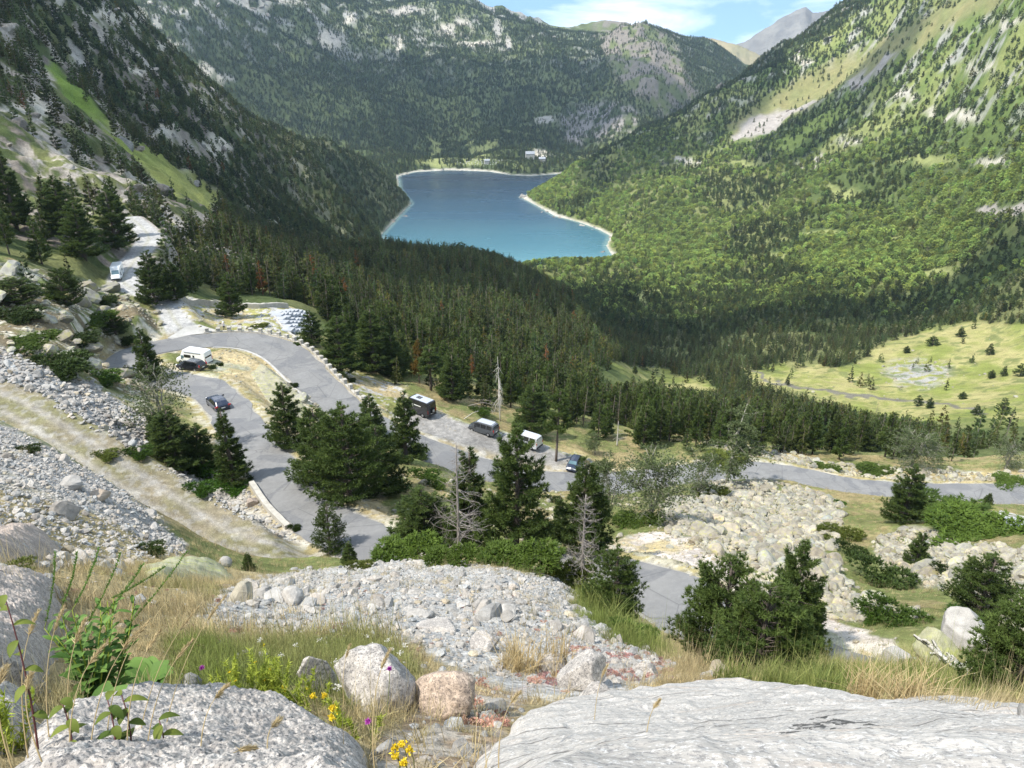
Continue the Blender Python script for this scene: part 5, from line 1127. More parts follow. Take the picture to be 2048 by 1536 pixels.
def lay_stones(name, label, P, protos, mat, singles, nsing, slab, sgrp, tinter, flat=.25):
    rng = np.random.default_rng(len(P)); order = np.argsort(-P[:, 3] / np.hypot(P[:, 4], EYE - P[:, 2])); s1, rest = order[:nsing], order[nsing:]
    for i in s1:
        x, y, z, s, r = P[i]; t = tinter(rng, 1)[0]
        dup(singles[int(rng.integers(0, len(singles)))], (x, y, z + s * .12), (rng.normal(0, .25), rng.normal(0, .25), rng.uniform(0, 6.28)), (s * .5 * rng.uniform(.9, 1.2),) * 3, slab, sgrp, (*t, 1))
    m = len(rest); s = P[rest, 3] * .5
    scatter(name, label, 'stones', protos, np.stack([P[rest, 0], P[rest, 1], P[rest, 2] + s * .25], 1), np.stack([rng.normal(0, flat, m), rng.normal(0, flat, m), rng.uniform(0, 6.28, m)], 1),
            np.stack([s * rng.uniform(.8, 1.25, m), s * rng.uniform(.8, 1.25, m), s * rng.uniform(.8, 1.2, m)], 1), tinter(rng, m), rng.integers(0, len(protos), m), [mat])
def grey(rng, m): b = rng.uniform(.72, 1.22, m); w = rng.normal(0, .03, m); o = rng.random(m) < .05; return np.stack([b * (1 + w) * np.where(o, 1.08, 1), b, b * (1 - w) * np.where(o, .82, 1.0)], 1)
def warm(rng, m): b = rng.uniform(.70, 1.18, m); w = rng.normal(.03, .035, m); return np.stack([b * (1 + w), b * 1.0, b * (1 - w)], 1)
def over(lo, hi, dens): return lambda x, y, z, u, v, r, m: m
fgp = np.vstack([stone_points(['fg_scree'], 150000, 21, 4.5, 36, 95, .035, .16, 1.6), stone_points(['fg_scree'], 20000, 22, 9, 36, 2.6, .18, .5, 2.2),
                 stone_points([], 90000, 23, 1.4, 24, 30, .015, .12, 1.9, lambda x, y, z, u, v, r, m: .15 + .85 * (fbm(x, y, .8, 2, 7) > .53)), stone_points([], 20000, 39, 2.2, 20, 1.2, .08, .35, 2.2, lambda x, y, z, u, v, r, m: (fbm(x, y, .8, 2, 7) > .5) * 1.0), stone_points(['sedum', 'fg_mix'], 16000, 24, 1.4, 14, 70, .02, .18, 1.6)])
lay_stones('gravel', 'pale grey broken stones of the near scree slope', fgp, ANG, M['rock_i'], BIG_ANG, 34, 'angular grey block on the crest of the near scree', 'blocks on the near scree', grey)
lf = np.vstack([stone_points(['scree_left'], 170000, 25, 9, 66, 40, .07, .45, 1.7), stone_points(['scree_left'], 12000, 26, 20, 66, .35, .3, 1.2, 2.4), stone_points(['wall_low'], 60000, 27, 45, 85, 16, .12, .8, 1.6)])
lay_stones('scree', 'loose grey scree above and below the gravel track', lf, ANG, M['rock_i'], BIG_ANG, 46, 'grey angular rock lying in the scree beside the track', 'rocks in the scree by the track', grey)
up = stone_points(['rubble_up'], 90000, 28, 60, 125, 8.0, .25, 1.25, 1.5)
lay_stones('rubble', 'band of broken grey rubble above the track', up, ANG, M['rock_i'], BIG_ANG, 46, 'grey block in the rubble band above the track', 'blocks in the rubble band', grey)
bf = np.vstack([stone_points(['boulders', 'boulders2'], 170000, 29, 30, 130, 8.0, .25, 1.9, 1.5), stone_points(['far_verge'], 60000, 30, 100, 160, 1.6, .4, 2.2, 1.7), stone_points(['green_r'], 12000, 31, 50, 120, .12, .5, 1.8)])
lay_stones('field_stones', 'pale lichened stones of the boulder field and the verge of the far road', bf, RND, M['lrock_i'], BIG_RND, 92, 'pale lichened boulder tumbled below or beside the far road', 'boulders below the far road', warm)
sl = np.vstack([stone_points(['left_slope'], 30000, 32, 95, 175, .09, 1.0, 4.5, 1.6), stone_points(['left_slope'], 30000, 33, 95, 175, .6, .3, 1.2), stone_points(['island', 'between', 'terrace'], 40000, 34, 50, 180, .7, .15, 1.2, 2.0), stone_points(['island_rock'], 9000, 35, 90, 120, .25, .6, 2.6, 1.6),
                stone_points(['shoulder'], 50000, 36, 30, 75, 5, .08, .5, 2.0), stone_points([], 60000, 37, 42, 92, .8, .2, 1.3, 1.8, lambda x, y, z, u, v, r, m: (u > 780) * (u < 1340) * (v > 950) * (fbm(x, y, 6, 2, 3) > .46)),
                stone_points([], 30000, 38, 330, 620, .03, .8, 3.0, 1.6, lambda x, y, z, u, v, r, m: ((np.hypot((u - 1835) / 75, (v - 748) / 36) < 1) * 1.0 + .04) * (u > 1200) * (v > 640))])
lay_stones('loose_stones', 'scattered rocks on the slopes round the road bends and on the meadow', sl, RND + ANG[4:], M['lrock_i'], BIG_RND, 30, 'weathered rock half buried on the slope beside the hairpin', 'rocks on the slopes beside the hairpin', warm, .18)
# crags on the mountain sides
def cragmask(x, y, z, u, v, r, m):
    c, T, B = field(x, y, z, u, v, r); return ((c.mean(1) > .24) & (c[:, 2] > c[:, 0] * .72)) * 1.0
cr = np.vstack([stone_points([], 60000, 41, 190, 1000, .012, 3, 16, 1.5, lambda x, y, z, u, v, r, m: cragmask(x, y, z, u, v, r, m) * (u < 700)), stone_points([], 60000, 42, 1000, 3600, .0009, 8, 30, 1.5, cragmask)])
m_, t_ = new_mat('crag_rock'); co = N(t_, 'ShaderNodeTexCoord').outputs['Object']; g_ = N(t_, 'ShaderNodeNewGeometry').outputs['Position']
c_ = mixc(t_, 1.0, mixc(t_, ramp(t_, noise(t_, .5, 7, .7, g_), [(.35, 0), (.65, 1)]), (.20, .19, .17), (.40, .38, .35)), attr(t_, 'tint', 'INSTANCER'), 'MULTIPLY'); finish(t_, c_, .95, noise(t_, .4, 7, .75, g_), .9, 1.5, spec=.1); M['crag'] = m_
CR = [rock_mb(600 + k, 3, 12, .1, (1, rr, hh), .22) for k, (rr, hh) in enumerate([(.6, .5), (.45, .6), (.8, .42), (.5, .8)])]
rng = np.random.default_rng(9); mm = len(cr); s = cr[:, 3] * .5
scatter('crags', 'grey crags breaking through the wooded mountain sides', 'rock', CR, np.stack([cr[:, 0], cr[:, 1], cr[:, 2] - s * .12], 1), np.stack([rng.normal(0, .3, mm), rng.normal(0, .3, mm), rng.uniform(0, 6.28, mm)], 1),
        np.stack([s, s, s * rng.uniform(.6, 1.2, mm)], 1), warm(rng, mm) * np.where(cr[:, 4] > 1900, 1.15, 1.0)[:, None], rng.integers(0, 4, mm), [M['crag']])
print('stones', len(fgp), len(lf), len(up), len(bf), len(sl), len(cr), time.time() - T0)

# ------------------------------------------------------------------ nearest rocks
m_, t_ = new_mat('near_granite'); co = N(t_, 'ShaderNodeTexCoord').outputs['Object']
c_ = mixc(t_, ramp(t_, noise(t_, 5, 6, .6, co), [(.3, 0), (.7, 1)]), (.29, .27, .25), (.49, .46, .42))
vc = voro(t_, 70, co, 'F1', 'Color'); sx_ = N(t_, 'ShaderNodeSeparateColor'); t_.links.new(vc, sx_.inputs[0])
c_ = mixc(t_, .55, c_, mixc(t_, 1.0, c_, ramp(t_, sx_.outputs[0], [(0, (.30, .30, .32)), (.2, (.8, .78, .78)), (.6, (1.12, 1.08, 1.05)), (.9, (1.55, 1.52, 1.5))]), 'MULTIPLY'))
c_ = mixc(t_, ramp(t_, noise(t_, 140, 4, .8, co), [(.52, 0), (.60, .85)]), c_, (.07, .07, .075))
c_ = mixc(t_, ramp(t_, noise(t_, 3.0, 5, .7, co), [(.58, 0), (.70, .55)]), c_, (.50, .42, .34))
c_ = mixc(t_, 1.0, c_, N(t_, 'ShaderNodeObjectInfo').outputs['Color'], 'MULTIPLY')
h_ = math_(t_, 'ADD', noise(t_, 12, 8, .7, co), math_(t_, 'MULTIPLY', noise(t_, 90, 4, .75, co), .3)); finish(t_, c_, .85, h_, .7, .012, spec=.3); M['granite'] = m_
m_, t_ = new_mat('slab_granite'); co = N(t_, 'ShaderNodeTexCoord').outputs['Object']; mpx = N(t_, 'ShaderNodeMapping'); mpx.inputs['Rotation'].default_value = (0, 0, .35); mpx.inputs['Scale'].default_value = (.35, 2.4, 1.5); t_.links.new(co, mpx.inputs[0])
c_ = mixc(t_, ramp(t_, noise(t_, 3, 8, .65, mpx.outputs[0]), [(.32, 0), (.68, 1)]), (.36, .335, .305), (.58, .54, .49))
c_ = mixc(t_, ramp(t_, noise(t_, 70, 5, .85, co), [(.50, 0), (.60, .7)]), c_, (.14, .14, .145))
c_ = mixc(t_, ramp(t_, noise(t_, 95, 3, .8, co), [(.55, 0), (.64, .6)]), c_, (.78, .77, .75))
c_ = mixc(t_, ramp(t_, noise(t_, 2.2, 6, .7, mpx.outputs[0]), [(.55, 0), (.68, .6)]), c_, (.58, .46, .36))
c_ = mixc(t_, ramp(t_, noise(t_, 9, 6, .7, mpx.outputs[0]), [(.60, 0), (.72, .5)]), c_, (.24, .235, .23))
ck_ = ramp(t_, voro(t_, 1.3, mixc(t_, .35, mpx.outputs[0], N(t_, 'ShaderNodeTexNoise', i_Scale=4.0).outputs[1]), 'DISTANCE_TO_EDGE'), [(0, 1), (.012, 0)])
c_ = mixc(t_, math_(t_, 'MULTIPLY', ck_, .8), c_, (.06, .055, .05))
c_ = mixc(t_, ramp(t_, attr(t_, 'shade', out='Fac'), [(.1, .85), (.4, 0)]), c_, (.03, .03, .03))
h_ = math_(t_, 'ADD', noise(t_, 7, 9, .68, mpx.outputs[0]), math_(t_, 'MULTIPLY', noise(t_, 70, 4, .7, co), .12)); finish(t_, c_, .85, h_, .6, .02, spec=.3); M['slab'] = m_

def patch_rock(name, poly, hgt, edge, label, cat, mat, amp=.02, lam=.25, streak=0, fine=0, res=(420, 260), sink=.06, col=None, shelf=0, group=None, stain=()):
    """a rock lying in the slope, outlined on the ground, domed and rough"""
    A, L = [], []
    for u, v in poly:
        az, t = ray(u, v); i = int(np.clip(np.searchsorted(AZ, az), 1, NAZ - 1)); rr = SMAX[i]; k = int(np.argmax(rr >= t)) if (rr >= t).any() else NLR - 1; A.append(az); L.append(LR[k])
    a = np.linspace(min(A) - .02, max(A) + .02, res[0]); l = np.linspace(min(L) - .03, max(L) + .03, res[1]); AA, LL = np.meshgrid(a, l, indexing='ij'); aa, ll = AA.ravel(), LL.ravel(); r = np.exp(ll)
    x, y = r * np.sin(aa), r * np.cos(aa); Q = np.stack([np.exp(L) * np.sin(A), np.exp(L) * np.cos(A)], 1)
    px = x + (fbm(x, y, .35, 3, 51) - .5) * .18; py = y + (fbm(x, y, .35, 3, 52) - .5) * .18
    inn = in_poly(px, py, Q); d = dist_poly(px, py, Q); sd = np.where(inn, d, -d)
    k = np.clip(sd / edge, 0, 1); dome = np.sqrt(np.clip(1 - (1 - k) ** 2, 0, 1)); sm = zat(x, y); rg = 1 - np.abs(2 * fbm(x, y, lam, 4, 53) - 1)
    rel = amp * (rg - .5) * 2 + amp * .5 * (fbm(x, y, lam * .3, 4, 54) - .5) * 2 + amp * .22 * (fbm(x, y, lam * .06, 3, 56) - .5) * 2
    if streak: ca, sa = math.cos(.35), math.sin(.35); rel = rel + streak * (1 - np.abs(2 * fbm((x * ca + y * sa) * .28, (-x * sa + y * ca) * 1.6, lam * .7, 4, 55) - 1) - .5)
    if fine: rel = rel + fine * (1 - np.abs(2 * fbm(x, y, .035, 3, 58) - 1) - .5) * 2 + fine * .6 * (vnoise(x / .012, y / .012, 59) - .5) * 2
    if shelf: rel = rel + shelf * (np.round(fbm(x, y, .9, 3, 57) * 7) / 7 - .5)
    z = sm + np.where(sd > 0, dome * hgt + rel * np.clip(k * 2, 0, 1), -sink * np.clip(-sd / .05, 0, 1))
    i = (np.arange(res[0] - 1)[:, None] * res[1] + np.arange(res[1] - 1)[None]).ravel(); F = np.stack([i, i + 1, i + res[1] + 1, i + res[1]], 1); keep = (sd > -.08)[F].any(1)
    c0 = np.array([x[inn].mean(), y[inn].mean(), sm[inn].mean()]); mb = MB(); su, sv = project(x, y, z); sv = sv + (fbm(x, y, .05, 3, 77) - .5) * 26; su = su + (fbm(x, y, .04, 3, 78) - .5) * 60; st_ = np.full(len(x), .5)
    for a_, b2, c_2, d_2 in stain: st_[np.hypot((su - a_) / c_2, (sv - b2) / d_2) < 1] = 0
    mb.add(np.stack([x, y, z], 1) - c0, F[keep], 0, st_, True)
    o = mb.obj(name, mat); o.location = c0; tag(o, label, cat, group)
    if col: o.color = (*col, 1)
    return o
slab = patch_rock('rock_slab', [(960, 1640), (985, 1520), (1010, 1455), (1075, 1425), (1200, 1405), (1370, 1384), (1500, 1380), (1640, 1400), (1750, 1418), (1830, 1440), (1920, 1455), (2060, 1490), (2300, 1530), (2300, 1660)], .12, .35, 'broad pale granite slab filling the lower right corner', 'rock', M['slab'], .02, .6, .014, .0012, (900, 480), stain=[(1640, 1452, 60, 3), (1690, 1443, 60, 4), (1600, 1458, 40, 2), (1725, 1450, 40, 3)])
patch_rock('boulder', [(20, 1640), (70, 1520), (120, 1460), (200, 1425), (330, 1404), (480, 1400), (580, 1418), (650, 1462), (715, 1525), (760, 1640)], .10, .12, 'low rough gravelly boulder across the bottom left of the picture', 'rock', M['granite'], .016, .14, 0, .007, (640, 380))
patch_rock('boulder', [(-120, 1230), (-20, 1170), (60, 1165), (115, 1190), (130, 1260), (110, 1330), (50, 1390), (-120, 1400)], .24, .2, 'large speckled boulder at the left edge with a dark right side', 'rock', M['granite'], .03, .2, 0, .006, (420, 360), col=(.95, .90, .87))
patch_rock('boulder', [(-80, 1440), (0, 1400), (60, 1405), (85, 1450), (60, 1500), (-80, 1530)], .10, .08, 'small pale block at the left edge in front of the leafy plant', 'rock', M['granite'], .015, .1, 0, .003, (160, 160))
patch_rock('rock_slab', [(1700, 1420), (1840, 1405), (1960, 1415), (2120, 1440), (2200, 1480), (2000, 1470), (1860, 1445)], .05, .2, 'thin brownish rock plate behind the broad slab at the right edge', 'rock', M['slab'], .015, .3, .02, 0, (260, 120), col=(.72, .66, .62))
patch_rock('rock_slab', [(280, 1140), (330, 1122), (400, 1120), (450, 1138), (470, 1160), (380, 1165), (300, 1160)], .5, 1.4, 'flat yellow green lichened rock at the lower end of the left scree', 'rock', M['lrock'], .08, 1.0, 0, 0, (160, 100), col=(1.05, 1.1, .85))
patch_rock('rock_slab', [(-60, 1115), (0, 1072), (60, 1070), (105, 1085), (120, 1110), (60, 1130), (-60, 1145)], .5, .9, 'pinkish rock outcrop at the left edge below the scree', 'rock', M['granite'], .08, .8, 0, .01, (200, 140), col=(.98, .88, .82))
patch_rock('rock_slab', [(500, 748), (540, 738), (578, 768), (605, 806), (618, 845), (588, 852), (545, 812)], .35, 3.5, 'smooth cream coloured rock hump on the grassy island between the road legs', 'rock', M['lrock'], .12, 3.0, 0, 0, (160, 140), col=(1.05, 1.03, .9))
NEARR = {}
def near_rock(seed, u, vb, wpx, hpx, label, soft=.05, col=(1, 1, 1), rz=0.0, dep=.8, planes=10, mat='granite', tilt=(0, 0), rough=.06, group=None, nm='boulder'):
    p = at(u, vb); d = slant(p); w = wpx / 2 * d / F_PX; H = hpx * d / F_PX * .62
    mb = rock_mb(seed, 5, planes, soft, (1, dep, 1), rough, smooth=True); V = np.vstack(mb.V); lo, hi = V.min(0), V.max(0)
    V = (V - (lo + hi) / 2) / ((hi - lo) / 2) * np.array([w, w * dep, H]); V = V + (n3(V * 8 / w, 1.2, seed + 9, 4)[:, None] - .5) * V * .10; mb.V = [V]
    o = mb.obj(nm, M[mat]); az = math.atan2(p[0], p[1]); o.location = (p[0], p[1], p[2] + H * .55); o.rotation_euler = (tilt[0], tilt[1], rz - az); o.color = (*col, 1); tag(o, label, 'rock', group); return o
near_rock(700, 758, 1418, 142, 118, 'pale pyramid shaped boulder with a yellow lichen spot in the near grass', .0, planes=7, dep=.9)
near_rock(701, 645, 1392, 56, 108, 'upright leaning pale stone left of the pyramid shaped boulder', .15, tilt=(0, -.25), dep=.7)
near_rock(702, 890, 1430, 115, 105, 'rounded tan boulder right of the pyramid shaped one', .5, (1.05, .90, .78))
near_rock(703, 1165, 1375, 100, 78, 'wedge shaped grey rock above the pink stonecrop', .0, planes=7, rz=.5)
near_rock(704, 1105, 1345, 56, 40, 'small square grey stone beside the wedge shaped rock', .0, planes=6)
near_rock(705, 1190, 1405, 64, 40, 'low pale stone in front of the wedge shaped rock', .1)
near_rock(706, 970, 1300, 56, 30, 'flat grey stone in the lower part of the near scree', .0, dep=.9)
near_rock(707, 870, 1262, 80, 18, 'broad flat pale stone in the middle of the near scree', .1, dep=.7)
near_rock(708, 1290, 1355, 50, 34, 'pale stone at the lower right tip of the near scree', .1)
near_rock(709, 302, 1034, 22, 14, 'single grey block lying on the left verge of the track', .0, mat='rock')
near_rock(710, 452, 1132, 24, 18, 'small pointed grey block at the lower edge of the track', .0, mat='rock')
near_rock(711, 195, 1000, 46, 15, 'brownish flat boulder in the left scree', .3, (1.1, .95, .8), mat='rock')
near_rock(712, 140, 978, 40, 20, 'biggest grey angular block in the left scree', .0, mat='rock')
near_rock(713, 1935, 1292, 90, 60, 'tall angular grey boulder left of the nearest right pine', .0, mat='rock')
near_rock(714, 1870, 1310, 70, 46, 'pale lichened boulder with a green yellow face near the fallen branch', .15, (1.05, 1.08, .8), mat='lrock')
near_rock(715, 1790, 1330, 46, 34, 'grey pointed stone at the end of the gravel shoulder', .0, mat='rock')
near_rock(716, 505, 1010, 22, 16, 'pinkish block on the stone bank above the lower road', .0, (1.1, .95, .85), mat='rock')
near_rock(717, 850, 1118, 34, 9, 'pale stone lying on the juniper mat', .1)
near_rock(718, 440, 955, 40, 18, 'white slanting rock between the pines and the bright green bank', .1, (1.1, 1.1, 1.08), mat='rock')
# ------------------------------------------------------------------ near plants
def fol2(nm, a, b, tr=.3): M[nm] = foliage(nm, a, b, tr)
fol2('grass_g', (.09, .13, .03), (.30, .32, .10)); fol2('straw', (.34, .25, .12), (.62, .50, .28)); fol2('broadleaf', (.045, .11, .02), (.16, .27, .06)); fol2('yellowgreen', (.20, .27, .03), (.45, .50, .08)); fol2('sedum_pink', (.35, .12, .10), (.72, .50, .47))
M['purple'] = plain('thistle_purple', (.42, .05, .38), .7); M['yellow'] = plain('flower_yellow', (.80, .60, .03), .6); M['white_petal'] = plain('flower_white', (.80, .78, .72), .6); M['redstem'] = plain('dark_red_stem', (.11, .035, .035), .6)
M['grass_i'] = foliage('grass_blades', (.5, .5, .5), (1.15, 1.15, 1.1), .3, True)
def tufts(name, label, cat, P, protos, s, tint, mat):
    m = len(P); rng = np.random.default_rng(m); scatter(name, label, cat, protos, P, np.stack([rng.normal(0, .12, m), rng.normal(.05, .12, m), rng.uniform(0, 6.28, m)], 1), np.stack([s, s, s * rng.uniform(.8, 1.3, m)], 1), tint, rng.integers(0, len(protos), m), [mat])
pts, sz, tn = [], [], []
for n, seed, a, b, sc in ((9000, 51, 1.2, 6, 1.0), (26000, 52, 6, 24, 1.5), (110000, 53, 24, 140, 2.2)):
    x, y, z, u, v, r, rng = sample_ground(n, seed, a, b); c, T, B = field(x, y, z, u, v, r); U, V = warp_uv(x, y, u, v, r)
    scree = np.maximum.reduce([msk(q, U, V, 8) for q in ('fg_scree', 'scree_left', 'rubble_up', 'boulders', 'boulders2', 'shoulder', 'wall_low')])
    green = np.maximum.reduce([msk(q, U, V, 14) for q in ('fg_green', 'bank_green', 'green_r')]); gr = msk('grass_right', U, V, 12)
    dens = (1 - scree * .93) * np.where(fbm(x, y, 1.0 * sc, 3, 61) > .48, 1, .22); dens = np.maximum(dens, green * np.where(fbm(x, y, .7 * sc, 3, 62) > .44, 1, .3)); dens *= 1 - .75 * msk('fg_mix', U, V, 14) * (r < 12); d, _, hw = seg_field(SP_ROAD, x, y, 10); dens[d < hw + .3] = 0
    for S in (SP_LOW, SP_PARK, SP_UP):
        d, _, hw = seg_field(S, x, y, 10); dens[d < hw + .2] *= .12
    slabm = in_poly(u, v, np.array([(960, 1640), (985, 1500), (1010, 1440), (1075, 1410), (1200, 1390), (1370, 1370), (1500, 1366), (1640, 1385), (1750, 1405), (1830, 1425), (2300, 1500), (2300, 1660)], float)) | in_poly(u, v, np.array([(20, 1640), (90, 1450), (200, 1405), (480, 1385), (650, 1440), (760, 1640)], float))
    dens = np.where(slabm & (r < 6), .0, dens); k = (rng.random(n) < dens * (.9 if b < 30 else .55)) & visible(x, y, z, .4, .1) & (u > -100) & (u < 2150)
    pts.append(np.stack([x, y, z], 1)[k]); sz.append((sc * (.45 + .55 * rng.random(n)) * np.where(gr > .5, 1.15, 1) * np.where(green > .4, 1.35, 1) * (.7 if b < 7 else 1))[k])
    gmix = np.clip(np.maximum(green * 1.1, gr * .6) + (fbm(x, y, 2.2 * sc, 3, 63) - .52) * 2.2, 0, 1)[:, None]; b_ = rng.uniform(.55, 1.35, n)[:, None]
    tn.append(((np.array([[.58, .47, .27]]) * (1 - gmix) + np.array([[.24, .29, .075]]) * gmix) * b_)[k])
pts, sz, tn = np.vstack(pts), np.concatenate(sz), np.vstack(tn)
tufts('grass', 'dry straw coloured and green grass tufts on the slope', 'grass', pts, [tuft_mb(800, 26, .17, .0030, .6), tuft_mb(801, 20, .22, .0028, .4), tuft_mb(802, 34, .12, .0034, .8), tuft_mb(803, 16, .28, .0026, .3), tuft_mb(804, 7, .48, .0018, .25)], sz, tn, M['grass_i'])
x, y, z, u, v, r, rng = sample_ground(14000, 57, 2.2, 15); U, V = warp_uv(x, y, u, v, r); k = rng.random(len(x)) < (msk('sedum', U, V, 14) * .9 + msk('fg_mix', U, V, 14) * .6 + .04) * (fbm(x, y, .5, 2, 66) > .48)
tufts('sedum', 'pink and rust stonecrop mats among the near stones', 'ground cover', np.stack([x, y, z + .005], 1)[k], [bush_mb(810, 90, 4, .2, .14, .5), bush_mb(811, 70, 4, .2, .16, .4)], rng.uniform(.03, .075, k.sum()), np.array([[.62, .36, .31]]) * rng.uniform(.6, 1.35, (k.sum(), 1)) + rng.uniform(0, .08, (k.sum(), 3)), M['grass_i'])
print('grass', len(pts), time.time() - T0)

def pt(u, v, dist):
    a = (u - CX) / F_PX; b = (CY - v) / F_PX; d = np.array([a, CT + b * ST, -ST + b * CT]); d /= np.linalg.norm(d); return d * dist + np.array([0, 0, EYE])
def leaf(mb, base, d, up, L, Wd, bend=.4, sh=.5, mat=0, n=5):
    d = d / np.linalg.norm(d); s = np.cross(d, up); s /= max(1e-6, np.linalg.norm(s)); nrm = np.cross(s, d); V = []
    for q in range(n + 1):
        t = q / n; w = Wd * .5 * math.sin(math.pi * min(1, t * .92 + .06)) ** .8; c = base + d * L * t * (1 - .15 * bend * t) - np.array([0, 0, 1]) * bend * L * t * t * .55
        V += [c - s * w + nrm * w * .35, c, c + s * w + nrm * w * .35]
    F = [(3 * q + a, 3 * q + a + 1, 3 * q + a + 4, 3 * q + a + 3) for q in range(n) for a in (0, 1)]; mb.add(np.array(V), F, mat, sh, True)
def curve(a, b, sag, n=9, side=0.0):
    s = np.linspace(0, 1, n)[:, None]; return a + (b - a) * s + np.array([side, 0, 0]) * (4 * s * (1 - s)) + np.array([0, 0, sag]) * (4 * s * (1 - s))
# tall leafy plant at the left
root = at(190, 1415); t0 = thing('leafy_plant', 'tall green plant with lance shaped leaves and thin flower spikes by the left boulder', 'plant', root); rg = np.random.default_rng(5); lm, sm = MB(), MB(); dd = slant(root)
for k in range(14):
    top = pt(95 + k * 13 + rg.normal(0, 8), 1215 + rg.uniform(-35, 60), dd * rg.uniform(.93, 1.03)) - root; b0 = np.array([rg.normal(0, .035), rg.normal(0, .035), -.02]); P = curve(b0, top, -.01, 9, rg.normal(0, .02)); sm.tube(P, np.linspace(.0035, .0014, 9), 5)
    nl = 20
    for q in range(nl):
        t = .12 + .86 * q / nl; p = np.array([np.interp(t, np.linspace(0, 1, 9), P[:, c]) for c in range(3)]); a = q * 2.4 + k; leaf(lm, p, np.array([math.cos(a), math.sin(a), .75]), np.array([0, 0, 1.0]), rg.uniform(.06, .115) * (1 - .45 * t), .026 * (1.1 - .5 * t), .35, rg.uniform(.1, 1))
    if k % 2 == 0:
        e = pt(110 + k * 22, 1075 + rg.uniform(0, 60), dd) - root; Q = curve(P[-1], e, 0, 7, .01); sm.tube(Q, .0012, 4); C = np.array([np.array([np.interp(t, np.linspace(0, 1, 7), Q[:, c]) for c in range(3)]) for t in np.linspace(.1, 1, 46)]); blades(lm, C, np.tile([0, 0, 1.0], (46, 1)), 4, .014, .005, rg, .6, 0, sh=rg.uniform(.5, 1, 46))
lm.obj('leaves', M['broadleaf'], t0); sm.obj('stem', M['yellowgreen'], t0)
def rosette(u, v, n, L, Wd, label, name='leafy_plant', lo=.35, mat='broadleaf'):
    p = at(u, v); t1 = thing(name, label, 'plant', p); mb = MB(); rg = np.random.default_rng(int(u))
    for q in range(n): a = q * 2.4; leaf(mb, np.zeros(3), np.array([math.cos(a), math.sin(a), rg.uniform(lo, 1.1)]), np.array([0, 0, 1.0]), L * rg.uniform(.7, 1.1), Wd, .5, rg.uniform(.3, 1), n=7)
    mb.obj('leaves', M[mat], t1)
rosette(300, 1372, 11, .21, .095, 'broad leaved rosette beside the tall leafy plant', lo=.9); rosette(205, 1440, 8, .15, .07, 'dark broad leaves low between the leafy plant and the boulder', lo=.15)
# yellow green flowering clumps
for i, (u, v, n, hp) in enumerate([(470, 1400, 16, 80), (545, 1400, 24, 95), (600, 1425, 16, 70), (690, 1475, 10, 60), (25, 1500, 12, 110)]):
    p = at(u, v); d = slant(p); hh = hp * d / F_PX; rg = np.random.default_rng(900 + i); t1 = thing('flowering_plant', ['small yellow green plant left of the bright clump in the near grass', 'bright yellow green flowering clump in front of the near grass', 'yellow green clump at the foot of the leaning stone', 'thin yellow flowering plant below the pyramid shaped boulder', 'yellow green plant in the bottom left corner'][i], 'plant', p); lm, sm, fm = MB(), MB(), MB()
    for k in range(n):
        b0 = np.array([rg.normal(0, .045), rg.normal(0, .045), -.01]); e = b0 + np.array([rg.normal(0, .03), rg.normal(0, .03), hh * rg.uniform(.6, 1.1)]); P = curve(b0, e, 0, 6, rg.normal(0, .01)); sm.tube(P, .0013, 4)
        C = np.array([b0 + (e - b0) * t for t in np.linspace(.15, 1, 16)]); blades(lm, C, np.tile([0, 0, .8], (16, 1)), 5, .030, .0055, rg, .7, 0, sh=rg.uniform(.2, 1, 16))
        if k % 6 == 0: blades(fm, e[None] + rg.normal(0, .003, (5, 3)), np.tile([0, 0, 1.0], (5, 1)), 5, .007, .006, rg, 1.0)
    lm.obj('leaves', M['yellowgreen'], t1); sm.obj('stem', M['yellowgreen'], t1); fm.obj('flowers', M['yellow'], t1)
# single flowers
def flower(hu, hv, dist, base, kind, label, group=None):
    hd = pt(hu, hv, dist); b0 = hd + np.array(base); b0[2] = zat(b0[0], b0[1]); t1 = thing({'thistle': 'thistle', 'yellow': 'yellow_flower', 'white': 'white_flower'}[kind], label, 'flower', b0, group=group); h = hd - b0; rg = np.random.default_rng(int(hu * 3 + hv))
    s = MB(); s.tube(curve(np.zeros(3), h, 0, 7, .008), .0011, 4); s.obj('stem', M['grass_g'], t1); f = MB()
    if kind == 'thistle': blades(f, np.tile(h, (70, 1)) + rg.normal(0, .0018, (70, 3)), rg.normal(0, 1, (70, 3)) + np.array([0, 0, .7]), 3, .011, .0028, rg, .35)
    elif kind == 'yellow': blades(f, np.tile(h, (30, 1)) + rg.normal(0, .004, (30, 3)), np.tile([0, 0, 1.0], (30, 1)), 4, .008, .006, rg, .8)
    else:
        C = np.tile(h, (26, 1)) + rg.normal(0, .009, (26, 3)) * np.array([1, 1, .3]); blades(f, C, np.tile([0, 0, 1.0], (26, 1)), 4, .006, .005, rg, .8)
    f.obj('flower_head', {'thistle': M['purple'], 'yellow': M['yellow'], 'white': M['white_petal']}[kind], t1)
flower(404, 1336, 3.2, (.02, .0, 0), 'thistle', 'purple thistle head above the broad leaved rosette'); flower(779, 1338, 2.9, (-.03, -.1, 0), 'thistle', 'purple thistle head in front of the pyramid shaped boulder'); flower(736, 1443, 2.4, (-.01, 0, 0), 'thistle', 'purple thistle head just below the pyramid shaped boulder')
for u, v, d in [(790, 1496, 2.1), (805, 1488, 2.1), (820, 1500, 2.1), (808, 1527, 2.0), (792, 1512, 2.05), (664, 1417, 2.6), (664, 1436, 2.6), (648, 1392, 2.8), (625, 1393, 2.8)]: flower(u, v, d, (.0, 0, 0), 'yellow', 'little yellow flower in the grass below the near boulders', 'yellow flowers in the near grass')
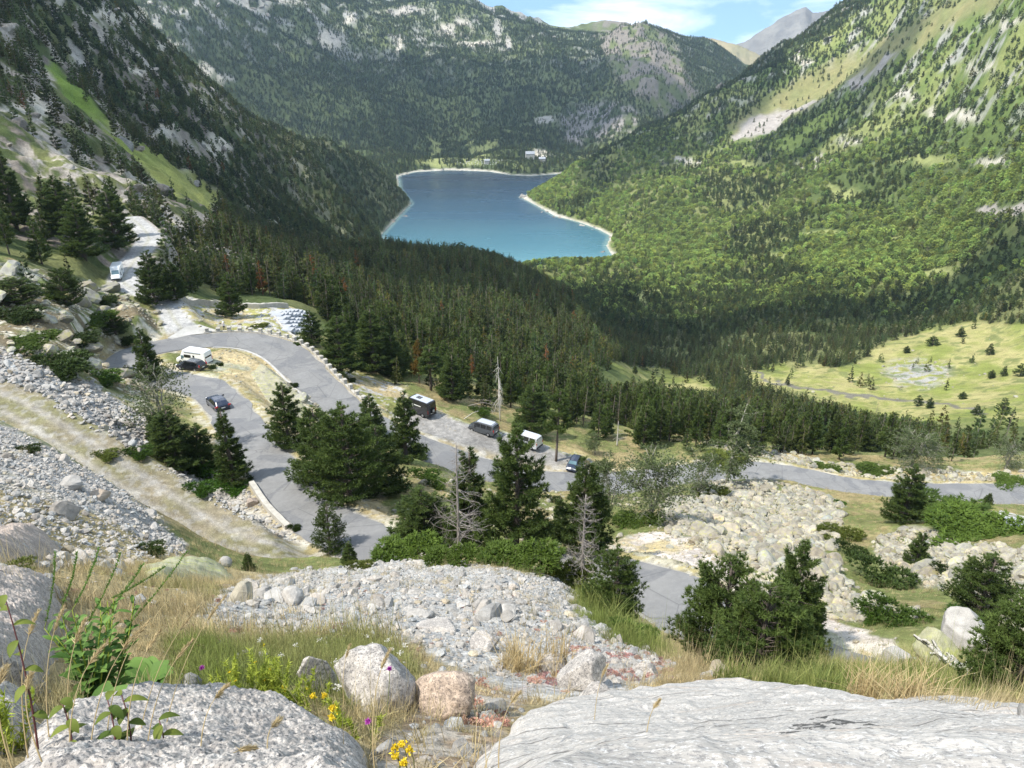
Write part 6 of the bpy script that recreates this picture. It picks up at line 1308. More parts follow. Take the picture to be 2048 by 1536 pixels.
for u, v, d in [(734, 1273, 6), (745, 1290, 5.6), (775, 1280, 5.6), (784, 1298, 5.2), (800, 1306, 4.8), (797, 1330, 4.2), (672, 1324, 4.4), (696, 1302, 5), (640, 1280, 6), (590, 1290, 5.6), (520, 1280, 5.6), (674, 1372, 3.6), (560, 1310, 5), (810, 1290, 5)]: flower(u, v, d, (.0, 0, 0), 'white', 'small white flower head in the green grass above the near boulders', 'white flowers in the near grass')
# plumed grass stalks
PLUME = [(77, 1223, 40, 1500, 2.0), (128, 1215, 90, 1500, 2.1), (397, 1215, 250, 1480, 2.2), (452, 1192, 300, 1470, 2.3), (281, 1258, 150, 1500, 1.9), (207, 1292, 120, 1520, 1.8), (62, 1350, 100, 1540, 1.6), (12, 1335, 30, 1545, 1.6), (510, 1496, 430, 1590, 1.5), (385, 1281, 270, 1510, 1.9), (320, 1262, 240, 1520, 1.9), (455, 1372, 400, 1560, 1.7), (300, 1240, 190, 1490, 2.1), (1040, 1385, 1000, 1540, 1.9), (1215, 1330, 1195, 1440, 2.8), (780, 1300, 750, 1545, 1.9), (700, 1290, 690, 1420, 3.0), (1320, 1400, 1300, 1530, 2.1), (170, 1240, 130, 1500, 1.95), (560, 1440, 560, 1580, 1.5)]
for i, (hu, hv, bu, bv, d) in enumerate(PLUME):
    rg = np.random.default_rng(960 + i); hd = pt(hu, hv, d); b0 = pt(bu, bv, d * .96); b0[2] = min(b0[2], float(zat(b0[0], b0[1])) + .12); g0 = b0.copy(); g0[2] = zat(b0[0], b0[1]) - .02; side = 'left' if hu < 640 else 'middle'
    t1 = thing('grass_stalk', 'pale plumed grass stalk leaning to the right over the ' + ('big left boulder' if side == 'left' else 'near grass and slab'), 'grass stalk', g0, group='plumed grass stalks at the ' + side); tip = hd - g0; P = curve(np.zeros(3), tip, .04, 12, -.02)
    s = MB(); s.tube(P, np.linspace(.0016, .0006, 12), 4); s.obj('stem', M['straw'], t1); f = MB(); n = 90; tt = np.linspace(.80, 1.0, n); C = np.stack([np.interp(tt, np.linspace(0, 1, 12), P[:, c]) for c in range(3)], 1); dr = P[-1] - P[-3]; dr /= np.linalg.norm(dr)
    blades(f, C, np.tile(dr, (n, 1)), 3, .016 * (1.15 - .5 * np.linspace(0, 1, n)), .0022, rg, .32, 0); f.obj('seed_head', M['straw'], t1)
# dark red stemmed seedlings
for i, (u, v, tu, tv) in enumerate([(25, 1400, 8, 1190), (130, 1530, 122, 1400), (310, 1540, 318, 1440), (220, 1560, 215, 1400), (240, 1500, 243, 1390)]):
    p = pt(u, v, 1.9); p[2] = zat(p[0], p[1]); e = pt(tu, tv, 1.9) - p; rg = np.random.default_rng(990 + i); t1 = thing('seedling', 'dark red stemmed seedling with a few drooping brown green leaves, bottom left', 'plant', p, group='red stemmed seedlings at the bottom left'); s = MB(); P = curve(np.zeros(3), e, 0, 8, .012); s.tube(P, np.linspace(.0026, .0012, 8), 5); s.obj('stem', M['redstem'], t1); lm = MB()
    for q in range(9): t = .35 + .65 * q / 8; c = np.array([np.interp(t, np.linspace(0, 1, 8), P[:, k]) for k in range(3)]); a = q * 2.2 + i; leaf(lm, c, np.array([math.cos(a), math.sin(a), .1]), np.array([0, 0, 1.0]), rg.uniform(.03, .055), .02, .9, rg.uniform(0, .8))
    o = lm.obj('leaves', M['broadleaf'], t1); o.color = (1.3, .9, .7, 1)
# taller grass clumps seen singly
for i, (u, v, hp, lab) in enumerate([(1075, 1345, 80, 'golden grass clump beside the wedge shaped rock'), (1045, 1335, 60, 'lower golden grass clump at the left of the wedge shaped rock'), (1840, 1415, 62, 'tall dry grass clump behind the broad slab, right'), (1560, 1378, 48, 'green grass clump along the top edge of the broad slab'), (1660, 1392, 54, 'green and straw grass clump behind the middle of the broad slab'), (1750, 1402, 58, 'straw grass clump between the slab and the fallen branch'), (1470, 1368, 50, 'short green grass clump at the left top of the broad slab'), (1230, 1262, 60, 'long bright green grass on the bank above the lowest road'), (1265, 1290, 50, 'long green grass hanging over the lowest road'), (1190, 1225, 50, 'green grass at the foot of the bare grey tree')]):
    p = at(u, v); h = hp * slant(p) / F_PX; o = MB()
    for q in range(9): tuft_mb(1000 + i * 10 + q, 34, h * 1.05, .0035 * max(1, slant(p) / 6), .55, mb=o); o.V[-1] = o.V[-1] + np.array([random.Random(q + i).uniform(-1, 1) * h * .7, random.Random(q * 3 + i).uniform(-1, 1) * h * .5, 0])
    g = o.obj('grass_clump', M['straw'] if i in (0, 1, 2, 5) else M['grass_g']); g.location = p; tag(g, lab, 'grass clump')
# fallen branches
def fallen(name, label, pts_, r0, mat, tw=10, cat='branch', seed=1):
    p0 = at(*pts_[0][:2]); rg = np.random.default_rng(seed); P = []; dd = slant(p0)
    for u, v, lift in pts_: q = pt(u, v, dd * (1 - .02 * lift)); P.append(q - p0)
    P = np.array(P); s = np.linspace(0, 1, len(P)); ss = np.linspace(0, 1, 16); C = np.stack([np.interp(ss, s, P[:, c]) for c in range(3)], 1); mb = MB(); mb.tube(C, r0 * (1 - ss * .8), 6); A, B = [], []; Lh = np.linalg.norm(P[-1])
    for q in range(tw):
        i = rg.integers(2, 15); d = (C[i] - C[i - 1]); d /= np.linalg.norm(d); d = d + rg.normal(0, .6, 3) + np.array([0, 0, .25]); d /= np.linalg.norm(d); a = C[i]
        for z in range(4): b = a + d * Lh * rg.uniform(.03, .07); A.append(a); B.append(b); d = d + rg.normal(0, .22, 3); a = b
    mb.tubes(np.array(A), np.array(B), r0 * .3, r0 * .18); o = mb.obj(name, mat); o.location = p0; tag(o, label, cat); return o
fallen('fallen_branch', 'long bleached dead branch lying under the nearest right pine', [(2010, 1370, .3), (1950, 1350, .7), (1890, 1320, 1.0), (1858, 1290, 1.7)], .09, M['snag'], 26, seed=3)
fallen('fallen_branch', 'dead twiggy branch at the foot of the nearest clump of pines', [(1560, 1345, .1), (1490, 1342, .3), (1430, 1325, .5)], .05, M['dead'], 20, seed=4)
fallen('fallen_log', 'short pale log lying behind the grey van', [(928, 838, .1), (945, 826, .1), (958, 822, .1)], .07, M['snag'], 2, 'log', 5)
fallen('fallen_log', 'white dead log on the slope behind the stone wall', [(495, 545, .4), (530, 560, .4)], .3, M['snag'], 5, 'log', 6)
fallen('brushwood', 'heap of reddish brown dead branches below the bleached snag', [(935, 812, .3), (965, 805, 1.2), (1000, 812, .5), (975, 800, 1.4), (940, 800, .8)], .08, M['dead'], 90, 'brushwood', 7)
fallen('fallen_branch', 'grey dead branch leaning at the foot of the dead tree in the central clump', [(880, 1112, .2), (905, 1090, 1.2), (925, 1070, 2.2)], .06, M['dead'], 10, seed=8)
fallen('fallen_log', 'pale plank like log at the left verge of the track', [(262, 1020, .15), (318, 1075, .15)], .14, M['snag'], 1, 'log', 9)
print('foreground', time.time() - T0)
# ------------------------------------------------------------------ vehicles
M['white_paint'] = plain('white_paint', (.80, .81, .80), .3, .5, coat=.4, var=.03); M['black_paint'] = plain('black_paint', (.012, .013, .015), .25, .5, coat=.6); M['dark_grey_paint'] = plain('dark_grey_paint', (.055, .062, .070), .3, .5, coat=.6); M['navy_paint'] = plain('navy_paint', (.018, .026, .05), .25, .5, coat=.6); M['silver_paint'] = plain('silver_paint', (.58, .60, .63), .3, .5, metal=.3, coat=.4); M['grey_roof'] = plain('grey_roof', (.38, .41, .46), .4)
M['glass'] = plain('tinted_glass', (.008, .010, .012), .08, .8); M['blueglass'] = plain('windscreen_glass', (.10, .17, .20), .08, .8); M['tyre'] = plain('tyre_rubber', (.02, .02, .02), .85, .2); M['rim'] = plain('alloy_rim', (.45, .46, .48), .35, .5, metal=.7); M['redlamp'] = plain('red_lamp_glass', (.45, .015, .012), .2, .6); M['headlamp'] = plain('headlamp_glass', (.75, .77, .8), .12, .8); M['plastic'] = plain('dark_plastic', (.03, .03, .032), .7); M['plate'] = plain('number_plate', (.75, .75, .70), .5); M['amber'] = plain('amber_lamp', (.7, .22, .02), .3)
def vehicle(name, label, cat, pos, heading, st, paint, wheels, wr=.34, side=(), rear=None, front=None, extras=(), roof=None, sfr=(.14, .88), group=None):
    """st: body stations (x, bottom, belt, top, half widths low, belt, top); x forward"""
    t0 = thing(name, label, cat, pos, 0, group); st = np.array(sorted(st)); xs = st[:, 0]; ip = lambda x, c: float(np.interp(x, xs, st[:, c])); xx = np.unique(np.r_[xs, np.linspace(xs[0], xs[-1], 36)])
    b = MB(); rings = []
    for x in xx:
        zb, zm, zt, wl, wm, wt = [ip(x, c) for c in range(1, 7)]; e = min(.07, (zt - zm) * .4 + .01)
        for w_, l_ in wheels:     # wheel arches
            if abs(x - w_) < wr * 1.12: zb = max(zb, wr * 1.0 + math.sqrt(max(0, (wr * 1.12) ** 2 - (x - w_) ** 2)) * .95)
        rings.append([(x, -wl, zb), (x, -wm, max(zb + .02, (zb * .45 + zm * .55))), (x, -wm, max(zm, zb + .04)), (x, -wt, max(zt - e, zb + .06)), (x, -wt + .11, zt), (x, 0, zt + .025), (x, wt - .11, zt), (x, wt, max(zt - e, zb + .06)), (x, wm, max(zm, zb + .04)), (x, wm, max(zb + .02, (zb * .45 + zm * .55))), (x, wl, zb)])
    V = np.array(rings); n, k = V.shape[:2]; i = np.arange(n - 1)[:, None] * k; j = np.arange(k - 1)[None]; F = np.stack([i + j, i + j + 1, i + k + j + 1, i + k + j], -1).reshape(-1, 4)
    b.add(V.reshape(-1, 3), F, 0, .5, False); b.F.append((np.stack([i[:, 0], i[:, 0] + k, i[:, 0] + 2 * k - 1, i[:, 0] + k - 1], 1), 0, False)); c1, c2 = b.n, b.n + 1; b.add([V[0].mean(0), V[-1].mean(0)], np.zeros((0, 3), int))
    b.F.append((np.array([(c1, q + 1, q) for q in range(k - 1)] + [(c2, (n - 1) * k + q, (n - 1) * k + q + 1) for q in range(k - 1)] + [(c1, 0, k - 1), (c2, n * k - 1, (n - 1) * k)]), 0, False))
    body = b.obj('body', M[paint], t0); t0.rotation_euler = (0, 0, heading)
    if roof: rb = MB(); x0, x1, mt = roof; xr = np.linspace(x0, x1, 8); Vr = np.array([[(x, -ip(x, 6) + .1, ip(x, 3) + .015), (x, 0, ip(x, 3) + .045), (x, ip(x, 6) - .1, ip(x, 3) + .015)] for x in xr]); rb.add(Vr.reshape(-1, 3), [(3 * q + a, 3 * q + a + 1, 3 * q + a + 4, 3 * q + a + 3) for q in range(7) for a in (0, 1)]); rb.obj('roof', M[mt], t0)
    for xa, xb in side:
        for sg in (-1, 1):
            w = MB(); xq = np.linspace(xa, xb, 5); Q = []
            for x in xq:
                for s in sfr: zm, zt, wm, wt = ip(x, 2), ip(x, 3) - .07, ip(x, 5), ip(x, 6); Q.append((x, sg * (wm + (wt - wm) * s + .012), zm + (zt - zm) * s))
            w.add(Q, [(2 * q, 2 * q + 2, 2 * q + 3, 2 * q + 1) for q in range(4)]); w.obj('window', M['glass'], t0)
    if rear:
        x, z0, z1, wdt, dx = rear; w = MB(); w.add([(x - .012, -wdt, z0), (x - .012, wdt, z0), (x - .012 + dx, wdt * .92, z1), (x - .012 + dx, -wdt * .92, z1)], [(0, 1, 2, 3)]); w.obj('rear_window', M['glass'], t0)
    if front:
        xa, xb, wa, wb = front; w = MB(); w.add([(xa, -wa, ip(xa, 3) + .035), (xa, wa, ip(xa, 3) + .035), (xb, wb, ip(xb, 3) + .045), (xb, -wb, ip(xb, 3) + .045)], [(0, 1, 2, 3)]); w.obj('windscreen', M['blueglass'], t0)
    for x, half in wheels:
        for sg in (-1, 1):
            w = MB(); w.lathe([(wr * .55, -.11), (wr * .92, -.11), (wr, -.07), (wr, .07), (wr * .92, .11), (wr * .55, .11)], 20, (0, 0, 0), 'y'); ob = w.obj('wheel', M['tyre'], t0); ob.location = (x, sg * (half - .1), wr)
            r_ = MB(); r_.lathe([(.001, -.07 * -sg * 1.0), (wr * .3, .095 * sg * -1 * -1), (wr * .62, .085 * sg)], 14, (0, 0, 0), 'y'); r_.V[-1][:, 1] = sg * np.abs(r_.V[-1][:, 1]); r_.obj('rim', M['rim'], ob)
    for nm, mt, c, s in extras: MB().box(c, s, 0, 0).obj(nm, M[mt], t0)
    x0, x1 = xs[0], xs[-1]; return t0
VAN = lambda L, W, H, nose=.9: [(-L / 2, .42, 1.05, H - .12, W / 2 - .04, W / 2 - .02, W / 2 - .14), (-L / 2 + .12, .36, 1.05, H - .02, W / 2, W / 2, W / 2 - .10), (-L / 2 + .6, .34, 1.05, H, W / 2, W / 2, W / 2 - .09), (L / 2 - nose - 1.1, .34, 1.05, H, W / 2, W / 2, W / 2 - .09), (L / 2 - nose - .75, .34, 1.05, H - .10, W / 2, W / 2, W / 2 - .12), (L / 2 - nose, .34, 1.05, 1.35, W / 2, W / 2, W / 2 - .12), (L / 2 - .15, .36, .80, 1.02, W / 2 - .06, W / 2 - .05, W / 2 - .16), (L / 2, .40, .62, .72, W / 2 - .14, W / 2 - .14, W / 2 - .26)]
SUV = lambda L, W, H: [(-L / 2, .48, .92, 1.02, W / 2 - .12, W / 2 - .08, W / 2 - .16), (-L / 2 + .10, .36, .98, 1.15, W / 2 - .03, W / 2 - .02, W / 2 - .14), (-L / 2 + .60, .30, 1.0, H - .06, W / 2, W / 2, W / 2 - .24), (-L / 2 + 1.1, .30, .99, H, W / 2, W / 2, W / 2 - .22), (L / 2 - 2.1, .30, .96, H - .02, W / 2, W / 2, W / 2 - .22), (L / 2 - 1.25, .30, .95, 1.06, W / 2, W / 2, W / 2 - .14), (L / 2 - .3, .32, .78, .92, W / 2 - .03, W / 2 - .04, W / 2 - .14), (L / 2, .38, .58, .70, W / 2 - .14, W / 2 - .15, W / 2 - .26)]
def hd(a, b=None):       # heading from one photo position to another, on the ground
    p, q = at(*a), at(*b); return math.atan2(q[1] - p[1], q[0] - p[0])
def azh(deg): return math.pi / 2 - math.radians(deg)      # compass-like azimuth to rotation
def pos_on(u, v, dz=0.0): p = at(u, v); return (p[0], p[1], p[2] + dz)
def tails(L, W, z0=.75, z1=1.05, w=.14, pl=.62): x = -L / 2 - .01; return [('tail_light', 'redlamp', (x + .03, W / 2 - .13, (z0 + z1) / 2), (.1, w, z1 - z0)), ('tail_light', 'redlamp', (x + .03, -W / 2 + .13, (z0 + z1) / 2), (.1, w, z1 - z0)), ('number_plate', 'plate', (x, 0, pl + .15), (.03, .5, .12)), ('bumper', 'plastic', (x + .06, 0, .47), (.22, W * .93, .22))]
def heads(L, W, z=.72): x = L / 2; return [('headlight', 'headlamp', (x - .14, W / 2 - .26, z), (.2, .3, .16)), ('headlight', 'headlamp', (x - .14, -W / 2 + .26, z), (.2, .3, .16)), ('wing_mirror', 'plastic', (x - 1.45, W / 2 + .1, 1.15), (.12, .2, .16)), ('wing_mirror', 'plastic', (x - 1.45, -W / 2 - .1, 1.15), (.12, .2, .16))]
v1 = vehicle('camper_van', 'white high roofed camper van parked inside the hairpin bend', 'van', pos_on(390, 727), azh(-72), VAN(6.2, 2.05, 2.75), 'white_paint', [(-1.85, 1.02), (2.05, 1.02)], .36, side=(), rear=(-3.1, 1.55, 2.2, .82, .03), front=(1.95, 1.40, .72, .70),
    extras=tails(6.2, 2.05, .9, 1.5) + heads(6.2, 2.05) + [('window', 'glass', (.45, 1.0, 1.68), (1.35, .1, .52)), ('window', 'glass', (-.85, 1.0, 1.68), (.32, .1, .52)), ('window', 'blueglass', (1.55, 1.0, 1.45), (.6, .08, .5)), ('skylight', 'plate', (.2, 0, 2.80), (.7, .6, .08)), ('awning', 'grey_roof', (-.6, 1.0, 2.45), (3.4, .12, .12)), ('window', 'glass', (.45, -1.0, 1.68), (1.35, .1, .52))])
v2 = vehicle('car', 'black sport utility car parked against the side of the white camper van', 'car', pos_on(384, 739), azh(-70), SUV(4.7, 1.88, 1.66), 'black_paint', [(-1.4, .94), (1.45, .94)], .36, side=((-1.75, -.75), (-.68, .2), (.26, 1.05)), rear=(-2.14, 1.12, 1.48, .62, .24), front=(1.02, .38, .66, .60),
    extras=tails(4.7, 1.88, .95, 1.3) + heads(4.7, 1.88) + [('roof_rail', 'rim', (-.5, .62, 1.70), (2.2, .05, .05)), ('roof_rail', 'rim', (-.5, -.62, 1.70), (2.2, .05, .05))])
v3 = vehicle('car', 'dark car driving up the lower road towards the hairpin', 'car', pos_on(437, 815), azh(-38), SUV(4.4, 1.85, 1.55), 'navy_paint', [(-1.3, .92), (1.35, .92)], .34, side=((-1.65, -.7), (-.62, .2), (.26, 1.0)), rear=(-1.98, 1.12, 1.42, .62, .26), front=(.85, .28, .64, .58), extras=tails(4.4, 1.85, .92, 1.1, .36) + heads(4.4, 1.85))
v4 = vehicle('camper_van', 'black camper van with a pale roof, spare wheel and white side lettering', 'van', pos_on(838, 826), azh(-52), VAN(6.0, 2.05, 2.75), 'black_paint', [(-1.8, 1.02), (2.0, 1.02)], .38, side=((.95, 1.5),), rear=(-3.0, 1.7, 2.3, .8, .03), front=(1.85, 1.30, .72, .70), roof=(-2.7, 1.0, 'grey_roof'),
    extras=tails(6.0, 2.05, .95, 1.5) + heads(6.0, 2.05) + [('skylight', 'glass', (-.3, 0, 2.82), (.9, .7, .08)), ('spare_wheel', 'tyre', (-3.12, -.1, 1.25), (.22, .7, .7)), ('wheel_cover', 'rim', (-3.25, -.1, 1.25), (.06, .4, .4)), ('lettering', 'plate', (-.75, 1.025, 1.86), (1.5, .02, .12)), ('lettering', 'plate', (.35, 1.025, 1.72), (.28, .02, .38)), ('ladder', 'plastic', (-3.1, .7, 1.6), (.12, .4, 1.6))])
v5 = vehicle('van', 'dark grey minibus parked in the middle of the gravel lay-by', 'van', pos_on(967, 866), azh(-58), [(-2.45, .42, 1.05, 1.30, .88, .92, .80), (-2.35, .34, 1.08, 1.82, .93, .95, .80), (-2.0, .30, 1.08, 1.96, .95, .95, .78), (.75, .30, 1.06, 1.97, .95, .95, .78), (1.05, .30, 1.05, 1.88, .95, .95, .78), (1.75, .30, 1.02, 1.20, .93, .93, .82), (2.3, .34, .80, .98, .88, .88, .76), (2.45, .40, .60, .72, .78, .78, .66)], 'dark_grey_paint', [(-1.45, .95), (1.6, .95)], .34,
    side=((-2.1, -1.15), (-1.05, -.05), (.05, 1.15)), rear=(-2.42, 1.18, 1.72, .78, .05), front=(1.68, 1.10, .76, .70), roof=(-2.1, .8, 'grey_roof'), extras=tails(4.9, 1.9, .85, 1.3) + heads(4.9, 1.9) + [('roof_rail', 'rim', (-.6, .70, 2.02), (2.5, .05, .05)), ('roof_rail', 'rim', (-.6, -.70, 2.02), (2.5, .05, .05))])
v6 = vehicle('van', 'silver van mostly hidden behind the tall pine in the lay-by', 'van', pos_on(1052, 890), azh(-56), [(-2.5, .42, 1.05, 1.45, .90, .94, .82), (-2.4, .34, 1.08, 1.98, .95, .97, .80), (-2.0, .30, 1.08, 2.12, .97, .97, .78), (.75, .30, 1.06, 2.12, .97, .97, .78), (1.05, .30, 1.05, 2.0, .97, .97, .78), (1.8, .30, 1.02, 1.22, .95, .95, .82), (2.35, .34, .80, .98, .9, .9, .76), (2.5, .40, .60, .72, .8, .8, .66)], 'silver_paint', [(-1.5, .97), (1.65, .97)], .34,
    side=((-2.1, -1.15), (-1.05, -.05), (.05, 1.15)), rear=(-2.47, 1.28, 1.86, .80, .05), front=(1.72, 1.10, .76, .70), extras=tails(5.0, 1.94, .9, 1.3) + heads(5.0, 1.94))
v7 = vehicle('car', 'small dark blue car at the right end of the gravel lay-by, beside the pine top', 'car', pos_on(1148, 934), azh(-160), [(-1.95, .45, .85, .98, .74, .78, .66), (-1.8, .32, .92, 1.2, .82, .84, .66), (-1.2, .28, .92, 1.46, .85, .85, .60), (-.2, .28, .90, 1.48, .85, .85, .60), (.55, .28, .88, 1.36, .85, .85, .60), (1.15, .28, .86, 1.0, .85, .85, .70), (1.75, .32, .72, .84, .80, .80, .68), (1.95, .38, .55, .66, .68, .68, .56)], 'navy_paint', [(-1.25, .86), (1.25, .86)], .31,
    side=((-1.35, -.45), (-.38, .6)), rear=(-1.72, 1.05, 1.3, .55, .2), front=(1.08, .60, .62, .54), extras=tails(3.9, 1.7, .8, 1.0) + heads(3.9, 1.7, .66))
v8 = vehicle('motorhome', 'white motorhome facing the viewer at the side of the upper track', 'van', pos_on(236, 556), azh(160), [(-3.4, .45, 1.1, 2.85, 1.08, 1.1, 1.06), (-3.3, .40, 1.1, 2.95, 1.1, 1.12, 1.06), (1.2, .40, 1.1, 2.98, 1.12, 1.12, 1.06), (1.7, .36, 1.1, 2.85, 1.08, 1.08, 1.0), (2.05, .36, 1.1, 2.30, 1.02, 1.02, .92), (2.65, .36, 1.05, 1.35, 1.0, 1.0, .86), (3.2, .38, .8, 1.02, .95, .95, .82), (3.4, .42, .62, .74, .85, .85, .72)], 'white_paint', [(-1.9, 1.1), (2.5, 1.02)], .36,
    side=(), front=(2.60, 2.08, .80, .76), extras=tails(6.8, 2.1) + heads(6.8, 2.0) + [('window', 'glass', (-.6, 1.12, 1.75), (.9, .06, .45)), ('window', 'glass', (1.9, -1.0, 1.5), (.5, .12, .5)), ('window', 'glass', (1.9, 1.0, 1.5), (.5, .12, .5)), ('window', 'glass', (-.6, -1.12, 1.75), (.9, .06, .45)), ('bumper', 'plastic', (3.36, 0, .5), (.16, 1.8, .3))])
v8.scale = (.85,) * 3; v1.scale = (.9,) * 3; v2.scale = (.95,) * 3
# ------------------------------------------------------------------ walker
def walker():
    p = at(449, 663); t0 = thing('person', 'person in white hat and shirt with a red pack standing by the stone posts', 'person', p, math.radians(-150))
    J = {'pelvis': (0, 0, .95), 'waist': (0, 0, 1.10), 'chest': (0, .02, 1.32), 'neck': (0, .0, 1.48), 'headb': (0, .03, 1.58), 'headt': (0, .02, 1.72), 'hl': (.10, 0, .90), 'kl': (.12, .06, .50), 'al': (.12, -.02, .10), 'tl': (.14, .14, .04), 'hr': (-.10, 0, .90), 'kr': (-.14, .02, .50), 'ar': (-.16, -.08, .10), 'tr': (-.18, .08, .04), 'sl': (.19, 0, 1.42), 'el': (.27, -.04, 1.15), 'wl': (.22, .14, .98), 'fl': (.21, .22, .95), 'sr': (-.19, 0, 1.42), 'er': (-.27, -.04, 1.15), 'wr': (-.22, .14, .98), 'fr': (-.21, .22, .95)}
    E = [('pelvis', 'waist'), ('waist', 'chest'), ('chest', 'neck'), ('neck', 'headb'), ('headb', 'headt'), ('pelvis', 'hl'), ('hl', 'kl'), ('kl', 'al'), ('al', 'tl'), ('pelvis', 'hr'), ('hr', 'kr'), ('kr', 'ar'), ('ar', 'tr'), ('chest', 'sl'), ('sl', 'el'), ('el', 'wl'), ('wl', 'fl'), ('chest', 'sr'), ('sr', 'er'), ('er', 'wr'), ('wr', 'fr')]
    R = dict(pelvis=.15, waist=.13, chest=.155, neck=.055, headb=.085, headt=.085, hl=.10, kl=.065, al=.042, tl=.035, hr=.10, kr=.065, ar=.042, tr=.035, sl=.07, el=.045, wl=.03, fl=.03, sr=.07, er=.045, wr=.03, fr=.03); K = list(J)
    me = bpy.data.meshes.new('body'); me.from_pydata([J[k] for k in K], [(K.index(a), K.index(b)) for a, b in E], []); o = bpy.data.objects.new('body', me); COL.objects.link(o); o.parent = t0
    md = o.modifiers.new('skin', 'SKIN'); me.skin_vertices  # radii per joint
    for q, k in enumerate(K): me.skin_vertices[0].data[q].radius = (R[k], R[k] * .85)
    me.skin_vertices[0].data[0].use_root = True; o.modifiers.new('sub', 'SUBSURF').levels = 1; o.modifiers['sub'].render_levels = 2
    m, t = new_mat('walker_clothes'); sp = N(t, 'ShaderNodeSeparateXYZ'); t.links.new(N(t, 'ShaderNodeTexCoord').outputs['Object'], sp.inputs[0]); z = ramp(t, math_(t, 'DIVIDE', sp.outputs[2], 2.0), [(0, (.03, .03, .03)), (.06, (.02, .02, .025)), (.49, (.03, .03, .04)), (.50, (.72, .70, .68)), (.73, (.72, .70, .68)), (.74, (.45, .28, .2)), (1, (.45, .28, .2))]); 
    for n_ in t.nodes:
        if n_.type == 'VALTORGB': n_.color_ramp.interpolation = 'CONSTANT'
    finish(t, z, .8); me.materials.append(m)
    h = MB(); h.lathe([(.19, 1.70), (.18, 1.715), (.115, 1.72), (.10, 1.79), (.05, 1.83), (.001, 1.835)], 14); h.obj('hat', M['white_paint'], t0)
    b = MB(); b.box((0, -.22, 1.22), (.30, .18, .40), 0, 0, .85); b.obj('backpack', plain('red_cloth', (.42, .03, .03), .8), t0)
walker()
# ------------------------------------------------------------------ walls, posts and kerbs
def offset_path(S, u0, u1, side, off, vmin=None, vmax=None):
    d = np.gradient(S[:, :2], axis=0); n = np.stack([d[:, 1], -d[:, 0]], 1); n /= np.hypot(*n.T)[:, None]; Q = S[:, :3].copy(); Q[:, :2] += n * (S[:, 3] + off)[:, None] * side
    u, v = project(Q[:, 0], Q[:, 1], Q[:, 2]); k = (u > u0) & (u < u1)
    if vmin is not None: k &= v > vmin
    if vmax is not None: k &= v < vmax
    return Q[k]
def wall_along(name, label, cat, P, w, h, mat, base=-.2, drop=True, jag=.0):
    P = np.asarray(P, float); d = np.gradient(P[:, :2], axis=0); n = np.stack([d[:, 1], -d[:, 0]], 1); n /= np.maximum(np.hypot(*n.T), 1e-6)[:, None]; m = len(P); zt = P[:, 2] + h + jag * (fbm(np.arange(m) * 1.0, np.zeros(m), 2.2, 3, 5) - .5)
    V = np.stack([np.c_[P[:, :2] + n * w / 2, P[:, 2] + base], np.c_[P[:, :2] + n * w / 2, zt], np.c_[P[:, :2] - n * w / 2, zt], np.c_[P[:, :2] - n * w / 2, P[:, 2] + base]], 1)
    c0 = P[0].copy(); i = np.arange(m - 1)[:, None] * 4; j = np.arange(3)[None]; F = np.stack([i + j, i + j + 1, i + 4 + j + 1, i + 4 + j], -1).reshape(-1, 4)
    mb = MB(); mb.add((V - c0).reshape(-1, 3), np.vstack([F, [(0, 3, 2, 1)], [(4 * m - 4, 4 * m - 3, 4 * m - 2, 4 * m - 1)]])); o = mb.obj(name, mat); o.location = c0; tag(o, label, cat); return o
M['masonry'] = stone('pale_masonry', (.34, .32, .28), (.52, .49, .43), sc=1.0, spk=.3)
out_side = offset_path(SP_ROAD, 400, 742, -1, .55, vmin=600, vmax=812); 
APEX = int(np.argmin(np.abs(project(SP_ROAD[:, 0], SP_ROAD[:, 1], SP_ROAD[:, 2])[0] - 258))); UPR = SP_ROAD[APEX + 12:]; in_side = offset_path(UPR, 425, 660, 1, .35, vmin=680, vmax=830)
# decide which side is the outer one by its photo height
if project(*out_side.mean(0))[1] > project(*in_side.mean(0))[1]: out_side, in_side = offset_path(UPR, 400, 742, 1, .55, vmin=600, vmax=812), offset_path(UPR, 425, 660, -1, .35, vmin=680, vmax=830)
wall_along('parapet', 'low stone parapet round the outside of the hairpin curve carrying the stone posts', 'wall', out_side, .45, .22, M['masonry'], -.5)
wall_along('kerb', 'pale concrete kerb along the inside of the upper bend', 'kerb', in_side, .36, .10, M['concrete'], -.4)
ds = np.r_[0, np.cumsum(np.hypot(*np.diff(out_side[:, :2], axis=0).T))]; tot = ds[-1]; npost = 23; firstpost = None
for q in range(npost):
    s = tot * (q + .3) / npost; p = [np.interp(s, ds, out_side[:, c]) for c in range(3)]; k = min(len(out_side) - 2, int(np.searchsorted(ds, s))); dd_ = out_side[k + 1] - out_side[k - 1]; rz = math.atan2(dd_[1], dd_[0])
    lab = 'square stone post on the parapet round the outside of the bend'; grp = 'stone posts round the bend'
    if firstpost is None:
        mb = MB(); mb.box((0, 0, .36), (.62, .52, .86), 0, 0, .97); firstpost = mb.obj('stone_post', M['masonry']); MB().box((0, 0, .84), (.74, .64, .12), 0, 0, .9).obj('capstone', M['masonry'], firstpost); firstpost.location = p; firstpost.rotation_euler = (0, 0, rz); tag(firstpost, lab, 'post', grp)
    else: dup(firstpost, p, (0, 0, rz), (1, 1, random.Random(q).uniform(.85, 1.1)))
def px_path(L, n=40, dz=0): P = np.array([at(u, v) for u, v in L]); s = np.linspace(0, 1, len(P)); ss = np.linspace(0, 1, n); Q = np.stack([np.interp(ss, s, P[:, c]) for c in range(3)], 1); Q[:, 2] = zat(Q[:, 0], Q[:, 1]) + dz; return Q
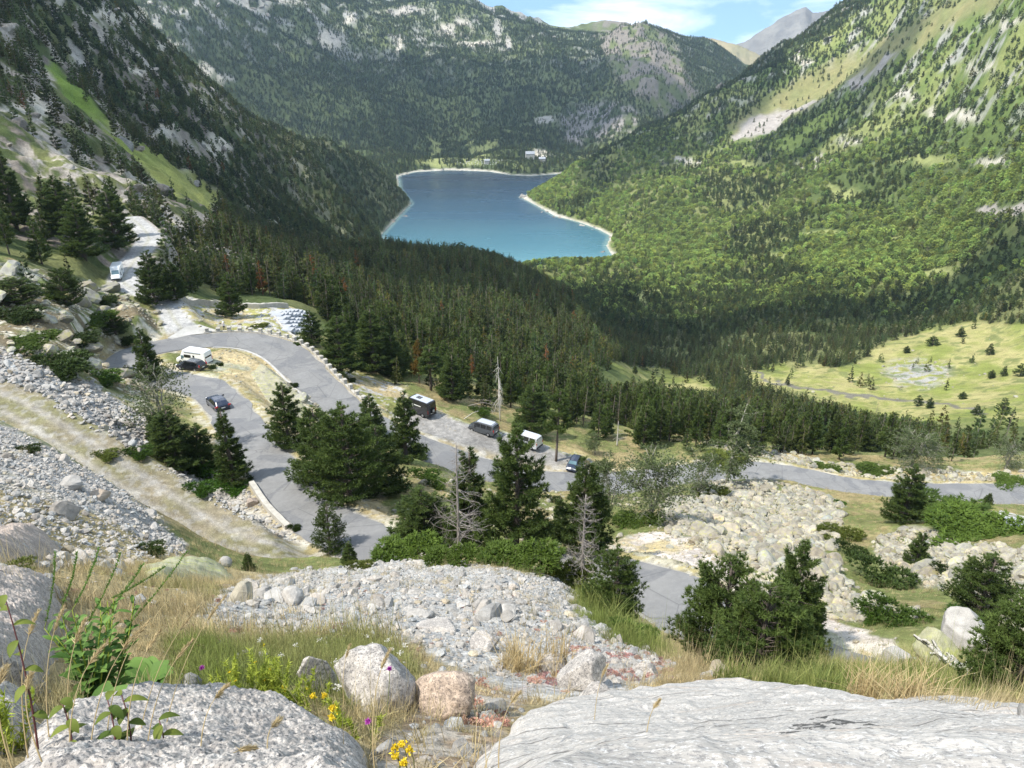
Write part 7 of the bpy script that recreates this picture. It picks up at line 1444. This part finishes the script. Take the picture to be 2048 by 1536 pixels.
wall_along('stone_wall', 'long low dry stone wall at the edge of the wood beyond the curve', 'wall', px_path([(345, 603), (400, 608), (450, 612), (520, 616), (575, 616)]), .8, 1.0, M['masonry'], -.6, jag=.5)
wall_along('stone_edging', 'thin stone edging running down beside the stepped slabs', 'wall', px_path([(540, 628), (560, 650), (592, 680)]), .35, .35, M['masonry'], -.4)
wall_along('retaining_wall', 'pale kerb wall at the left edge of the lower road below the stone bank', 'wall', offset_path(SP_ROAD, 500, 640, *((1, .3) if project(*offset_path(SP_ROAD, 500, 640, 1, .3, vmin=960, vmax=1050).mean(0))[0] < project(*offset_path(SP_ROAD, 500, 640, -1, .3, vmin=960, vmax=1050).mean(0))[0] else (-1, .3)), vmin=955, vmax=1058), .5, .5, M['masonry'], -.5, jag=.3)
# stepped grey slabs
P = [at(545, 630), at(612, 628), at(628, 672), at(575, 668)]; mb = MB(); rg = np.random.default_rng(4); c0 = np.mean(P, 0)
for a in range(8):
    for b_ in range(6):
        s, t_ = (a + .5) / 8, (b_ + .5) / 6; q = (P[0] * (1 - s) + P[1] * s) * (1 - t_) + (P[3] * (1 - s) + P[2] * s) * t_; ex = np.linalg.norm(P[1] - P[0]) / 8; ey = np.linalg.norm(P[3] - P[0]) / 6; q[2] = zat(q[0], q[1]) + .25 + rg.uniform(-.08, .12)
        mb.box(q - c0, (ex * 1.05, ey * 1.05, .5), math.atan2(*(P[1] - P[0])[[1, 0]]) + rg.normal(0, .04), 0, .97)
M['slate'] = stone('grey_slate', (.30, .32, .35), (.44, .45, .47), sc=.6, spk=.2); o = mb.obj('stone_revetment', M['slate']); o.location = c0; tag(o, 'stepped apron of grey stone slabs beyond the stone posts', 'stonework')
base = at(2000, 1056)
for i, lab in enumerate(['left concrete foundation slab with raised rims near the right edge', 'right concrete foundation slab cut by the edge of the picture']):
    az = math.atan2(base[0], base[1]); e = np.array([math.cos(az), -math.sin(az)]); f_ = np.array([math.sin(az), math.cos(az)]); q = base[:2] + e * (1.8 + i * 4.3) + f_ * .5; zc = float(zat(*q)) + .12; mb = MB(); mb.box((0, 0, -.2), (3.6, 4.4, .6)); o = mb.obj('concrete_slab', M['slate']); o.location = (q[0], q[1], zc); o.rotation_euler = (-.12, .0, -az + .12); tag(o, lab, 'foundation')
    r_ = MB(); r_.box((0, 2.3, .1), (4.0, .25, .5)); r_.box((-1.92, 0, .1), (.25, 4.3, .5)); r_.box((0, -2.3, .05), (4.0, .2, .4)); r_.obj('rim', M['concrete'], o)
# ------------------------------------------------------------------ far shore
M['slate_roof'] = plain('pale_metal_roof', (.33, .35, .38), .5); M['render'] = plain('white_render', (.48, .47, .44), .8, var=.08, scale=.4)
def house(u, v, wpx, hpx, label, depth=11):
    p = at(u, v); d = slant(p); w = wpx * d / F_PX; h = hpx * d / F_PX; az = math.atan2(p[0], p[1]); t0 = thing('building', label, 'building', p, -az + .15); b = MB(); b.box((0, 0, h * .35 - 2), (w, depth, h * .7 + 4)); wl = b.obj('wall', M['render'], t0); r_ = MB(); y = depth / 2 + .6; x = w / 2 + .6; z0 = h * .68; z1 = h * 1.05
    r_.add([(-x, -y, z0), (x, -y, z0), (x, y, z0), (-x, y, z0), (-x, 0, z1), (x, 0, z1)], [(0, 1, 5, 4), (2, 3, 4, 5)]); r_.add([(-x, -y, z0), (-x, y, z0), (-x, 0, z1), (x, -y, z0), (x, y, z0), (x, 0, z1)], [(0, 2, 1), (3, 4, 5)]); r_.obj('roof', M['slate_roof'], t0)
    first = None; nw = max(3, int(w / 4))
    for q in range(nw):
        for fl in range(2):
            pos = (-w / 2 + w * (q + .5) / nw, -depth / 2 - .03, h * (.16 + .30 * fl))
            if first is None: first = MB().box((0, 0, 0), (1.3, .12, 1.5)).obj('window', M['glass'], t0); first.location = pos
            else: c = first.copy(); COL.objects.link(c); c.parent = t0; c.location = pos
    return t0
house(1060, 319, 17, 13, 'larger pale lodge among the trees above the right end of the far shore'); house(1084, 326, 12, 9, 'smaller pale lodge just above the far shore, right of the larger one'); house(974, 330, 10, 8, 'small pale hut at the right end of the far car park', 8)
b = MB(); c0 = vehicle('parked_car', 'tiny pale car parked among others at the far end of the lake', 'car', (0, 0, 0), 0, SUV(4.4, 1.85, 1.5), 'silver_paint', [(-1.3, .92), (1.35, .92)], .34, side=((-1.6, 1.0),), front=(.85, .28, .64, .58), group='cars parked at the far end of the lake')
for ch in list(c0.children):
    if ch.name.split('.')[0] not in ('body', 'window', 'windscreen'):
        for g in list(ch.children): bpy.data.objects.remove(g)
        bpy.data.objects.remove(ch)
rg = random.Random(3); first = True
for q in range(64):
    row = q % 4; u = 915 + (q // 4) * 6.0 + rg.uniform(-1.5, 1.5); v = 322 + row * 3.0 + rg.uniform(-.5, .5); p = at(u, v, 1900)
    if first: c0.location = (p[0], p[1], p[2] + .1); c0.scale = (1.7, 1.7, 1.7); c0.scale = (1, 1, 1); first = False
    else: dup(c0, (p[0], p[1], p[2] + .1), (0, 0, rg.choice([1.2, 1.3, 1.25])), (1, 1, 1))
print('built things', time.time() - T0)
# ------------------------------------------------------------------ clouds whose shadows fall on the slopes
m, t = new_mat('cloud_vapour'); o_ = N(t, 'ShaderNodeOutputMaterial'); a_ = N(t, 'ShaderNodeBsdfTransparent'); b_ = N(t, 'ShaderNodeBsdfTranslucent'); b_.inputs[0].default_value = (.9, .9, .92, 1); x_ = N(t, 'ShaderNodeMixShader'); x_.inputs[0].default_value = .52
t.links.new(a_.outputs[0], x_.inputs[1]); t.links.new(b_.outputs[0], x_.inputs[2]); t.links.new(x_.outputs[0], o_.inputs[0]); M['cloud'] = m
def cloud(i, u, v, rx, ry, rz=0.0, rmin=0, alt=1250, label=''):
    P = at(u, v, rmin); C = P + SUN_DIR * ((alt - P[2]) / SUN_DIR[2]); D, F = ico(5); k = .62 + .75 * n3(D * 1.0, .9, i * 7 + 1, 4)
    V = D * k[:, None] * np.array([rx, ry, 60]); V[:, 2] = np.maximum(V[:, 2], -30); mb = MB(); mb.add(V, F, 0, .5, True); o = mb.obj('cloud', M['cloud']); o.location = C; o.rotation_euler = (0, 0, rz); o['kind'] = 'structure'
CLOUDS = [(150, 150, 300, 220, .5, 0), (430, 330, 330, 200, .3, 0), (900, 250, 620, 330, 0, 0), (1150, 200, 420, 300, 0, 2200), (700, 130, 420, 150, 0, 0), (1380, 230, 380, 170, .6, 0), (1700, 200, 220, 120, .5, 0), (1700, 625, 280, 45, 0, 0), (1000, 365, 260, 70, 0, 0)]
for i, c in enumerate(CLOUDS): cloud(i, *c)
# ------------------------------------------------------------------ air
m, t = new_mat('air'); o_ = N(t, 'ShaderNodeOutputMaterial'); pv = N(t, 'ShaderNodeVolumePrincipled'); pv.inputs['Color'].default_value = (.58, .78, 1.0, 1); pv.inputs['Density'].default_value = HAZE; pv.inputs['Anisotropy'].default_value = .2
t.links.new(pv.outputs[0], o_.inputs[1]); mb = MB(); mb.box((0, 2200, 380), (12000, 4900, 1500)); hz = mb.obj('haze', m); hz['kind'] = 'stuff'; hz['label'] = 'thin blue mountain air'; hz['category'] = 'haze'
# remove the templates everything was copied from
for o in [o for o in bpy.data.objects if o.get('_proto')]:
    for ch in list(o.children): bpy.data.objects.remove(ch)
    bpy.data.objects.remove(o)
print('done', time.time() - T0)
